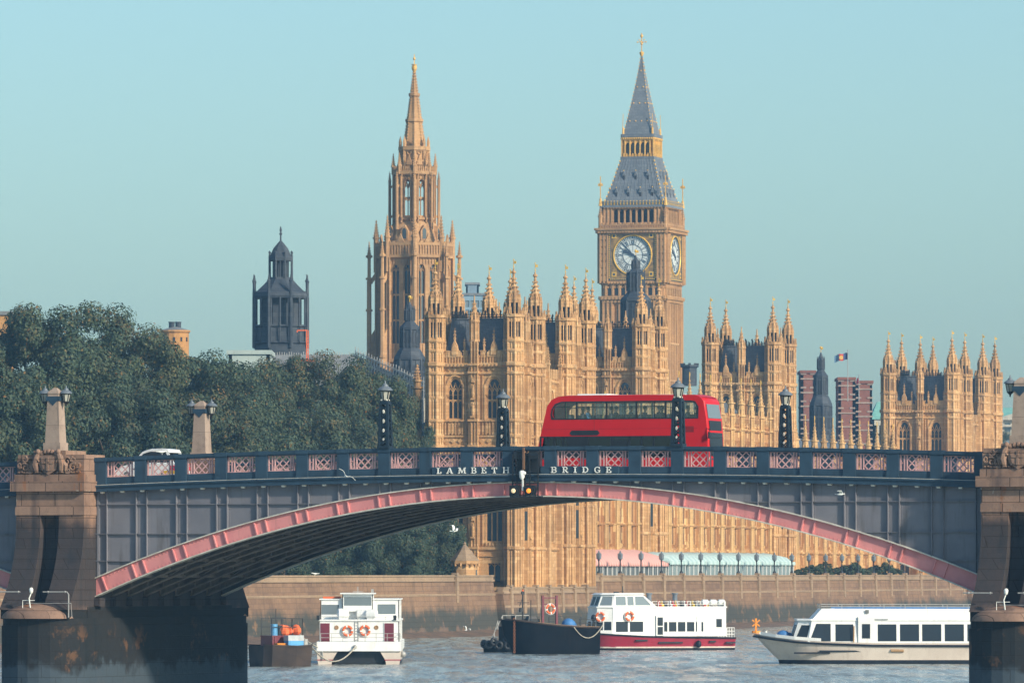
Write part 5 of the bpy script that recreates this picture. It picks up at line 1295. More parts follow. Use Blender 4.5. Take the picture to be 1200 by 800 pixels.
oct_stage(mb, rm, za, zb1, 1.15, 2, zc_(404), zc_(311), ot, rows=3)
mb.build('main_stage', ST, ot)
mb = MB()
for z in (zc_(425), zc_(303), zc_(289)): oct_band(mb, rm+.1, z)
for i in range(8):
    a0, a1 = R(-90+45*i), R(-90+45*(i+1)); p0, p1 = ((rm+.3)*math.cos(a0), (rm+.3)*math.sin(a0)), ((rm+.3)*math.cos(a1), (rm+.3)*math.sin(a1))
    mb.M = wallM(p0, p1); L = math.hypot(p1[0]-p0[0], p1[1]-p0[1])
    mb.box(0, L, 0, .2, zb1+.2, zp1); ribs(mb, L, zb1+.3, zp1, .42, (), .16, .16)
    for k in range(6): c = L*(k+.5)/6; mb.box(c-.2, c+.2, -.1, .2, zp1, zp1+.6)
    mb.plate([(L/2-.7, zp1), (L/2+.7, zp1), (L/2, zp1+1.6)], [], -.1, .15)
    mb.M = Matrix.Identity(4)
    a = R(-90+45*i); pinnacle(mb, (rm+.2)*math.cos(a), (rm+.2)*math.sin(a), zb1-2, zp1+1.2, zc_(258)+.5*(i % 2), .40, 8, R(22.5), 5)
mb.build('parapet', ST, ot)
# outer buttress piers with flying arches
for i in range(8):
    mb = MB(); a = R(-90+45*i); ro = 6.35; x, y = ro*math.cos(a), ro*math.sin(a)
    mb.ngon(x, y, 6, [(.52, 4), (.44, zc_(425)), (.34, zc_(424)), (.32, zc_(330)), (.25, zc_(328)), (.22, zc_(302))], a); 
    for z in (zc_(420), zc_(365), zc_(328), zc_(302)): mb.ngon(x, y, 6, [(.48, z), (.48, z+.3)], a)
    pinnacle(mb, x, y, zc_(303), zc_(300), zc_(283), .28, 6, a, 4)
    mb.M = Matrix.Rotation(a, 4, 'Z'); mb.box(rm-.3, ro, -.16, .16, 4, zc_(408)); mb.taper(rm-.3, ro, -.16, .16, zc_(408), zc_(392), 0, .02); mb.M = Matrix.Identity(4)
    for z in (zc_(322), zc_(388)): mb.bar(((ro-.2)*math.cos(a), (ro-.2)*math.sin(a), z-1.2), ((rm-.3)*math.cos(a), (rm-.3)*math.sin(a), z+.9), .3, .5)
    mb.build('flying_buttress', ST, ot)
# sloping shoulder, lantern stage, upper drum, spire
rl = 2.75; zl0, zl1 = zc_(262), zc_(205)
mb = MB(); mb.ngon(0, 0, 8, [(4.35, zp1-.3), (3.9, zc_(283)), (3.1, zl0), (rl-.1, zl0+.3)], R(-90))
for i in range(8):
    a = R(-90+22.5+45*i); Mx = Matrix.Rotation(a+R(90), 4, 'Z'); mb.M = Mx
    q = 3.55; mb.plate([(-.55, zc_(283)), (.55, zc_(283)), (.55, zc_(272)), (0, zc_(265)), (-.55, zc_(272))], [], -q-.12, -q+1.2); mb.M = Matrix.Identity(4)
sh = mb.build('shoulder', ST, ot)
for i in range(8):
    mb = MB(); mb.M = Matrix.Rotation(R(-90+22.5+45*i)+R(90), 4, 'Z'); mb.plate(arch(0, .55, zc_(281), zc_(268.5)), [], -3.70, -3.66); mb.build('window', M['glass_dark'], sh)
mb = MB(); oct_stage(mb, rl, zl0, zl1, 1.1, 1, zc_(254), zc_(211), ot, rows=2)
oct_band(mb, rl+.1, zl1, .4, .3); oct_band(mb, rl+.1, zc_(258), .25, .2)
for i in range(8):
    a0, a1 = R(-90+45*i), R(-90+45*(i+1)); p0, p1 = ((rl+.2)*math.cos(a0), (rl+.2)*math.sin(a0)), ((rl+.2)*math.cos(a1), (rl+.2)*math.sin(a1))
    mb.M = wallM(p0, p1); L = math.hypot(p1[0]-p0[0], p1[1]-p0[1]); zq = zc_(198); mb.box(0, L, 0, .15, zl1+.2, zq); ribs(mb, L, zl1+.3, zq+.3, .34, (), .13, .12); mb.M = Matrix.Identity(4)
    a = R(-90+45*i); pinnacle(mb, (rl+.2)*math.cos(a), (rl+.2)*math.sin(a), zl1, zc_(195), zc_(180), .26, 6, R(0), 4)
mb.build('lantern_stage', ST, ot)
for i in range(8):
    mb = MB(); a = R(-90+45*i); x, y = 3.45*math.cos(a), 3.55*math.sin(a)
    mb.ngon(x, y, 6, [(.22, zc_(270)), (.2, zc_(213))], a); pinnacle(mb, x, y, zc_(214), zc_(212), zc_(201), .17, 6, a, 3)
    for z in (zc_(252), zc_(217)): mb.bar((x, y, z-.5), (2.4*math.cos(a), 2.4*math.sin(a), z+.5), .18, .25)
    mb.build('flying_pinnacle', ST, ot)
mb = MB(); rd = 1.95; zd0, zd1, zs1 = zc_(200), zc_(174), zc_(84)
mb.ngon(0, 0, 8, [(rd, zd0), (rd*.96, zd1)], R(-90)); oct_band(mb, rd, zd1-.3, .5, .3); oct_band(mb, rd, zc_(190), .2, .15)
for i in range(8):
    a = R(-90+45*i); mb.ngon(rd*math.cos(a), rd*math.sin(a), 5, [(.26, zd0), (.24, zd1+.9), (.02, zd1+1.7)], a)
    a += R(22.5); mb.M = Matrix.Rotation(a+R(90), 4, 'Z'); q = rd*math.cos(R(22.5)); mb.plate([(-.5, zc_(194)), (.5, zc_(194)), (0, zc_(182))], [], -q-.18, -q+.3); mb.ring((0, -q-.05, zc_(179.5)), .28, .08, 10, 4); mb.M = Matrix.Identity(4)
mb.build('drum', ST, ot)
mb = MB(); f_ = lambda f: 1.42*(1-f)+.13
mb.ngon(0, 0, 8, [(f_(f), zd1+(zs1-zd1)*f) for f in [i/8 for i in range(9)]], R(-90))
for i in range(8):
    a = R(-90+45*i)
    for j in range(26): f = (j+.5)/26; r = f_(f)+.03; mb.taper(r*math.cos(a)-.10, r*math.cos(a)+.10, r*math.sin(a)-.10, r*math.sin(a)+.10, zd1+(zs1-zd1)*f-.08, zd1+(zs1-zd1)*f+.13, .05, .05)
for y in (142.5, 112.5): f = (zc_(y)-zd1)/(zs1-zd1); oct_band(mb, f_(f), zc_(y), .35, .22)
spq = mb.build('spire', ST, ot)
mb = MB(); mb.ngon(0, 0, 8, [(.12, zs1-.2), (.36, zs1+.35), (.38, zs1+.7), (.12, zs1+1.0)]); mb.bar((0,0,zs1), (0,0,zc_(64)), .12); mb.ball((0,0,zc_(69)), .20, n=8, m=5); mb.ngon(0, 0, 8, [(.38, zs1+.9), (.42, zs1+1.0)]); mb.build('finial', M['gilt_stone'], spq)
# ================================================================== skyline behind
def turret_lead(label, px, D, ybase, ytop, hw_px, kind, name='lead_turret'):
    """dark lead-clad roof turret: base block, open stage, drum, spirelet; sizes from its distance"""
    u = D/F; r0 = root(name, label, 'turret', (xat(px, D), D, 0), -PH); z0, z1 = zat(ybase, D), zat(ytop, D); h = z1-z0; w_ = hw_px*u; mb = MB(); gl = []; top = MB()
    rot = R(22.5)
    lv = [(1.0, 0), (1.0, .40), (1.06, .41), (1.06, .43), (.80, .50), (.62, .53), (.62, .70), (.68, .71), (.68, .735), (.5, .76), (.34, .79), (.34, .90), (.2, .93), (.05, .985)]
    if kind == 2: lv = [(1.0, -.1), (1.0, .50), (1.08, .52), (1.0, .55), (.66, .60), (.60, .62), (.60, .80), (.66, .81), (.4, .83), (.30, .85), (.26, .93), (.1, .96), (.04, .99)]
    mb.ngon(0, 0, 8, [(w_*a*1.05, z0+h*b) for a, b in lv], rot)
    def ring(rr, za, zb_, wd):
        for i in range(8):
            a = rot+R(45*i); mb.ngon(w_*rr*1.06*math.cos(a), w_*rr*1.06*math.sin(a), 5, [(wd, za), (wd, zb_), (.02, zb_+1.2*w_*.3)], a)
            b = a+R(22.5); gl_M = Matrix.Rotation(b+R(90), 4, 'Z'); q = w_*rr*1.05*math.cos(R(22.5))
            for s in (-1, 1): gl.append((gl_M, arch(s*w_*rr*.18, w_*rr*.25, za+(zb_-za)*.25, zb_-(zb_-za)*.12), q))
            mb.M = Matrix.Rotation(b+R(90), 4, 'Z'); mb.box(-w_*rr*.40, w_*rr*.40, -q-.09, -q, za+(zb_-za)*.12, za+(zb_-za)*.17); mb.box(-.05*w_, .05*w_, -q-.09, -q, za, zb_); mb.M = Matrix.Identity(4)
    ring(1.0, z0, z0+h*lv[1][1], .09*w_); ring(lv[5][0], z0+h*lv[5][1], z0+h*lv[6][1], .07*w_); 
    for k in (.14, .28): mb.ngon(0, 0, 8, [(w_*1.12, z0+h*k), (w_*1.12, z0+h*k+.25)], rot)
    ring(.34 if kind == 1 else .28, z0+h*.80 if kind == 1 else z0+h*.855, z0+h*.90, .05*w_)
    b = mb.build('body', M['lead'], r0)
    for Mq, poly, q in gl: o_ = MB(); o_.M = Mq; o_.plate(poly, [], -q-.05, -q-.01); o_.build('opening', M['opening_shade'], b)
    top.bar((0, 0, z1-h*.03), (0, 0, z1+h*.035), .09*max(1, w_*.3)); top.ball((0, 0, z1+h*.035), .22*max(1, w_*.3), n=6, m=4); top.box(-.03, .35*w_*.6, -.04, .04, z1+h*.015, z1+h*.04)
    top.build('vane', M['gold'], r0); return r0
turret_lead('dark lead roof turret in front of the octagonal tower', 480, 880, 470, 352, 16.5, 1)
turret_lead('dark lead roof turret standing in front of the clock dial', 745, 985, 412, 298, 16, 2)
turret_lead('dark lead roof turret between the brick blocks, right of the clock tower', 962, 1080, 520, 411, 12, 1)
# open dark lantern tower beyond the trees
DV = 860.0; zv = lambda y: zat(y, DV)
vt = root('lantern_tower', 'dark octagonal lantern tower beyond the trees, ringed with slim columns', 'tower', (xat(329, DV), DV, 0), 0)
mb = MB(); r = 3.5; rot = R(22.5)
mb.ngon(0, 0, 8, [(r, 6), (r, zv(404)), (r+.25, zv(402)), (r, zv(400)), (r*.97, zv(384)), (r*1.04, zv(383)), (r*1.04, zv(381))], rot)
mb.ngon(0, 0, 8, [(r*1.05, zv(350)), (r*1.08, zv(347)), (r*1.04, zv(343)), (r*.9, zv(341)), (r*.66, zv(334)), (r*.45, zv(327)), (r*.42, zv(325))], rot)
mb.ngon(0, 0, 8, [(r*.70, zv(384)), (r*.70, zv(348))], rot)
for i in range(8):
    a = rot+R(45*i); c, s = math.cos(a), math.sin(a)
    mb.ngon(r*1.03*c, r*1.03*s, 6, [(.22, zv(408)), (.2, zv(345)), (.16, zv(338)), (.18, zv(332)), (.05, zv(322))], a); mb.ball((r*1.03*c, r*1.03*s, zv(330)), .24, n=6, m=4)
    for d in (-.32, 0, .32):
        b = a+R(22.5)+d; mb.ngon(r*.98*math.cos(b), r*.98*math.sin(b), 5, [(.10 if d else .15, zv(383)), (.10 if d else .15, zv(349))], b)
        mb.ngon(r*1.0*math.cos(b), r*1.0*math.sin(b), 5, [(.09, zv(402)), (.09, zv(384))], b)
    mb.ngon(r*.43*c, r*.43*s, 6, [(.15, zv(326)), (.14, zv(300)), (.04, zv(294))], a); mb.ball((r*.43*c, r*.43*s, zv(296)), .16, n=6, m=4)
    b = a+R(22.5); mb.ngon(r*.38*math.cos(b), r*.38*math.sin(b), 5, [(.07, zv(326)), (.07, zv(305))], b)
mb.ngon(0, 0, 8, [(r*.30, zv(326)), (r*.30, zv(304))], rot)
mb.ngon(0, 0, 8, [(r*.46, zv(306)), (r*.47, zv(302)), (r*.38, zv(298)), (r*.28, zv(291)), (r*.12, zv(285)), (.12, zv(282)), (.10, zv(276)), (.22, zv(274)), (.08, zv(272)), (.18, zv(270)), (.04, zv(265))], rot)
mb.build('body', M['lead'], vt)
# buildings
def house(name, label, cat, px0, px1, y0, D, depth, m, roofm=None, rows=(), roofh=0, group=None, rz=0.0, base=5.0, hip=.3, bands=None):
    x0, x1 = xat(px0, D), xat(px1, D); w_ = x1-x0; zt2 = zat(y0, D); r0 = root(name, label, cat, (x0, D, 0), rz, group)
    mb = MB(); wins = []
    n, wz, ww, wh = (rows+(0,)*4)[:4] if rows else (0, (), 0, 0)
    for zz in (wz or ()):
        for i in range(n): c = w_*(i+.5)/n; wins.append((c-ww/2, c+ww/2, zz-base, zz+wh-base))
    walled(mb, [(0, 0), (w_, 0), (w_, depth), (0, depth)], base, zt2, {0: wins}, r0, M['pale_glass'], th=.4, inset=.2)
    mb.build('wall', m, r0)
    mb = MB()
    if roofh: mb.loft([[(-.3, -.3, zt2), (w_+.3, -.3, zt2), (w_+.3, depth, zt2), (-.3, depth, zt2)], [(w_*hip, depth*.45, zt2+roofh), (w_*(1-hip), depth*.45, zt2+roofh), (w_*(1-hip), depth*.55, zt2+roofh), (w_*hip, depth*.55, zt2+roofh)]])
    else: mb.box(-.25, w_+.25, -.25, depth, zt2, zt2+.5)
    mb.build('roof', roofm or m, r0)
    if bands:
        mb = MB()
        for zz in bands[0]: mb.box(-.12, w_+.12, -.12, depth*.9, zz, zz+.28)
        for zz in bands[0][:-1]: mb.box(-.10, .9, -.10, 1, zz+.9, zz+1.2); mb.box(w_-.9, w_+.10, -.10, 1, zz+.9, zz+1.2)
        mb.build('stone_band', bands[1], r0)
    return r0
M['brick'] = stone('red_brick', (.27,.105,.075), (.22,.085,.06), (.32,.14,.10), (.5,.2), .3, .4, streak=.25, dark=(.1,.05,.04))
M['brick_yellow'] = stone('yellow_brick', (.58,.30,.10), (.50,.25,.085), (.62,.36,.14), (.5,.2), .3, .4, streak=.2, dark=(.15,.1,.06))
M['portland'] = stone('portland_stone', (.56,.52,.42), (.48,.44,.36), (.6,.56,.46), (1.2,.5), .3, .3, streak=.3, dark=(.2,.19,.17))
M['dull_band'] = paint('weathered_stone_band', (.38,.29,.24), None, 1.5, .8, .2)
M['copper'] = paint('verdigris_roof', (.22,.48,.40), (.17,.40,.34), 1.0, .6, .2, dirt=(.12,.2,.18), dirtamt=.3)
M['greyroof'] = paint('grey_sheet_roof', (.22,.23,.235), (.17,.18,.185), .8, .6, .3, dirt=(.1,.09,.08), dirtamt=.5)
M['paleroof'] = paint('pale_sheeted_roof', (.42,.50,.47), (.34,.42,.40), .5, .4, .4, dirt=(.2,.22,.2), dirtamt=.4)
Dk = 1250
for a, b, y, lab in ((939, 955, 437, 'red brick block with pale bands left of the dark lead turret'), (983, 1001.5, 445, 'red brick block with pale bands below the large flag'), (1003.5, 1022, 449, 'red brick block with pale bands right of the large flag')):
    zt2 = zat(y, Dk); house('brick_block', lab, 'building', a, b, y, Dk, 12, M['brick'], M['brick'], (), 0, 'banded red brick blocks on the skyline', bands=([zt2-2.5*k-1.2 for k in range(0, 7)], M['dull_band']))
house('brick_block', 'sliver of red brick block just right of the lone pavilion tower', 'building', 926, 932, 437, Dk, 10, M['brick'], M['brick'], bands=([zat(437, Dk)-2.5*k-1 for k in range(7)], M['dull_band']))
g = house('office_building', 'pale stone building with a green copper roof between the brick blocks and the farthest pavilion', 'building', 1022, 1045, 491, 1280, 14, M['portland'], M['copper'], (5, (zat(508, 1280), zat(520,1280)), 1.0, 1.6), 3.4, hip=.35)
gr = house('office_building', 'pale stone building with a green roof and pediment at the right edge', 'building', 1150, 1260, 492, 1480, 20, M['portland'], M['copper'], (9, (zat(506,1480), zat(520, 1480)), 1.3, 2.0), 2.9, hip=.18)
mb = MB(); x0 = xat(1150,1480); mb.box(-.6, 21.5, -.8, 0, zat(500,1480), zat(497.5,1480)); mb.box(-.6, 21.5, -.6, 0, zat(512,1480), zat(510.5,1480)); mb.plate([(2, zat(492,1480)), (13.5, zat(492,1480)), (7.8, zat(483,1480))], [], -1.0, 1); mb.build('pediment', M['portland'], gr)
house('office_building', 'blue glass office block on the skyline behind the palace roofs', 'building', 539, 568, 346, 1500, 18, paint('glass_block_frame', (.24,.36,.44), (.21,.32,.40), .3), M['greyroof'], (5, tuple(zat(y, 1500) for y in (360, 371, 382, 393, 404)), .85, 1.5))
house('plant_room', 'grey stepped top of the blue glass office block', 'building', 546, 561, 333.5, 1512, 10, paint('plant_room_cladding', (.20,.28,.34), (.18,.25,.31), .3), M['greyroof'], base=zat(348, 1512))
rt = root('rotunda', 'yellow brick rotunda with two dark vents showing above the trees', 'building', (xat(205, 1000), 1000, 0))
mb = MB(); zz = zat(389, 1000); mb.ngon(0, 0, 16, [(2.05, 6), (2.05, zz-.2), (2.25, zz), (2.25, zz+.25)], 0); mb.build('wall', M['brick_yellow'], rt)
mb = MB(); mb.ngon(0, 0, 16, [(2.2, zz+.25), (.4, zz+.75)]); mb.build('roof', M['greyroof'], rt)
for x in (-.48, .48):
    mb = MB(); mb.ngon(x, 0, 10, [(.42, zz+.4), (.42, zz+1.35), (.48, zz+1.38), (.48, zz+1.5)]); mb.build('vent', M['lead'], rt)
mb = MB()
for i in range(5): a = R(-150+30*i); mb.M = Matrix.Rotation(a+R(90), 4, 'Z'); mb.box(-.14, .14, -2.1, -2.0, zz-1.4, zz-.8)
mb.build('window', M['opening_shade'], rt)
house('brick_tower', 'orange brick chimney block behind the tallest trees at the left edge', 'building', -12, 13, 369, 900, 6, M['brick_yellow'], M['greyroof'])
pb = house('flat_roofed_building', 'pale sheeted flat roof building right of the trees, below the dark lantern tower', 'building', 268, 316, 415, 830, 12, M['paleroof'], M['paleroof'], (), 0)
gb = root('roof_building', 'long grey roofed building with scaffolding above the trees left of the palace', 'building', (xat(312, 840), 840, 0))
w1 = xat(425, 840)-xat(312, 840); za_ = zat(452, 840); zb2 = zat(414, 840); w2 = xat(492, 800)-xat(312, 840)
mb = MB(); mb.box(0, w1+8, 0, 12, 5, za_-1.5); mb.build('wall', M['portland'], gb)
mb = MB(); mb.loft([[(0, 0, za_), (w1, 0, za_), (w1, 12, za_), (0, 12, za_)], [(0, 5, zb2), (w1-1.0, 5, zb2), (w1-1, 7, zb2), (0, 7, zb2)]]); mb.loft([[(w1-1, 4.9, zb2-3), (w1-1, 7, zb2-3), (w1-1, 7, zb2), (w1-1, 4.9, zb2)], [(w2, -4, zat(464, 800)-3), (w2, -2, zat(464, 800)-3), (w2, -2, zat(441, 800)-.4), (w2, -4, zat(441, 800)-.4)]]); mb.build('roof', M['greyroof'], gb)
mb = MB(); rnd = random.Random(2)
for i in range(26):
    f = i/25; x = w1-1+(w2-w1+1)*f; y = 4.7-8.9*f; zt2 = zb2+(zat(441,800)-zb2)*f+.4
    mb.bar((x, y, zt2-3.6), (x, y, zt2+.3+.3*rnd.random()), .09); 
    for k in range(3): mb.bar((x, y, zt2-1.1*k), (x+.4, y-.1, zt2-1.1*k-.1), .08)
    if i < 25: mb.bar((x, y, zt2-.2), (x+(w2-w1+1)/25, y-.36, zt2-.25), .10); mb.bar((x, y, zt2-1.5), (x+(w2-w1+1)/25, y-.36, zt2-.4), .06)
for i in range(40): x = w1*i/40; mb.bar((x, 4.9, zb2-.4), (x, 4.9, zb2+.3*rnd.random()+.1), .08); mb.bar((x, 4.6, zb2-.8), (x+w1/40, 4.6, zb2-1.2*rnd.random()), .07)
mb.build('scaffolding', M['rail'], gb)
# orange site hoist
M['orange'] = paint('safety_orange', (.78,.16,.05), (.66,.13,.04), 2, .5)
ho = root('site_hoist', 'orange steel hoist frame standing in front of the dark lantern tower', 'hoist', (xat(359.5, 828), 828, 0))
mb = MB(); zt2 = zat(387, 828); mb.bar((0,0,zat(440,828)), (0,0,zt2), .16); mb.bar((.2,0,zat(440,828)), (.2,0,zt2), .08); mb.bar((.1,0,zt2), (-1.15,0,zt2), .15); mb.bar((-1.15,0,zt2), (-1.15,0,zt2-.25), .14)
for k in range(12): z = zat(438,828)+k*.38; mb.bar((0,0,z), (.2,0,z+.3), .05)
mb.build('mast', M['orange'], ho)
mb = MB(); mb.box(-1.3, 1.0, -.3, .3, zat(424,828), zat(422,828)); mb.box(-1.0, 1.2, -.3, .3, zat(432,828), zat(430,828)); mb.build('platform', M['orange'], ho)
mb = MB(); mb.box(-1.2, .9, -.2, .3, zat(429.5,828), zat(424.5,828)); mb.build('panel', M['portland'], ho)
mb = MB(); mb.ngon(0, 0, 8, [(.6, zat(452, 1065)), (.6, zat(431, 1065)), (.75, zat(430, 1065)), (.75, zat(427.5, 1065))]); 
for i in range(8): mb.box(.66*math.cos(R(45*i))-.1, .66*math.cos(R(45*i))+.1, .66*math.sin(R(45*i))-.1, .66*math.sin(R(45*i))+.1, zat(427.5,1065), zat(425.5,1065))
cv = root('lead_turret', 'small dark crenellated chimney turret right of the clock tower', 'turret', (xat(808, 1065), 1065, 0)); o = mb.build('body', M['lead'], cv); o.scale = (1.9, 1.9, 1)
# pinnacled chimney stack between tower and trees
pc = root('stone_pinnacle', 'small stone pinnacle at the left corner of the nearest pavilion', 'pinnacle', (xat(489, 790), 790, 0))
mb = MB(); mb.ngon(0, 0, 8, [(.55, 20), (.55, zat(456, 790)), (.75, zat(455, 790)), (.75, zat(453, 790))], R(22.5)); pinnacle(mb, 0, 0, zat(455,790), zat(446,790), zat(427,790), .45, 8, R(22.5), 4); mb.build('shaft', M['stone'], pc)
# flags
def flag(label, px, ytop, ybase, D, w_, h_, cols, sway, group='flags over the palace'):
    r0 = root('flagpole', label, 'flag', (xat(px, D), D, 0), 0, group); zt2 = zat(ytop, D)
    mb = MB(); mb.tube([(0,0,zat(ybase, D)), (0,0,zt2)], [.09, .05], 6); mb.ball((0,0,zt2+.1), .12, n=6, m=4); mb.build('pole', M['rail'], r0)
    mb = MB(); n = 9; a = [(sway*w_*i/n, .25*math.sin(i*.9), zt2-.35-.20*w_*(i/n)**1.5+.08*math.sin(i*1.3)) for i in range(n+1)]
    for i in range(n):
        m = 0 if i < 3 else 1 if i < 6 else 2
        mb.loft([[(a[i][0], a[i][1], a[i][2]-h_), (a[i][0], a[i][1]+.03, a[i][2]-h_), (a[i][0], a[i][1]+.03, a[i][2]), (a[i][0], a[i][1], a[i][2])], [(a[i+1][0], a[i+1][1], a[i+1][2]-h_), (a[i+1][0], a[i+1][1]+.03, a[i+1][2]-h_), (a[i+1][0], a[i+1][1]+.03, a[i+1][2]), (a[i+1][0], a[i+1][1], a[i+1][2])]], True, m)
    f = mb.build('flag', [paint('flag_cloth_%d_%d' % (px, k), c, None, 2, .8, .1, dirtamt=.1) for k, c in enumerate(cols)], r0)
    if w_ > 1.8:
        g2 = MB(); g2.M = Matrix.Translation((a[4][0]*.5+a[5][0]*.5, a[4][1]-.12, a[4][2]-h_/2)) @ Matrix.Rotation(R(90), 4, 'X'); g2.ngon(0, 0, 12, [(.36, 0), (.36, .04)]); g2.build('emblem', M['gilt_stone'], f)
flag('tall flagpole with a blue and red flag beside the dark lead turret', 993.5, 411, 470, 1150, 2.25, 1.15, ((.06,.10,.22), (.55,.06,.05), (.16,.30,.46)), -1)
flag('small drooping red flag right of the tall flagpole', 1006.5, 440, 470, 1180, .75, 1.0, ((.5,.04,.08), (.5,.05,.08), (.35,.05,.12)), -.5)
flag('small red flag between the spires of the farthest pavilion', 1050, 420, 470, 1120, .9, .55, ((.5,.04,.06), (.6,.55,.55), (.1,.14,.35)), -1)
flag('slim white flagpole with a red flag left of the right pier', 1175, 438, 500, 1300, .95, .7, ((.55,.04,.10), (.55,.05,.10), (.55,.05,.12)), -1)
# ================================================================== the bus
BUS_Y0 = 11.0
bus = root('double_decker_bus', 'red double decker bus crossing the bridge with passengers on its upper deck', 'bus', B2W(-3.95, BUS_Y0, zt(1)-1.37), -TH)
bus.rotation_euler = (0, -R(.0), -TH)
M['red'] = paint('bus_red_paint', (.60,.012,.018), (.55,.011,.016), .4, .38, .25, dirt=(.2,.02,.02), dirtamt=.12, bstr=.02)
M['dark_panel'] = paint('black_bus_panel', (.018,.022,.028), None, 2, .35, .5, dirtamt=.1)
M['seat'] = paint('bus_seat_cloth', (.10,.12,.16), (.06,.07,.10), 3, .9, .1)
L, BW, BH = 9.8, 2.5, 4.32
prof = [(.30, .28), (L-.06, .28), (L, .9), (L-.02, 2.0), (L-.10, 3.0), (L-.26, 3.95), (L-.42, 4.16), (L-.75, 4.30), (1.8, BH), (1.2, 4.26), (.82, 4.08), (.58, 3.75), (.30, 2.6), (.06, 1.6), (.0, .6)]
up = [(1.06, 3.08), (9.18, 3.08), (9.20, 3.62), (9.02, 3.88), (8.78, 3.93), (1.45, 3.93), (1.12, 3.82), (.93, 3.58), (.88, 3.3), (.94, 3.14)]
lowr = [(.16, .95), (8.1, .95), (8.1, 2.12), (.38, 2.12)]
for side, y in ((0, 0.0), (1, BW-.06)):
    mb = MB(); mb.plate(prof, [up, lowr], y, y+.06); mb.build('side_panel', M['red'], bus, 30)
    mb = MB(); yy = y-.004 if side == 0 else y+.052
    mb.plate([(x+.0, z) for x, z in [(.82,3.02),(9.26,3.02),(9.28,3.66),(9.08,3.96),(8.8,4.0),(1.42,4.0),(1.03,3.87),(.84,3.6),(.78,3.3)]], [up], yy-.004, yy+.016)
    for x in (2.28, 4.0, 5.72, 7.38, 8.25): mb.box(x-.05, x+.05, yy, yy+.06, 3.08, 3.93)
    for a, b in ((.95, 1.9), (2.33, 3.95), (4.05, 5.67), (5.77, 7.33)): mb.box(a, b, yy+.005, yy+.05, 3.68, 3.72); mb.box((a+b)/2+.2-.02, (a+b)/2+.2+.02, yy+.005, yy+.05, 3.08, 3.93)
    mb.box(.16, 8.1, yy, yy+.06, 2.05, 2.12); mb.box(.16, 8.1, yy, yy+.06, .95, 1.02)
    for x in (.2, .62, 1.0, 1.5, 1.75, 2.9, 4.3, 5.3, 6.0, 6.7, 8.05): mb.box(x-.06, x+.06, yy, yy+.06, .95, 2.12)
    mb.box(1.75, 2.9, yy+.005, yy+.05, .95, 2.12); mb.box(4.36, 5.2, yy+.01, yy+.05, 1.0, 1.9)
    mb.plate([(2.0,2.17),(3.5,2.17),(3.62,2.28),(3.5,2.44),(2.0,2.44),(1.88,2.28)], [], yy-.012, yy+.004)
    mb.build('window_frame', M['dark_panel'], bus)
    mb = MB(); mb.box(1.0, 9.15, y+.028, y+.034, 3.08, 3.93); mb.build('window', M['bus_glass'], bus); mb = MB(); mb.box(.2, 8.1, y+.028, y+.034, .95, 2.12); mb.build('window', M['bus_glass_shaded'], bus)
    mb = MB()
    for x, z0, z1 in ((3.3, 2.4, 3.0), ): mb.box(x-.008, x+.008, yy-.003, yy+.01, z0, z1)
    mb.box(.4, 9.2, yy-.002, yy+.008, 2.50, 2.515); mb.box(8.35, 9.0, yy-.002, yy+.008, 2.3, 2.62); mb.build('panel_seam', paint('dark_red_seam', (.28,.012,.016), None, 2, .5), bus)
# skin over roof and tail
mb = MB(); seq = [(L-.42, 4.16), (L-.75, 4.30), (6, 4.335), (1.8, BH), (1.2, 4.26), (.82, 4.08), (.58, 3.75), (.30, 2.6), (.06, 1.6), (.0, .6), (.30, .28)]
rows = []
for y, d in ((.0, .10), (.05, .03), (.2, 0), (BW/2, -.03), (BW-.2, 0), (BW-.05, .03), (BW, .10)):
    rows.append([(x+(d*.4 if x < 1.5 else 0), y, z-d*(1 if z > 3.9 else .1)) for x, z in seq])
mb.loft(rows, False, close=False); mb.box(.3, L-.1, .05, BW-.05, .28, .34); mb.build('roof', M['red'], bus, 50)
mb = MB(); mb.box(2.2, 3.9, .35, BW-.35, BH+.005, BH+.09); mb.box(1.6, 8.4, .25, .5, BH-.005, BH+.02); mb.build('roof_hatch', M['white_paint'], bus)
# front, seen at a slant
Mf = Matrix(((0,-1,0,0),(1,0,0,0),(0,0,1,0),(0,0,0,1)))
fx = lambda z: np.interp(z, [.28,.9,2.0,3.0,3.95,4.16], [L-.06,L,L-.02,L-.10,L-.26,L-.42])
def front(poly, off, name, m, th=.03, par=None):
    g2 = MB(); n = len(poly); c = np.mean(np.array(poly), 0)
    f = [(fx(z)+off, y, z) for y, z in poly]; b = [(fx(z)+off-th, y, z) for y, z in poly]
    g2.add(f+b, [tuple(range(n)), tuple(range(2*n-1, n-1, -1))]+[(i, (i+1) % n, n+(i+1) % n, n+i) for i in range(n)]); return g2.build(name, m, par or bus)
mb = MB()
zs = [.28, .9, 1.5, 2.0, 2.5, 3.0, 3.5, 3.95, 4.10, 4.2]
mb.loft([[(fx(min(z, 4.16))+(0 if z < 4.15 else -.2)-.10, .0, z), (fx(min(z, 4.16))+(0 if z < 4.15 else -.2)+.02, .10, z), (fx(min(z, 4.16))+(0 if z < 4.15 else -.2)+.05, BW/2, z), (fx(min(z, 4.16))+(0 if z < 4.15 else -.2)+.02, BW-.10, z), (fx(min(z, 4.16))+(0 if z < 4.15 else -.2)-.10, BW, z)] for z in zs], False, close=False)
fr_ = mb.build('front_panel', M['red'], bus, 40)
front([(.24,3.05),(BW-.24,3.05),(BW-.27,3.80),(.27,3.80)], .065, 'window', M['pale_glass'])
front([(.34,2.40),(BW-.34,2.40),(BW-.30,2.92),(.30,2.92)], .065, 'destination_blind', M['dark_panel'])
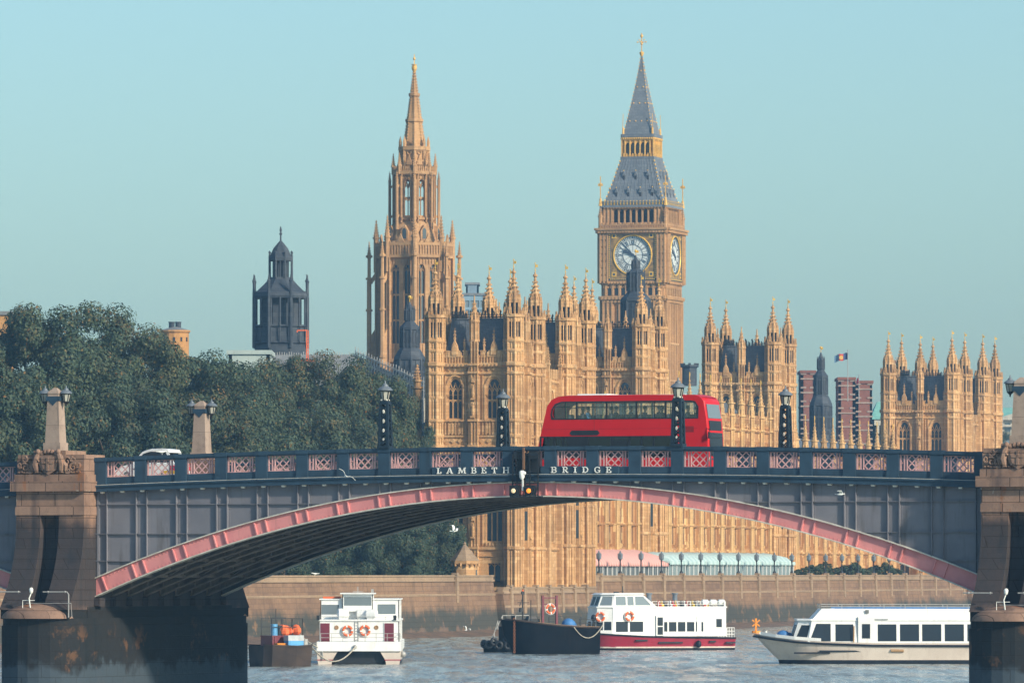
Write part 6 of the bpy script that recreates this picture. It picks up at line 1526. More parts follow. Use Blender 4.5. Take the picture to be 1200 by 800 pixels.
front([(.26,2.28),(BW-.26,2.28),(BW-.24,1.6),(BW-.5,1.05),(BW/2,.85),(.5,1.05),(.24,1.6)], .065, 'windscreen', M['boat_glass'])
front([(.26,1.98),(BW-.26,1.98),(BW-.26,2.04),(.26,2.04)], .072, 'wiper_bar', M['dark_panel'])
for y in (.25, BW-.25): 
    mb = MB(); mb.ngon(y, .75, 10, [(.12, 0), (.12, .05)]); mb.M = Matrix.Identity(4)
    g2 = MB(); g2.M = Matrix.Translation((L+.01, y, .85)) @ Matrix.Rotation(R(90), 4, 'Y'); g2.ngon(0, 0, 12, [(.13, 0), (.11, .05)]); g2.build('headlight', M['lamp_glass'], bus)
g2 = MB(); g2.tube([(L-.1, .02, 2.5), (L+.1, -.08, 2.45), (L+.12, -.1, 2.3)], .02, 5); g2.box(L+.06, L+.14, -.16, -.04, 1.95, 2.3); g2.build('mirror', M['dark_panel'], bus)
for x in (2.35, 7.6):
    for y in (.1, BW-.38):
        g2 = MB(); g2.M = Matrix.Translation((x, y, .48)) @ Matrix.Rotation(R(-90), 4, 'X'); g2.ngon(0, 0, 20, [(.40, 0), (.48, .04), (.48, .24), (.40, .28)]); t_ = g2.build('wheel', M['black'], bus, 40)
        g2 = MB(); g2.M = Matrix.Translation((x, y-.01, .48)) @ Matrix.Rotation(R(-90), 4, 'X'); g2.ngon(0, 0, 14, [(.26, 0), (.26, .30)]); g2.build('rim', M['rail'], t_)
# decks and seats
mb = MB(); mb.box(.4, L-.3, .08, BW-.08, 2.30, 2.36); mb.box(.2, L-.2, .08, BW-.08, .34, .42); mb.build('floor', M['dark_panel'], bus)
mb = MB()
for x in (1.5, 3.6, 6.4, 8.3):
    for y in (.5, BW-.5): mb.bar((x, y, 2.36), (x, y, 4.2), .035)
mb.build('grab_pole', paint('yellow_pole', (.45,.36,.08), None, 2, .4), bus)
seat_xs = [1.75+.82*i for i in range(9)]
for x in seat_xs:
    for y in (.16, BW-.16-.88):
        mb = MB(); mb.box(x, x+.42, y, y+.88, 2.72, 2.80); mb.taper(x-.08, x+.03, y, y+.88, 2.75, 3.30, .02, .03); mb.box(x+.1, x+.2, y+.35, y+.5, 2.36, 2.72); mb.build('seat', M['seat'], bus)
# passengers: one continuous seated figure, grown from a skeleton
def figure(name='person'):
    J = [((0,0,.0),.15),((0,0,.22),.15),((0,0,.42),.17),((0,0,.52),.075),((.015,0,.60),.065),((.03,0,.70),.10),((.03,0,.80),.09),
         ((0,.17,.46),.075),((.06,.24,.24),.05),((.26,.20,.14),.042),((.36,.16,.16),.04),((0,-.17,.46),.075),((.06,-.24,.24),.05),((.26,-.20,.14),.042),((.36,-.16,.16),.04),
         ((.22,.10,.02),.085),((.45,.11,.02),.065),((.46,.11,-.36),.05),((.58,.11,-.41),.04),((.22,-.10,.02),.085),((.45,-.11,.02),.065),((.46,-.11,-.36),.05),((.58,-.11,-.41),.04)]
    E = [(0,1),(1,2),(2,3),(3,4),(4,5),(5,6),(2,7),(7,8),(8,9),(9,10),(2,11),(11,12),(12,13),(13,14),(0,15),(15,16),(16,17),(17,18),(0,19),(19,20),(20,21),(21,22)]
    me = bpy.data.meshes.new('person'); me.from_pydata([j[0] for j in J], E, []); o = bpy.data.objects.new('person', me); S.collection.objects.link(o)
    sk = o.modifiers.new('skin', 'SKIN'); o.modifiers.new('sub', 'SUBSURF').levels = 1
    for i, j in enumerate(J): me.skin_vertices[0].data[i].radius = (j[1], j[1])
    me.skin_vertices[0].data[0].use_root = True
    dg = bpy.context.evaluated_depsgraph_get(); dg.update(); m2 = bpy.data.meshes.new_from_object(o.evaluated_get(dg)); bpy.data.objects.remove(o)
    m2.polygons.foreach_set('use_smooth', [True]*len(m2.polygons))
    m2.materials.clear(); return m2
fig = figure()
M['skin'] = paint('skin', (.42,.24,.17), None, 3, .6, .2, dirtamt=0)
CL = [('dark coat', (.02,.024,.03)), ('blue jacket', (.08,.22,.42)), ('grey jumper', (.10,.11,.12)), ('navy coat', (.02,.03,.06)), ('black jacket', (.012,.014,.018)), ('brown coat', (.08,.05,.035))]
def person(loc, rz, ci, label, hair=(.02,.016,.013), group='passengers on the bus'):
    me = fig.copy(); nm, c = CL[ci]
    me.materials.append(paint('clothing_'+nm.replace(' ', '_'), c, None, 3, .9, .1, dirtamt=0)); me.materials.append(M['skin'])
    for p_ in me.polygons:
        ce = p_.center; p_.material_index = 1 if (ce.z > .54 or (ce.x > .29 and ce.z > .08 and ce.z < .3)) else 0
    o = bpy.data.objects.new('person', me); S.collection.objects.link(o); o.location = loc; o.rotation_euler = (0, 0, rz)
    tag(o, label, 'person', group)
    h = MB(); h.ball((.0, 0, .775), .115, n=10, m=6, sz=1.0); hh = h.build('hair', paint('hair', hair, None, 4, .8, .2, dirtamt=0), o, 60)
    f = MB(); f.ball((.125, 0, .715), .016, n=6, m=4); f.ball((.112, .035, .74), .010, n=6, m=4); f.ball((.112, -.035, .74), .010, n=6, m=4); f.box(.112, .12, -.022, .022, .672, .678); f.build('face', M['skin'], o); return o
def busP(x, y, z): v = B2W(-3.95+x, BUS_Y0+y, zt(1)-1.37+z); return v
for i, (x, y, ci) in enumerate([(2.57+.0, .55, 1), (3.39, 1.95, 2), (4.21, .5, 4), (5.03, .55, 0), (5.85, .5, 3), (6.25+.42, .5, 4), (6.67, .95, 5), (7.49, .55, 0), (8.31, .5, 2), (8.31, 1.9, 4), (1.75, 1.9, 0)]):
    sx = min(seat_xs, key=lambda q: abs(q+.2-x))+.17
    person(busP(sx, y, 2.87), -TH, ci, 'bus passenger in a %s, %s upper deck seat from the tail, %s side' % (CL[ci][0], ORD[int(round((sx-1.92)/.82))], 'near' if y < 1.2 else 'far'))
person(busP(8.75, 1.75, 1.05), -TH, 4, 'bus driver in a black jacket at the front of the lower deck')
# ================================================================== the white car
car = root('estate_car', '', 'car', B2W(sfrom(134, 4.6), 4.6, zt(23)-1.38), -TH); car.scale = (.84, 1, 1.16)
mb = MB(); CLn, CW = 4.4, 1.75
body = [(0,.35),(.05,.62),(.5,.82),(1.25,.93),(4.25,.95),(4.40,.85),(4.42,.4),(4.2,.28),(.2,.26)]
mb.plate(body, [], 0, CW); mb.build('body', paint('white_car_paint', (.80,.81,.80), (.76,.77,.76), .5, .25, .5, dirtamt=.1), car)
mb = MB(); roofp = [(1.15,.93),(1.95,1.48),(2.5,1.60),(3.7,1.58),(4.22,.95)]
sd = [(1.45,.98),(2.02,1.40),(2.5,1.50),(3.6,1.48),(3.95,.98)]
for y in (.06, CW-.10): mb.plate(roofp, [sd], y, y+.04)
mb.loft([[(x, .07, z), (x, CW-.07, z), (x, CW-.12, z+.03), (x, .12, z+.03)] for x, z in [(1.9,1.45),(2.2,1.54),(2.6,1.60),(3.3,1.61),(3.75,1.57),(3.85,1.45)]]); mb.build('cabin', paint('white_car_roof', (.80,.81,.80), (.76,.77,.76), .5, .25, .5, dirtamt=.1), car, 40)
mb = MB()
for y in (.08, CW-.09): mb.plate(sd, [], y, y+.01)
mb.build('window', M['boat_glass'], car)
for y in (.02, CW-.28):
    mb = MB(); mb.box(4.36, 4.45, y, y+.26, .62, .92); mb.build('tail_light', paint('red_lamp', (.7,.03,.04), None, 2, .3), car)
mb = MB(); mb.box(3.5, 4.3, -.012, .0, .45, .60); mb.build('yellow_stripe', paint('yellow_stripe', (.75,.45,.05), None, 2, .5), car)
mb = MB(); mb.box(3.9, 4.43, -.014, -.001, .62, .85); mb.build('red_stripe', paint('red_stripe', (.7,.03,.08), None, 2, .5), car)
for x in (.85, 3.5):
    for y in (.02, CW-.2):
        g2 = MB(); g2.M = Matrix.Translation((x, y-.02, .31)) @ Matrix.Rotation(R(-90), 4, 'X'); g2.ngon(0, 0, 18, [(.26, 0), (.31, .03), (.31, .19), (.26, .22)]); t_ = g2.build('wheel', M['black'], car, 40)
        g2 = MB(); g2.M = Matrix.Translation((x, y-.03, .31)) @ Matrix.Rotation(R(-90), 4, 'X'); g2.ngon(0, 0, 12, [(.18, 0), (.18, .24)]); g2.build('rim', M['rail'], t_)
car['label'] = 'white estate car with red and yellow tail markings behind the left parapet'

# ================================================================== boats
def hull(mb, st, mdeck=0, mside=1, mboot=2, bulge=.0, zb=-.45, zline=.12):
    """stations (x, half width at deck, half width at water, z deck): sides, boot top and deck in one skin"""
    rings = []
    for x, hd, hw_, zd in st:
        xs = x
        rings.append([(xs, -hd, zd), (xs, -(hd*.62+hw_*.38)-bulge, zd*.5+zline*.5), (xs, -hw_, zline), (xs, -hw_*.97, zb), (xs, hw_*.97, zb), (xs, hw_, zline), (xs, hd*.62+hw_*.38+bulge, zd*.5+zline*.5), (xs, hd, zd)])
    mb.loft(rings, True, mside, True, [mside, mside, mboot, mboot, mboot, mside, mside, mdeck])
def rub(mb, st, dz, r, mi=None, f=1.0, out=.04):
    for s in (-1, 1): mb.tube([(x, s*(hd*f+out), zd+dz) for x, hd, hw_, zd in st], r, 6, mi)
def lifebuoy(label, loc, rz, r=.36, axis='y', par=None):
    o = root('lifebuoy', label, 'lifebuoy', loc, rz, 'orange lifebuoys on the boats'); mb = MB(); mb.ring((0,0,0), r, r*.30, 20, 7, axis='y', mfun=lambda i: 1 if i % 5 == 0 else 0)
    mb.build('ring', [M['orange'], M['letter']], o, 60); g2 = MB(); n = 16
    g2.tube([(r*1.34*math.cos(2*math.pi*i/n), -.02, r*1.34*math.sin(2*math.pi*i/n)) for i in range(n+1)], .018, 4); g2.build('grab_line', M['letter'], o); return o
def rope(name, label, pts, r, m, cat='rope'):
    o = root(name, label, cat, pts[0]); mb = MB(); p0 = Vector(pts[0]); mb.tube([tuple(Vector(p)-p0) for p in pts], r, 6); q = mb.build('strand', m, o, 60); return o
def sagging(a, b, sag, n=12):
    a, b = Vector(a), Vector(b); return [tuple(a.lerp(b, i/n)-Vector((0,0,sag*4*(i/n)*(1-i/n)))) for i in range(n+1)]
M['rope'] = paint('pale_rope', (.48,.44,.36), (.36,.33,.27), 5, .9, .1)
M['bootblack'] = paint('black_boot_top', (.012,.018,.03), None, 1, .5, .3, dirt=(.06,.05,.04))
M['hull_red'] = paint('crimson_hull_paint', (.36,.022,.05), (.30,.02,.045), .6, .35, .45, dirt=(.12,.05,.04), dirtamt=.4)
M['hull_black'] = paint('black_hull_paint', (.004,.006,.010), (.007,.009,.013), .8, .7, .05, dirt=(.035,.022,.016), dirtamt=.35)
M['hull_rust'] = paint('rusted_barge_plate', (.065,.048,.04), (.04,.032,.03), .8, .8, .2, dirt=(.03,.025,.025), dirtamt=.7)
M['hull_cream'] = paint('off_white_hull_paint', (.66,.58,.50), (.58,.50,.43), .5, .35, .45, dirt=(.30,.22,.15), dirtamt=.5)
M['maroon'] = paint('maroon_paint', (.17,.03,.045), (.14,.025,.04), 1, .4, .4)
M['deckgrey'] = paint('grey_deck', (.16,.17,.17), None, 1, .8, .2)
M['blue_tarp'] = paint('blue_tarpaulin', (.06,.20,.46), (.05,.16,.38), 2, .55, .3)
M['timber'] = paint('bleached_timber', (.42,.27,.15), (.34,.21,.11), 2, .8, .2)
def railing(mb, pts, h, n=2, r=.025, step=1.2):
    for a, b in zip(pts, pts[1:]):
        a, b = Vector(a), Vector(b); L_ = (b-a).length; k = max(1, int(L_/step))
        for i in range(k+1): p_ = a.lerp(b, i/k); mb.bar(p_, p_+Vector((0,0,h)), r*2)
        for j in range(n): z = Vector((0,0,h*(j+1)/n)); mb.bar(a+z, b+z, r*1.8)
# ---- white cruiser at the right (bow to the left)
DCr = 523.0; uc = DCr/F
cr_ = root('river_cruiser', 'long white river cruiser with dark windows, bow to the left, partly behind the right pier', 'boat', (xat(883, DCr), DCr, 0), R(2.0))
K = lambda px: (px-883)*uc
st = [(0, .05, .02, 2.30), (.5, .55, .12, 2.22), (1.6, 1.35, .7, 2.05), (3.0, 2.0, 1.45, 1.88), (5, 2.35, 2.0, 1.74), (9, 2.5, 2.25, 1.60), (22, 2.5, 2.25, 1.55), (27, 2.4, 2.1, 1.6)]
st = [(x if hd > .3 else x, hd, hw_, zd) for x, hd, hw_, zd in st]
mb = MB(); rk = [(x+(2.1*(1-min(1, x/4)) if True else 0), hd, hw_, zd) for x, hd, hw_, zd in st]
rings = []
for x, hd, hw_, zd in st:
    k = max(0, 1-x/5.0)*1.9
    rings.append([(x, -hd, zd), (x+k*.45, -(hd*.6+hw_*.4), zd*.5+.2), (x+k, -hw_, .30), (x+k*1.1, -hw_*.97, -.4), (x+k*1.1, hw_*.97, -.4), (x+k, hw_, .30), (x+k*.45, hd*.6+hw_*.4, zd*.5+.2), (x, hd, zd)])
mb.loft(rings, True, 1, True, [1, 1, 2, 2, 2, 1, 1, 0]); mb.build('hull', [M['deckgrey'], M['hull_cream'], M['bootblack']], cr_, 35)
mb = MB()
for s in (-1, 1):
    mb.tube([(x, s*(hd+.03), zd-.20) for x, hd, hw_, zd in st], .085, 6)
    for a, b, z, f in ((958, 1010, .98, .96), (928, 970, .84, .93), (996, 1050, .72, .9)): mb.box(K(a), K(b), s*2.33*f-.10, s*2.33*f+.12, z-.06, z+.06)
mb.build('rubbing_strake', M['bootblack'], cr_, 50)
mb = MB(); mb.loft([[(x, -hd*1.0, zd-.02), (x, -hd*.93, zd-.02), (x, -hd*.93, zd+.22), (x, -hd*1.0, zd+.22)] for x, hd, hw_, zd in st[1:5]]); mb.loft([[(x, hd*1.0, zd-.02), (x, hd*.93, zd-.02), (x, hd*.93, zd+.22), (x, hd*1.0, zd+.22)] for x, hd, hw_, zd in st[1:5]])
mb.build('bulwark', M['white_paint'], cr_)
mb = MB(); zc_a, zc_b = 1.55, 3.32; xf = K(920)
plan = [(xf+.35, -1.6), (K(944), -2.2), (27, -2.2), (27, 2.2), (K(944), 2.2), (xf+.35, 1.6)]
top = [(xf+.95, -1.45), (K(949), -2.05), (27, -2.05), (27, 2.05), (K(949), 2.05), (xf+.95, 1.45)]
u0 = K(944); side = []
for a, b in ((946, 971), (976.5, 997.5), (1026, 1048), (1052, 1074.5), (1078, 1100.5), (1104.5, 1127), (1131,1153), (1158,1180), (1185,1207), (1212,1234), (1240,1262)):
    if a == 946: side.append([(K(a)-u0+.02, .18), (K(b)-u0, .18), (K(b)-u0, 1.52), (K(952.5)-u0+.1, 1.52)])
    else: side.append((K(a)-u0, K(b)-u0, .18, 1.48))
wf = [[(.24, .2), (1.24, .2), (1.42, 1.45), (.70, 1.45)]]
walled(mb, plan, zc_a, zc_b, {0: wf, 1: side, 5: [(.15, 1.5, .3, 1.5), (1.7, 3.0, .3, 1.5)], 3: [(27-K(b), 27-K(a), .18, 1.48) for a, b in ((1026,1048),(1052,1074),(1078,1100))]}, cr_, M['boat_glass'], .06, top)
mb.loft([[(x, -h_, zc_b-.01), (x, h_, zc_b-.01), (x, h_*.97, zc_b+.12), (x, -h_*.97, zc_b+.12)] for x, h_ in ((xf+.8, 1.5), (K(948), 2.12), (27, 2.12))])
mb.build('cabin', M['white_paint'], cr_)
mb = MB(); mb.loft([[(K(950), -1.9, zc_b+.1), (26.5, -1.9, zc_b+.1), (26.5, 1.9, zc_b+.1), (K(950), 1.9, zc_b+.1)], [(K(961), -1.75, 4.22), (26.5, -1.75, 4.18), (26.5, 1.75, 4.18), (K(961), 1.75, 4.22)]])
mb.box(K(1003), K(1039), -2.24, -1.7, zc_b+.1, zc_b+.26); mb.build('upper_deckhouse', M['white_paint'], cr_)
mb = MB(); mb.box(K(1012), K(1016), -1.93, -1.86, 3.85, 4.12); mb.build('deckhouse_vent', M['deckgrey'], cr_)
mb = MB(); mb.box(K(1003), K(1022), -2.27, -2.17, 1.6, 3.42); dr = mb.build('door', M['white_paint'], cr_)
mb = MB(); mb.box(K(1007.5), K(1017), -2.29, -2.26, 1.95, 3.05); mb.build('door_window', M['boat_glass'], dr)
mb = MB(); railing(mb, [(K(960), -1.7, 4.2), (26, -1.7, 4.16)], .34, 2, .022, 1.6); railing(mb, [(K(960), 1.7, 4.2), (26, 1.7, 4.16)], .34, 2, .022, 1.6); railing(mb, [(K(960), -1.7, 4.2), (K(960), 1.7, 4.2)], .34, 2, .022); mb.build('roof_rail', M['rail'], cr_)
mb = MB(); mb.box(K(976), 26, -1.72, -1.6, 4.2, 4.32); mb.box(K(976), 26, 1.6, 1.72, 4.2, 4.32); mb.build('blue_awning_roll', M['blue_tarp'], cr_)
mb = MB(); mb.ngon(.95, 0, 8, [(.12, 2.0), (.10, 2.5), (.14, 2.55)]); mb.build('bollard', M['white_paint'], cr_)
mb = MB(); mb.ball((2.25, -.4, 2.15), .55, n=9, m=6, sz=.75); mb.ball((2.6, -.1, 2.1), .45, n=8, m=5, sz=.7); mb.build('tarpaulin', M['blue_tarp'], cr_, 60)
mb = MB(); mb.tube([(K(1041), -2.45, 1.02), (K(1056), -2.45, 1.0)], .11, 8); mb.build('fender', M['timber'], cr_)
mb = MB(); mb.tube([(K(998), -2.3, 2.9), (K(997.6), -2.32, 1.2)], .05, 5); mb.build('fender_rope', M['timber'], cr_)
# ---- crimson and white passenger boat
DRb = 615.0; ur = DRb/F; aR = R(20)
rb = root('passenger_boat', 'white passenger boat with a crimson hull moored beside the black barge', 'boat', (xat(768.5, DRb), DRb, 0), aR)
LB = 14.0; h0 = -7.0
rb_st = [(-7.2, .08, .03, 1.62), (-6.8, .75, .45, 1.58), (-6.0, 1.5, 1.1, 1.50), (-4.6, 2.05, 1.75, 1.40), (-2, 2.3, 2.1, 1.26), (3, 2.3, 2.1, 1.14), (6.9, 2.15, 1.95, 1.10)]
mb = MB(); rings = []
for x, hd, hw_, zd in rb_st:
    k = max(0, (-x-4.2)/3)*.9
    rings.append([(x, -hd, zd), (x+k*.5, -(hd*.6+hw_*.4), zd*.5+.15), (x+k, -hw_, .22), (x+k, -hw_*.96, -.4), (x+k, hw_*.96, -.4), (x+k, hw_, .22), (x+k*.5, hd*.6+hw_*.4, zd*.5+.15), (x, hd, zd)])
mb.loft(rings, True, 1, True, [1, 1, 2, 2, 2, 1, 1, 0]); mb.build('hull', [M['deckgrey'], M['hull_red'], M['bootblack']], rb, 35)
mb = MB(); rub(mb, rb_st, -.02, .075)
for a, b, z in ((-2.8, -1.7, .82), (-.6, 1.7, .62), (4.3, 4.9, .7), (5.9, 6.8, .6)): mb.box(a, b, -2.36, -2.2, z, z+.14)
mb.build('rubbing_strake', M['bootblack'], rb, 50)
mb = MB(); rb2 = [(x, hd*.98, hw_, zd) for x, hd, hw_, zd in rb_st]
for s in (-1, 1): mb.loft([[(x+max(0, (-x-4.2)/3)*.82, s*(hw_+.012), .20), (x+max(0, (-x-4.2)/3)*.82, s*(hw_+.03), .20), (x+max(0, (-x-4.2)/3)*.78, s*(hw_+.035), .33), (x+max(0, (-x-4.2)/3)*.78, s*(hw_+.0), .33)] for x, hd, hw_, zd in rb_st[1:]])
mb.build('waterline_stripe', M['hull_cream'], rb)
mb = MB()
plan = [(-6.3, -1.15), (-4.9, -1.85), (6.0, -2.08), (6.0, 2.08), (-4.9, 1.85), (-6.3, 1.15)]
sd = [(.35, 1.5, .4, 1.32), (1.68, 2.95, .4, 1.32)]+[(4.55+.86*i, 4.55+.86*i+.72, .42, 1.28) for i in range(5)]
walled(mb, plan, 1.25, 3.85, {0: [(.15, .72, .55, 1.32), (.82, 1.48, .55, 1.32)], 1: sd+[(9.95, 10.5, .8, 1.55)], 5: [(.15, 1.05, .55, 1.32), (1.25, 2.15, .55, 1.32)]}, rb, M['boat_glass'], .06, [(-6.05, -1.12), (-4.8, -1.8), (6.0, -2.02), (6.0, 2.02), (-4.8, 1.8), (-6.05, 1.12)])
mb.loft([[(x, -h_, 3.80), (x, h_, 3.80), (x, h_, 3.92), (x, -h_, 3.92)] for x, h_ in ((-6.15, 1.15), (-4.85, 1.84), (6.1, 2.06))]); mb.build('cabin', M['white_paint'], rb)
mb = MB(); mb.box(3.2, 3.6, -2.06, -1.9, 1.3, 3.0); mb.build('door', M['white_paint'], rb)
mb = MB(); mb.box(-.75+.0, .0, -2.06, -1.9, 1.3, 3.1); dd = mb.build('door', M['white_paint'], rb)
mb = MB(); mb.box(-.62, -.12, -2.085, -2.05, 2.2, 2.95); mb.box(-.62, -.12, -2.085, -2.05, 1.4, 2.1); mb.build('door_window', M['boat_glass'], dd)
mb = MB(); plan = [(-6.0, -1.1), (-4.8, -1.75), (-.6, -1.8), (-.6, 1.8), (-4.8, 1.75), (-6.0, 1.1)]; top = [(-5.6, -1.0), (-4.6, -1.6), (-1.9, -1.65), (-1.9, 1.65), (-4.6, 1.6), (-5.6, 1.0)]
walled(mb, plan, 3.9, 5.0, {0: [[(.14, .12), (1.24, .12), (1.30, .95), (.40, .95)]], 1: [(.28, 1.25, .12, .92), (1.4, 2.0, .12, .92), [(2.15, .12), (3.7, .12), (2.95, .92), (2.15, .92)]], 5: [(.12, .98, .12, .95), (1.1, 2.0, .12, .95)]}, rb, M['pale_glass'], .05, top)
mb.loft([[(-5.8, -1.15, 4.99), (-4.6, -1.75, 4.99), (-1.7, -1.75, 4.99), (-1.7, 1.75, 4.99), (-4.6, 1.75, 4.99), (-5.8, 1.15, 4.99)], [(-5.5, -1.0, 5.13), (-4.5, -1.55, 5.13), (-1.8, -1.55, 5.13), (-1.8, 1.55, 5.13), (-4.5, 1.55, 5.13), (-5.5, 1.0, 5.13)]]); mb.build('wheelhouse', M['white_paint'], rb)
mb = MB(); mb.bar((-3.2, 0, 5.1), (-3.2, 0, 5.75), .07); mb.bar((-3.5, -.3, 5.3), (-3.0, .3, 5.3), .06); mb.box(-4.0, -3.6, -.2, .2, 5.1, 5.25); mb.build('mast', M['black'], rb)
for x, y in ((-.3, .9), (2.2, .9)):
    mb = MB(); mb.ngon(x, y, 10, [(.24, 3.9), (.22, 4.95), (.30, 5.0), (.30, 5.12)]); mb.build('funnel', M['lampgrey'], rb, 40)
mb = MB(); railing(mb, [(-.5, -1.95, 3.9), (6.0, -1.95, 3.9), (6.0, 1.95, 3.9), (-.5, 1.95, 3.9)], .45, 2, .02, .9); railing(mb, [(6.1, -2.0, 1.1), (6.85, -1.95, 1.1), (6.85, 1.95, 1.1)], .9, 3, .025, .6); mb.box(5.98, 6.1, -1.6, -.2, 3.8, 4.3); mb.build('railing', M['white_paint'], rb)
for i in range(14):
    x = -.2+.36*i; mb = MB(); c = ((.6,.05,.04), (.75,.5,.05), (.03,.04,.06), (.7,.7,.68))[i % 4]; mb.box(x, x+.2, -1.4+.25*(i % 3), -1.0+.25*(i % 3), 3.9, 4.16); mb.taper(x-.03, x+.03, -1.4+.25*(i % 3), -1.0+.25*(i % 3), 4.1, 4.45, .0, .03)
    mb.build('deck_chair', paint('deck_chair_%d' % i, c, None, 3, .6), rb)
for i in range(3):
    mb = MB(); mb.tube([(3.9+.8*i, -1.25, 4.28), (4.0+.8*i, -1.25, 4.28), (4.5+.8*i, -1.25, 4.28), (4.6+.8*i, -1.25, 4.28)], [.14, .27, .27, .14], 10); mb.build('raft_canister', M['white_paint'], rb, 50)
mb = MB(); mb.ball((-6.5, -1.35, 2.9), .25, n=8, m=6, sz=1.3); mb.build('fender', M['bootblack'], rb, 60)
mb = MB(); mb.ball((3.2, -2.4, .55), .28, n=8, m=6, sz=1.2); mb.build('fender', M['bootblack'], rb, 60)
def on(root_, loc): return root_.matrix_basis @ Vector(loc) if False else (Matrix.Translation(root_.location) @ Matrix.Rotation(root_.rotation_euler.z, 4, 'Z')) @ Vector((loc[0]*root_.scale.x, loc[1]*root_.scale.y, loc[2]))
lifebuoy('lifebuoy on the bow corner of the crimson boat, left one', on(rb, (-5.9, -1.42, 3.0)), aR-R(26), .36)
lifebuoy('lifebuoy on the white side of the crimson boat, right one', on(rb, (-3.3, -2.0, 3.05)), aR, .36)
# ---- black barge
DBk = 585.0; ubk = DBk/F; aB = R(24)
bb = root('black_barge', 'black steel barge with a rusty chain at its bow, left of the crimson boat', 'boat', (xat(640, DBk), DBk, 0), aB)
bk = [(-4.0, .35, .25, 2.95), (-3.7, 1.3, .9, 2.9), (-3.0, 2.0, 1.6, 2.8), (-1.8, 2.3, 2.1, 2.62), (0, 2.4, 2.3, 2.42), (2.2, 2.3, 2.2, 2.28), (4.2, 2.0, 1.9, 2.22)]
mb = MB(); rings = []
for x, hd, hw_, zd in bk:
    k = max(0, (-x-1.8)/2.2)*1.05; rings.append([(x, -hd, zd), (x+k*.2, -(hd*.7+hw_*.3), zd*.55), (x+k, -hw_, .15), (x+k, -hw_*.9, -.5), (x+k, hw_*.9, -.5), (x+k, hw_, .15), (x+k*.2, hd*.7+hw_*.3, zd*.55), (x, hd, zd)])
mb.loft(rings, True, 1, True, [1]*7+[0]); mb.build('hull', [M['deckgrey'], M['hull_black']], bb, 40)
mb = MB(); rub(mb, bk, .03, .09); mb.build('gunwale', M['hull_rust'], bb, 50)
mb = MB(); mb.loft([[(x, -hd-.08, zd+.02), (x, -hd+.2, zd+.02), (x, -hd+.2, zd+.13), (x, -hd-.08, zd+.13)] for x, hd, hw_, zd in bk[3:7]]); mb.build('timber_rail', M['timber'], bb)
mb = MB()
for k in range(19):
    z = 3.0-.155*k; mb.M = Matrix.Translation((-3.62, -1.42-.0*k, z)) @ Matrix.Rotation(R(90*(k % 2)), 4, 'Z'); mb.ring((0, 0, 0), .085, .035, 8, 5)
mb.M = Matrix.Identity(4); mb.build('anchor_chain', paint('rusty_chain', (.26,.10,.04), (.18,.07,.03), 4, .8), bb)
mb = MB(); mb.tube([(-2.6, -.9, 2.8), (-2.6, -.9, 5.1)], .06, 6); mb.bar((-3.1, -.9, 4.4), (-2.0, -.9, 4.4), .05); mb.bar((-2.6, -.9, 4.85), (-2.9, -.9, 4.1), .04); mb.box(-2.72, -2.48, -1.0, -.8, 5.1, 5.35); mb.box(-2.9, -2.6, -1.1, -.8, 3.6, 3.95); mb.tube([(-1.8, -.8, 2.7), (-1.8, -.8, 4.6)], .035, 5); mb.build('mast', M['black'], bb)
mb = MB(); mb.ball((-2.6, -.9, 5.42), .10, n=8, m=5); mb.build('mast_lamp', M['orange'], bb)
mb = MB()
for x in (-.55, .75): mb.box(x-.09, x+.09, -.6, -.4, 2.4, 5.0)
for z in (4.75, 4.2): mb.box(-.55, .75, -.56, -.44, z, z+.10)
mb.build('towing_frame', M['maroon'], bb)
mb = MB(); mb.ball((1.7, -.9, 2.5), .62, n=9, m=6, sz=.9); mb.ball((2.1, -.6, 2.4), .5, n=8, m=5); mb.build('tarpaulin', M['blue_tarp'], bb, 70)
mb = MB(); railing(mb, [(1.0, 1.6, 2.3), (4.0, 1.6, 2.25)], .9, 2, .03); railing(mb, [(2.4, -1.7, 2.3), (4.0, -1.6, 2.2)], .7, 2, .03); mb.build('railing', M['black'], bb)
for nm_, args in (('hatch', (-1.8, -.7, -.2, .7, 2.4, 3.0)), ('winch', (1.9, 2.6, -.2, .5, 2.2, 2.8))):
    mb = MB(); mb.box(*args); mb.taper(args[0]+.1, args[1]-.1, args[2]+.1, args[3]-.1, args[5], args[5]+.25, .1, .1); mb.build(nm_, M['black'], bb)
for x, y, r_ in ((-3.1, 0, .2), (-3.3, -.7, .12)):
    mb = MB(); mb.ngon(x, y, 8, [(r_, 2.7), (r_*.8, 3.25), (r_*1.15, 3.3)]); mb.build('bollard', M['black'], bb)
lifebuoy('lifebuoy hung on the maroon frame of the black barge', on(bb, (.1, -.66, 3.85)), aB, .36)
a = on(bb, (1.5, -2.4, 2.35)); b = on(bb, (4.3, -2.3, 2.5)); rope('mooring_rope', 'slack pale rope looped along the side of the black barge', sagging(a, b, 1.05), .05, M['rope'])
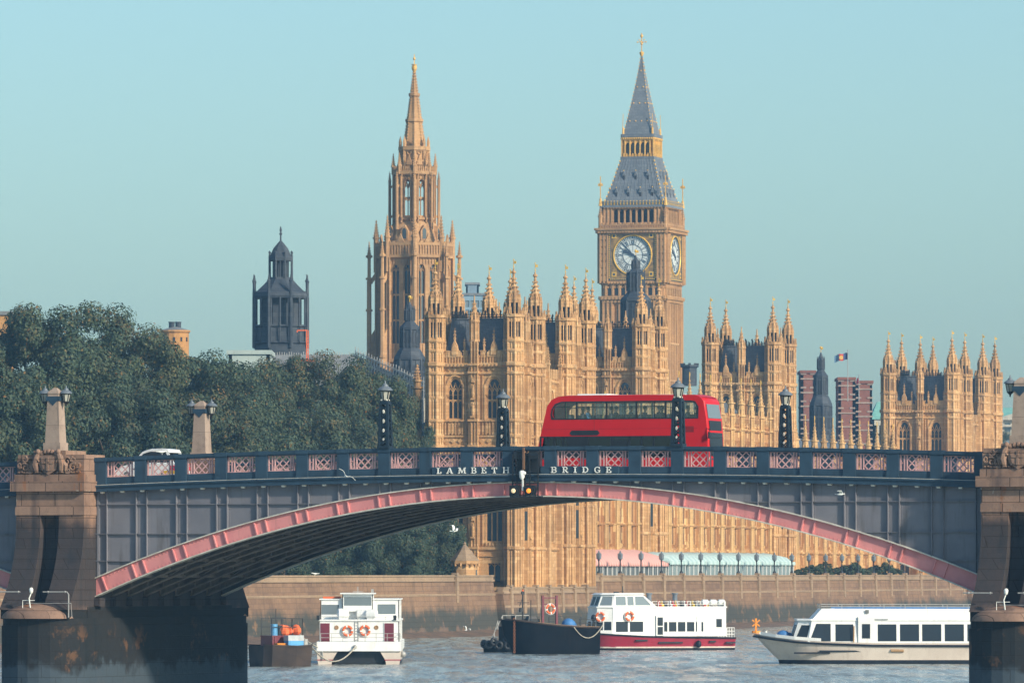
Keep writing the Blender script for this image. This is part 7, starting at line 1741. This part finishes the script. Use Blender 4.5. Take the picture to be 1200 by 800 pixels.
# ---- tug behind the barge
DTg = 596.0
tg = root('tug_boat', 'small black tug hung with tyres, half hidden behind the black barge', 'boat', (xat(592, DTg), DTg, 0), R(14))
mb = MB(); hull(mb, [(-1.9, .3, .2, 1.05), (-1.6, .9, .7, 1.0), (-.8, 1.25, 1.1, .95), (1, 1.4, 1.25, .9), (3.6, 1.3, 1.1, 1.0)], 0, 1, 1); mb.build('hull', [M['deckgrey'], M['hull_black']], tg, 40)
mb = MB(); walled(mb, [(-.4, -.8), (1.9, -.8), (1.9, .8), (-.4, .8)], .9, 2.2, {0: [(.2, 1.0, .6, 1.1), (1.2, 2.1, .6, 1.1)]}, tg, M['boat_glass']); mb.box(-.5, 2.0, -.9, .9, 2.2, 2.28); mb.build('wheelhouse', M['hull_black'], tg)
mb = MB(); railing(mb, [(-1.2, -.95, .95), (-.9, -1.0, 2.0)], .8, 1); railing(mb, [(-.45, -.85, 2.28), (1.9, -.85, 2.28)], .95, 2, .03, 1.1); mb.bar((-1.5, -.7, 1.0), (-.45, -.85, 3.2), .06); mb.build('railing', M['rail'], tg)
mb = MB(); mb.tube([(-.1, -1.0, 2.5), (0, -1.0, 2.5), (.9, -1.0, 2.5), (1.0, -1.0, 2.5)], [.1, .24, .24, .1], 10); mb.build('raft_canister', M['white_paint'], tg, 50)
for i, (x, y, z) in enumerate(((-1.95, -.25, .75), (-1.7, -.95, .7), (-.9, -1.35, .65), (-.1, -1.45, .62), (-1.3, -1.2, .95))):
    mb = MB(); mb.M = Matrix.Translation((x, y, z)) @ Matrix.Rotation(R(-50+16*i), 4, 'Z'); mb.ring((0,0,0), .27, .13, 14, 7); mb.build('tyre', M['black'], tg, 60)
# ---- catamaran, stern towards us
DCt = 519.0; ux = DCt/F; X = lambda px: (px-420.5)*ux; Zc = lambda y: (778-y)*ux
cm = root('catamaran', 'white catamaran ferry seen from its stern with two lifebuoys on the rail', 'boat', (xat(420.5, DCt), DCt, 0), 0)
hwc = 3.15; LC = 17.0
for sg in (-1, 1):
    mb = MB(); xi, xo = sg*(1.95), sg*(hwc+.05)
    rings = []
    for y, f, zt2 in ((0, 1, 1.0), (1.2, 1, 1.0), (10, 1, 1.1), (15, .5, 1.3), (17, .05, 1.5)):
        c = (xi+xo)/2; h_ = abs(xo-xi)/2*f; rings.append([(c-h_-(.35 if sg > 0 else 0)*f, y, zt2), (c-h_*.9, y, .32), (c-h_*.7, y, -.4), (c+h_*.7, y, -.4), (c+h_*.9, y, .32), (c+h_+(.35 if sg < 0 else 0)*f, y, zt2)])
    mb.loft(rings, True, 0, True, [0, 1, 1, 1, 0, 0]); mb.build('hull', [M['hull_cream'], M['bootblack']], cm, 40)
    mb = MB(); mb.box(min(xi, xo)+.02, max(xi, xo)-.02, -.02, -.004, .30, .37); mb.build('red_boot_stripe', M['hull_red'], cm)
mb = MB(); mb.box(-1.95, 1.95, .5, 16, .02, 1.02); mb.build('bridge_deck_shade', M['black'], cm)  # black block down to the water, painting the tunnel's shade below the deck
mb = MB(); mb.loft([[(-hwc-.05, -.15, 1.0), (hwc+.05, -.15, 1.0), (hwc+.05, 16.5, 1.1), (-hwc-.05, 16.5, 1.1)], [(-hwc-.05, -.05, 1.72), (hwc+.05, -.05, 1.72), (hwc+.05, 16.8, 1.8), (-hwc-.05, 16.8, 1.8)]]); mb.build('transom', M['white_paint'], cm)
mb = MB()
walled(mb, [(-3.05, .9), (3.05, .9), (3.05, 15.5), (-3.05, 15.5)], 1.72, 3.28, {1: [(1+1.5*i, 2.1+1.5*i, .45, 1.25) for i in range(8)]}, cm, M['boat_glass'])
mb.box(-3.12, 3.12, .8, 15.6, 3.28, 3.40); mb.build('main_cabin', M['white_paint'], cm)
for a, b in ((375, 386), (450.3, 461.3)):
    mb = MB(); mb.box(X(a), X(b), .82, .9, Zc(752.5), Zc(730)); dd = mb.build('door', M['maroon'], cm); mb = MB(); mb.box(X(a)-.05, X(b)+.05, .84, .895, Zc(752.5)-.05, Zc(730)+.06); mb.build('door_frame', M['white_paint'], dd)
for px in (394, 440.7):
    mb = MB(); mb.M = Matrix.Translation((X(px), .9, Zc(735))) @ Matrix.Rotation(R(90), 4, 'X'); mb.ngon(0, 0, 12, [(.15, 0), (.15, .03)]); mb.ring((0,0,.03), .14, .03, 12, 5, axis='z'); mb.build('porthole', M['timber'], cm)
mb = MB()
up_w = {0: [(X(375.3)+3.0, X(396)+3.0, Zc(720)-3.4, Zc(708.5)-3.4), (X(441.4)+3.0, X(462.6)+3.0, Zc(719.5)-3.4, Zc(708)-3.4)], 1: [(1+1.4*i, 2.1+1.4*i, .3, 1.1) for i in range(7)]}
walled(mb, [(-3.0, 3.2), (3.0, 3.2), (3.0, 14.5), (-3.0, 14.5)], 3.4, 4.88, up_w, cm, M['pale_glass']); mb.box(-3.1, 3.1, 3.1, 14.6, 4.88, 4.98); mb.build('upper_cabin', M['white_paint'], cm)
mb = MB(); walled(mb, [(X(400), 2.9), (X(436), 2.9), (X(436), 7), (X(400), 7)], 4.0, 5.32, {0: [(.12, X(434)-X(400)+.02, Zc(709.5)-4.0, Zc(699.5)-4.0)]}, cm, M['pale_glass']); mb.box(X(397.5), X(438.5), 2.6, 7.2, 5.32, 5.42); mb.build('wheelhouse', M['white_paint'], cm)
mb = MB(); mb.bar((X(418), 4, 5.4), (X(418), 4, 5.9), .06); mb.bar((X(412), 4, 5.5), (X(424), 4, 5.5), .05); mb.box(X(434), X(437), 3, 3.3, 5.4, 5.7); mb.build('mast', M['rail'], cm)
for px in (401, 424, 435):
    mb = MB(); y = 2.2+(.5 if px == 424 else 0); mb.M = Matrix.Translation((X(px), y, Zc(719.5))) @ Matrix.Rotation(R(8 if px < 410 else -14), 4, 'Z') @ Matrix.Rotation(R(90), 4, 'Y'); r = .44 if px < 410 else .38; mb.ngon(0, 0, 14, [(r*.75, -.42), (r, -.34), (r, -.02), (r*1.04, -.01), (r*1.04, .01), (r, .02), (r, .34), (r*.75, .42)]); mb.box(.3, .5, -.3, .3, -.3, .3); mb.build('raft_canister', M['white_paint'], cm, 40)
mb = MB(); mb.tube([(X(377), 3.6, 5.04), (X(398), 3.6, 5.04)], .10, 8); mb.build('orange_roll', M['orange'], cm)
mb = MB(); railing(mb, [(-2.9, .1, 1.72), (3.0, .1, 1.72)], .62, 2, .022, .8); railing(mb, [(3.08, .1, 1.72), (3.08, 3, 1.72)], .62, 2, .022); railing(mb, [(-3.0, .95, 3.4), (3.0, .95, 3.4)], .2, 1, .02, 1.0)
for px in (415.6, 419.6): mb.bar((X(px), .86, 1.72), (X(px), .86, 3.6), .04)
for k in range(7): mb.bar((X(415.6), .86, 1.85+.22*k), (X(419.6), .86, 1.85+.22*k), .03)
mb.build('railing', M['rail'], cm)
for px in (372.5, 462.5):
    mb = MB(); mb.box(X(px)-.12, X(px)+.12, .7, .95, 3.35, 3.72); mb.build('deck_speaker', M['black'], cm)
mb = MB(); mb.tube([(X(415), -.2, 1.4), (X(417), -.25, 1.2)], .10, 6); mb.ball((X(416), -.2, 1.33), .16, n=7, m=5); mb.tube([(X(378), -.1, 1.0), (X(378.5), -.12, .35)], .05, 5); mb.ball((3.35, 1.0, .75), .25, n=8, m=5); mb.build('fairlead', M['rail'], cm, 60)
lifebuoy('lifebuoy on the stern of the white catamaran, left of its ladder', (cm.location.x+X(407), DCt+.78, Zc(739)), 0, .34)
lifebuoy('lifebuoy on the stern of the white catamaran, right of its ladder', (cm.location.x+X(427.4), DCt+.78, Zc(738.5)), 0, .34)
# ---- rusty work barge at the left
DWb = 508.0; uw = DWb/F
WR = R(27); wb = root('work_barge', 'rusty work barge loaded with drums and orange tarpaulin, left of the catamaran', 'boat', (xat(334, DWb), DWb, 0), WR); wb.scale = (.74, .9, 1)
mb = MB(); hull(mb, [(-3.2, 1.5, 1.3, 1.55), (-2.6, 2.2, 2.0, 1.52), (0, 2.3, 2.2, 1.45), (1.7, 2.2, 2.0, 1.5), (2.3, 1.3, 1.0, 1.6)], 0, 1, 1, zb=-.4); mb.build('hull', [M['deckgrey'], M['hull_rust']], wb)
mb = MB(); 
for s in (-1, 1): mb.loft([[(x, s*(hd)-.07, zd), (x, s*hd+.07, zd), (x, s*hd+.07, zd+.12), (x, s*hd-.07, zd+.12)] for x, hd, zd in ((-3.2, 1.5, 1.55), (-2.6, 2.2, 1.52), (0, 2.3, 1.45), (1.7, 2.2, 1.5), (2.3, 1.3, 1.6))])
mb.build('gunwale', M['hull_rust'], wb)
mb = MB(); mb.box(-1.9, 1.5, -.9, 1.4, 1.45, 2.25); mb.box(-1.95, 1.55, -.95, 1.45, 2.22, 2.3)
for k in range(5): mb.box(-1.7+.8*k, -1.62+.8*k, -.97, -.88, 1.5, 2.25)
mb.build('hopper', M['maroon'], wb)
mb = MB(); railing(mb, [(-1.9, -.8, 2.3), (1.5, -.8, 2.3), (1.5, 1.3, 2.3), (-1.9, 1.3, 2.3)], 1.25, 2, .025, 1.1); mb.bar((-.5, .9, 2.3), (-.5, .9, 4.3), .06); mb.bar((-1.1, .9, 3.6), (.6, .9, 3.6), .05); mb.build('railing', M['black'], wb)
def top(name, label, cat, loc, build):
    o = root(name, label, cat, on(wb, loc), WR); build(o); return o
def drum(m, h, r):
    def f(o):
        mb = MB(); mb.ngon(0, 0, 14, [(r, 0), (r, h*.32), (r*1.05, h*.34), (r, h*.36), (r, h*.66), (r*1.05, h*.68), (r, h*.70), (r, h), (r*.92, h), (r*.92, h-.03)]); mb.build('barrel', m, o, 35)
    return f
top('drum', 'blue plastic drum on the rusty work barge', 'drum', (-1.45, -.45, 2.3), drum(paint('blue_drum', (.12,.36,.62), None, 2, .4), .85, .25))
top('drum', 'dark grey drum beside the blue drum on the work barge', 'drum', (-.82, -.45, 2.3), drum(M['lead'], .75, .24))
top('drum', 'pale steel drum on the foredeck of the work barge', 'drum', (1.25, -1.65, 1.5), drum(M['rail'], .55, .24))
def heap(o):
    rnd = random.Random(4); mb = MB()
    for i in range(12): mb.ball((-.7+1.4*rnd.random(), -.3+.5*rnd.random(), .18+.3*rnd.random()), .26+.14*rnd.random(), n=7, m=5)
    mb.build('cloth', M['orange'], o)
top('tarpaulin', 'crumpled orange tarpaulin heaped on the work barge', 'tarpaulin', (.25, -.35, 2.3), heap)
def crate(o):
    mb = MB(); mb.box(-.62, .62, -.4, .4, 0, .42); mb.build('lower_box', paint('sky_blue_bin', (.10,.38,.72), None, 2, .4), o)
    mb = MB(); mb.box(-.64, .64, -.42, .42, .42, .82); mb.build('lid', paint('pale_grey_bin', (.50,.54,.55), None, 2, .4), o)
top('storage_bin', 'blue and grey storage bin on the foredeck of the work barge', 'bin', (.0, -1.7, 1.5), crate)
def fish(o):
    mb = MB(); mb.taper(-.35, .35, -.25, .25, 0, .25, -.05, -.04); mb.build('tray', paint('orange_tray', (.75,.28,.04), None, 2, .5), o)
top('tray', 'orange plastic tray on the work barge beside the storage bin', 'tray', (-1.35, -1.5, 1.5), fish)
a = on(wb, (1.9, -1.6, 1.6)); b = (cm.location.x+X(416), DCt-.3, 1.3)
m_ = (a+Vector(b))/2
rope('mooring_rope', 'pale rope sagging from the work barge to the catamaran stern', sagging(a, b, 1.15, 16), .055, M['rope'])
a2 = on(wb, (.9, -.9, 2.5)); rope('mooring_rope', 'short taut rope from the maroon hopper to the catamaran', sagging(a2, (cm.location.x+X(372), DCt, 1.3), .1), .05, M['rope'])
# ---- orange X beacon on the foreshore
bc = root('beacon', 'orange cross topped marker post on the foreshore between the boats', 'marker', (xat(886, 785), 785, .0))
mb = MB(); z0, z1 = .1, zat(724, 785); mb.bar((0,0,z0-.6), (0,0,z1), .22); mb.ngon(0, 0, 8, [(.5, -.2), (.5, .25)]); zq = z1-.55
for s in (-1, 1): mb.bar((-s*.42, 0, zq-.36), (s*.42, 0, zq+.36), .15, .12, up=(0,1,0))
mb.build('cross', paint('beacon_orange', (.90,.33,.03), None, 2, .5), bc)
# ================================================================== gulls
def gull(label, loc, rz, bank, span, up_=.3, perched=False):
    o = root('gull', label, 'gull', loc, rz, 'gulls over the river'); o.rotation_euler = (bank, 0, rz)
    mb = MB(); k = span
    mb.loft([[(x*k, r*k*math.cos(2*math.pi*i/8), z*k+r*k*math.sin(2*math.pi*i/8)) for i in range(8)] for x, r, z in ((-.26,.008,.01),(-.2,.025,.0),(-.08,.055,-.01),(.05,.06,0),(.13,.045,.015),(.18,.036,.03),(.22,.032,.035),(.25,.014,.03),(.29,.004,.022))])
    mb.plate([(-.26*k, -.0), (-.26*k, .02*k), (-.34*k, .03*k), (-.34*k, -.0)], [], -.05*k, .05*k)
    if perched:
        for s in (-1, 1): mb.bar((0, s*.02*k, -.05*k), (0, s*.02*k, -.16*k), .012*k)
        for s in (-1, 1): mb.loft([[(x*k, s*(.045)*k-.01, z*k), (x*k, s*.045*k+.01, z*k), (x*k, s*.04*k+.01, (z+w1)*k), (x*k, s*.04*k-.01, (z+w1)*k)] for x, z, w1 in ((.1,-.01,.05),(-.1,-.02,.06),(-.3,.0,.02))])
    else:
        for s in (-1, 1): mb.loft([[(x0*k, s*y*k, z*k-.004), (x1*k, s*y*k, z*k-.004), (x1*k, s*y*k, z*k+.010), (x0*k, s*y*k, z*k+.010)] for x0, x1, y, z in ((-.08,.10,.03,.02),(-.07,.11,.18,.02+up_*.45),(-.08,.10,.32,.02+up_*.6),(-.10,.03,.45,.02+up_*.5),(-.14,-.08,.55,.02+up_*.4))])
    mb.build('body', M['letter'], o, 60)
gull('white gull flying low before the left half of the bridge', P(405, 558, 345), R(100), R(35), .95, .25)
gull('small gull gliding before the grey plates at the right', P(985, 579, 345), R(-10), R(-8), .85, .25)
gull('small white gull in front of the trees under the arch', P(532, 622, 520), R(30), R(20), 1.1, .5)
gull('small white gull skimming the water under the arch', P(546.5, 738, 600), R(60), R(25), .75, .6)
gull('gull standing on the left parapet above the white car', tuple(B2W(sfrom(190, -.1), -.1, zt(20)+.155)), R(10), 0, 1.0, .2, True)
gull('gull standing on the river wall below the trees', tuple(PW(.1, pal_y(369, .1), WT+.9)), R(200), 0, 1.4, .2, True)
# ================================================================== air
hz = bpy.data.materials.new('haze'); hz.use_nodes = True; tn = hz.node_tree; tn.nodes.clear()
pv = tn.nodes.new('ShaderNodeVolumePrincipled'); pv.inputs['Color'].default_value = (.32, .64, 1.0, 1); pv.inputs['Density'].default_value = .00015; pv.inputs['Anisotropy'].default_value = .0
oo = tn.nodes.new('ShaderNodeOutputMaterial'); tn.links.new(pv.outputs[0], oo.inputs['Volume'])
mb = MB(); mb.box(-1700, 1700, -80, 2700, -2.2, 112); ho_ = mb.build('haze', hz); tag(ho_, kind='stuff')
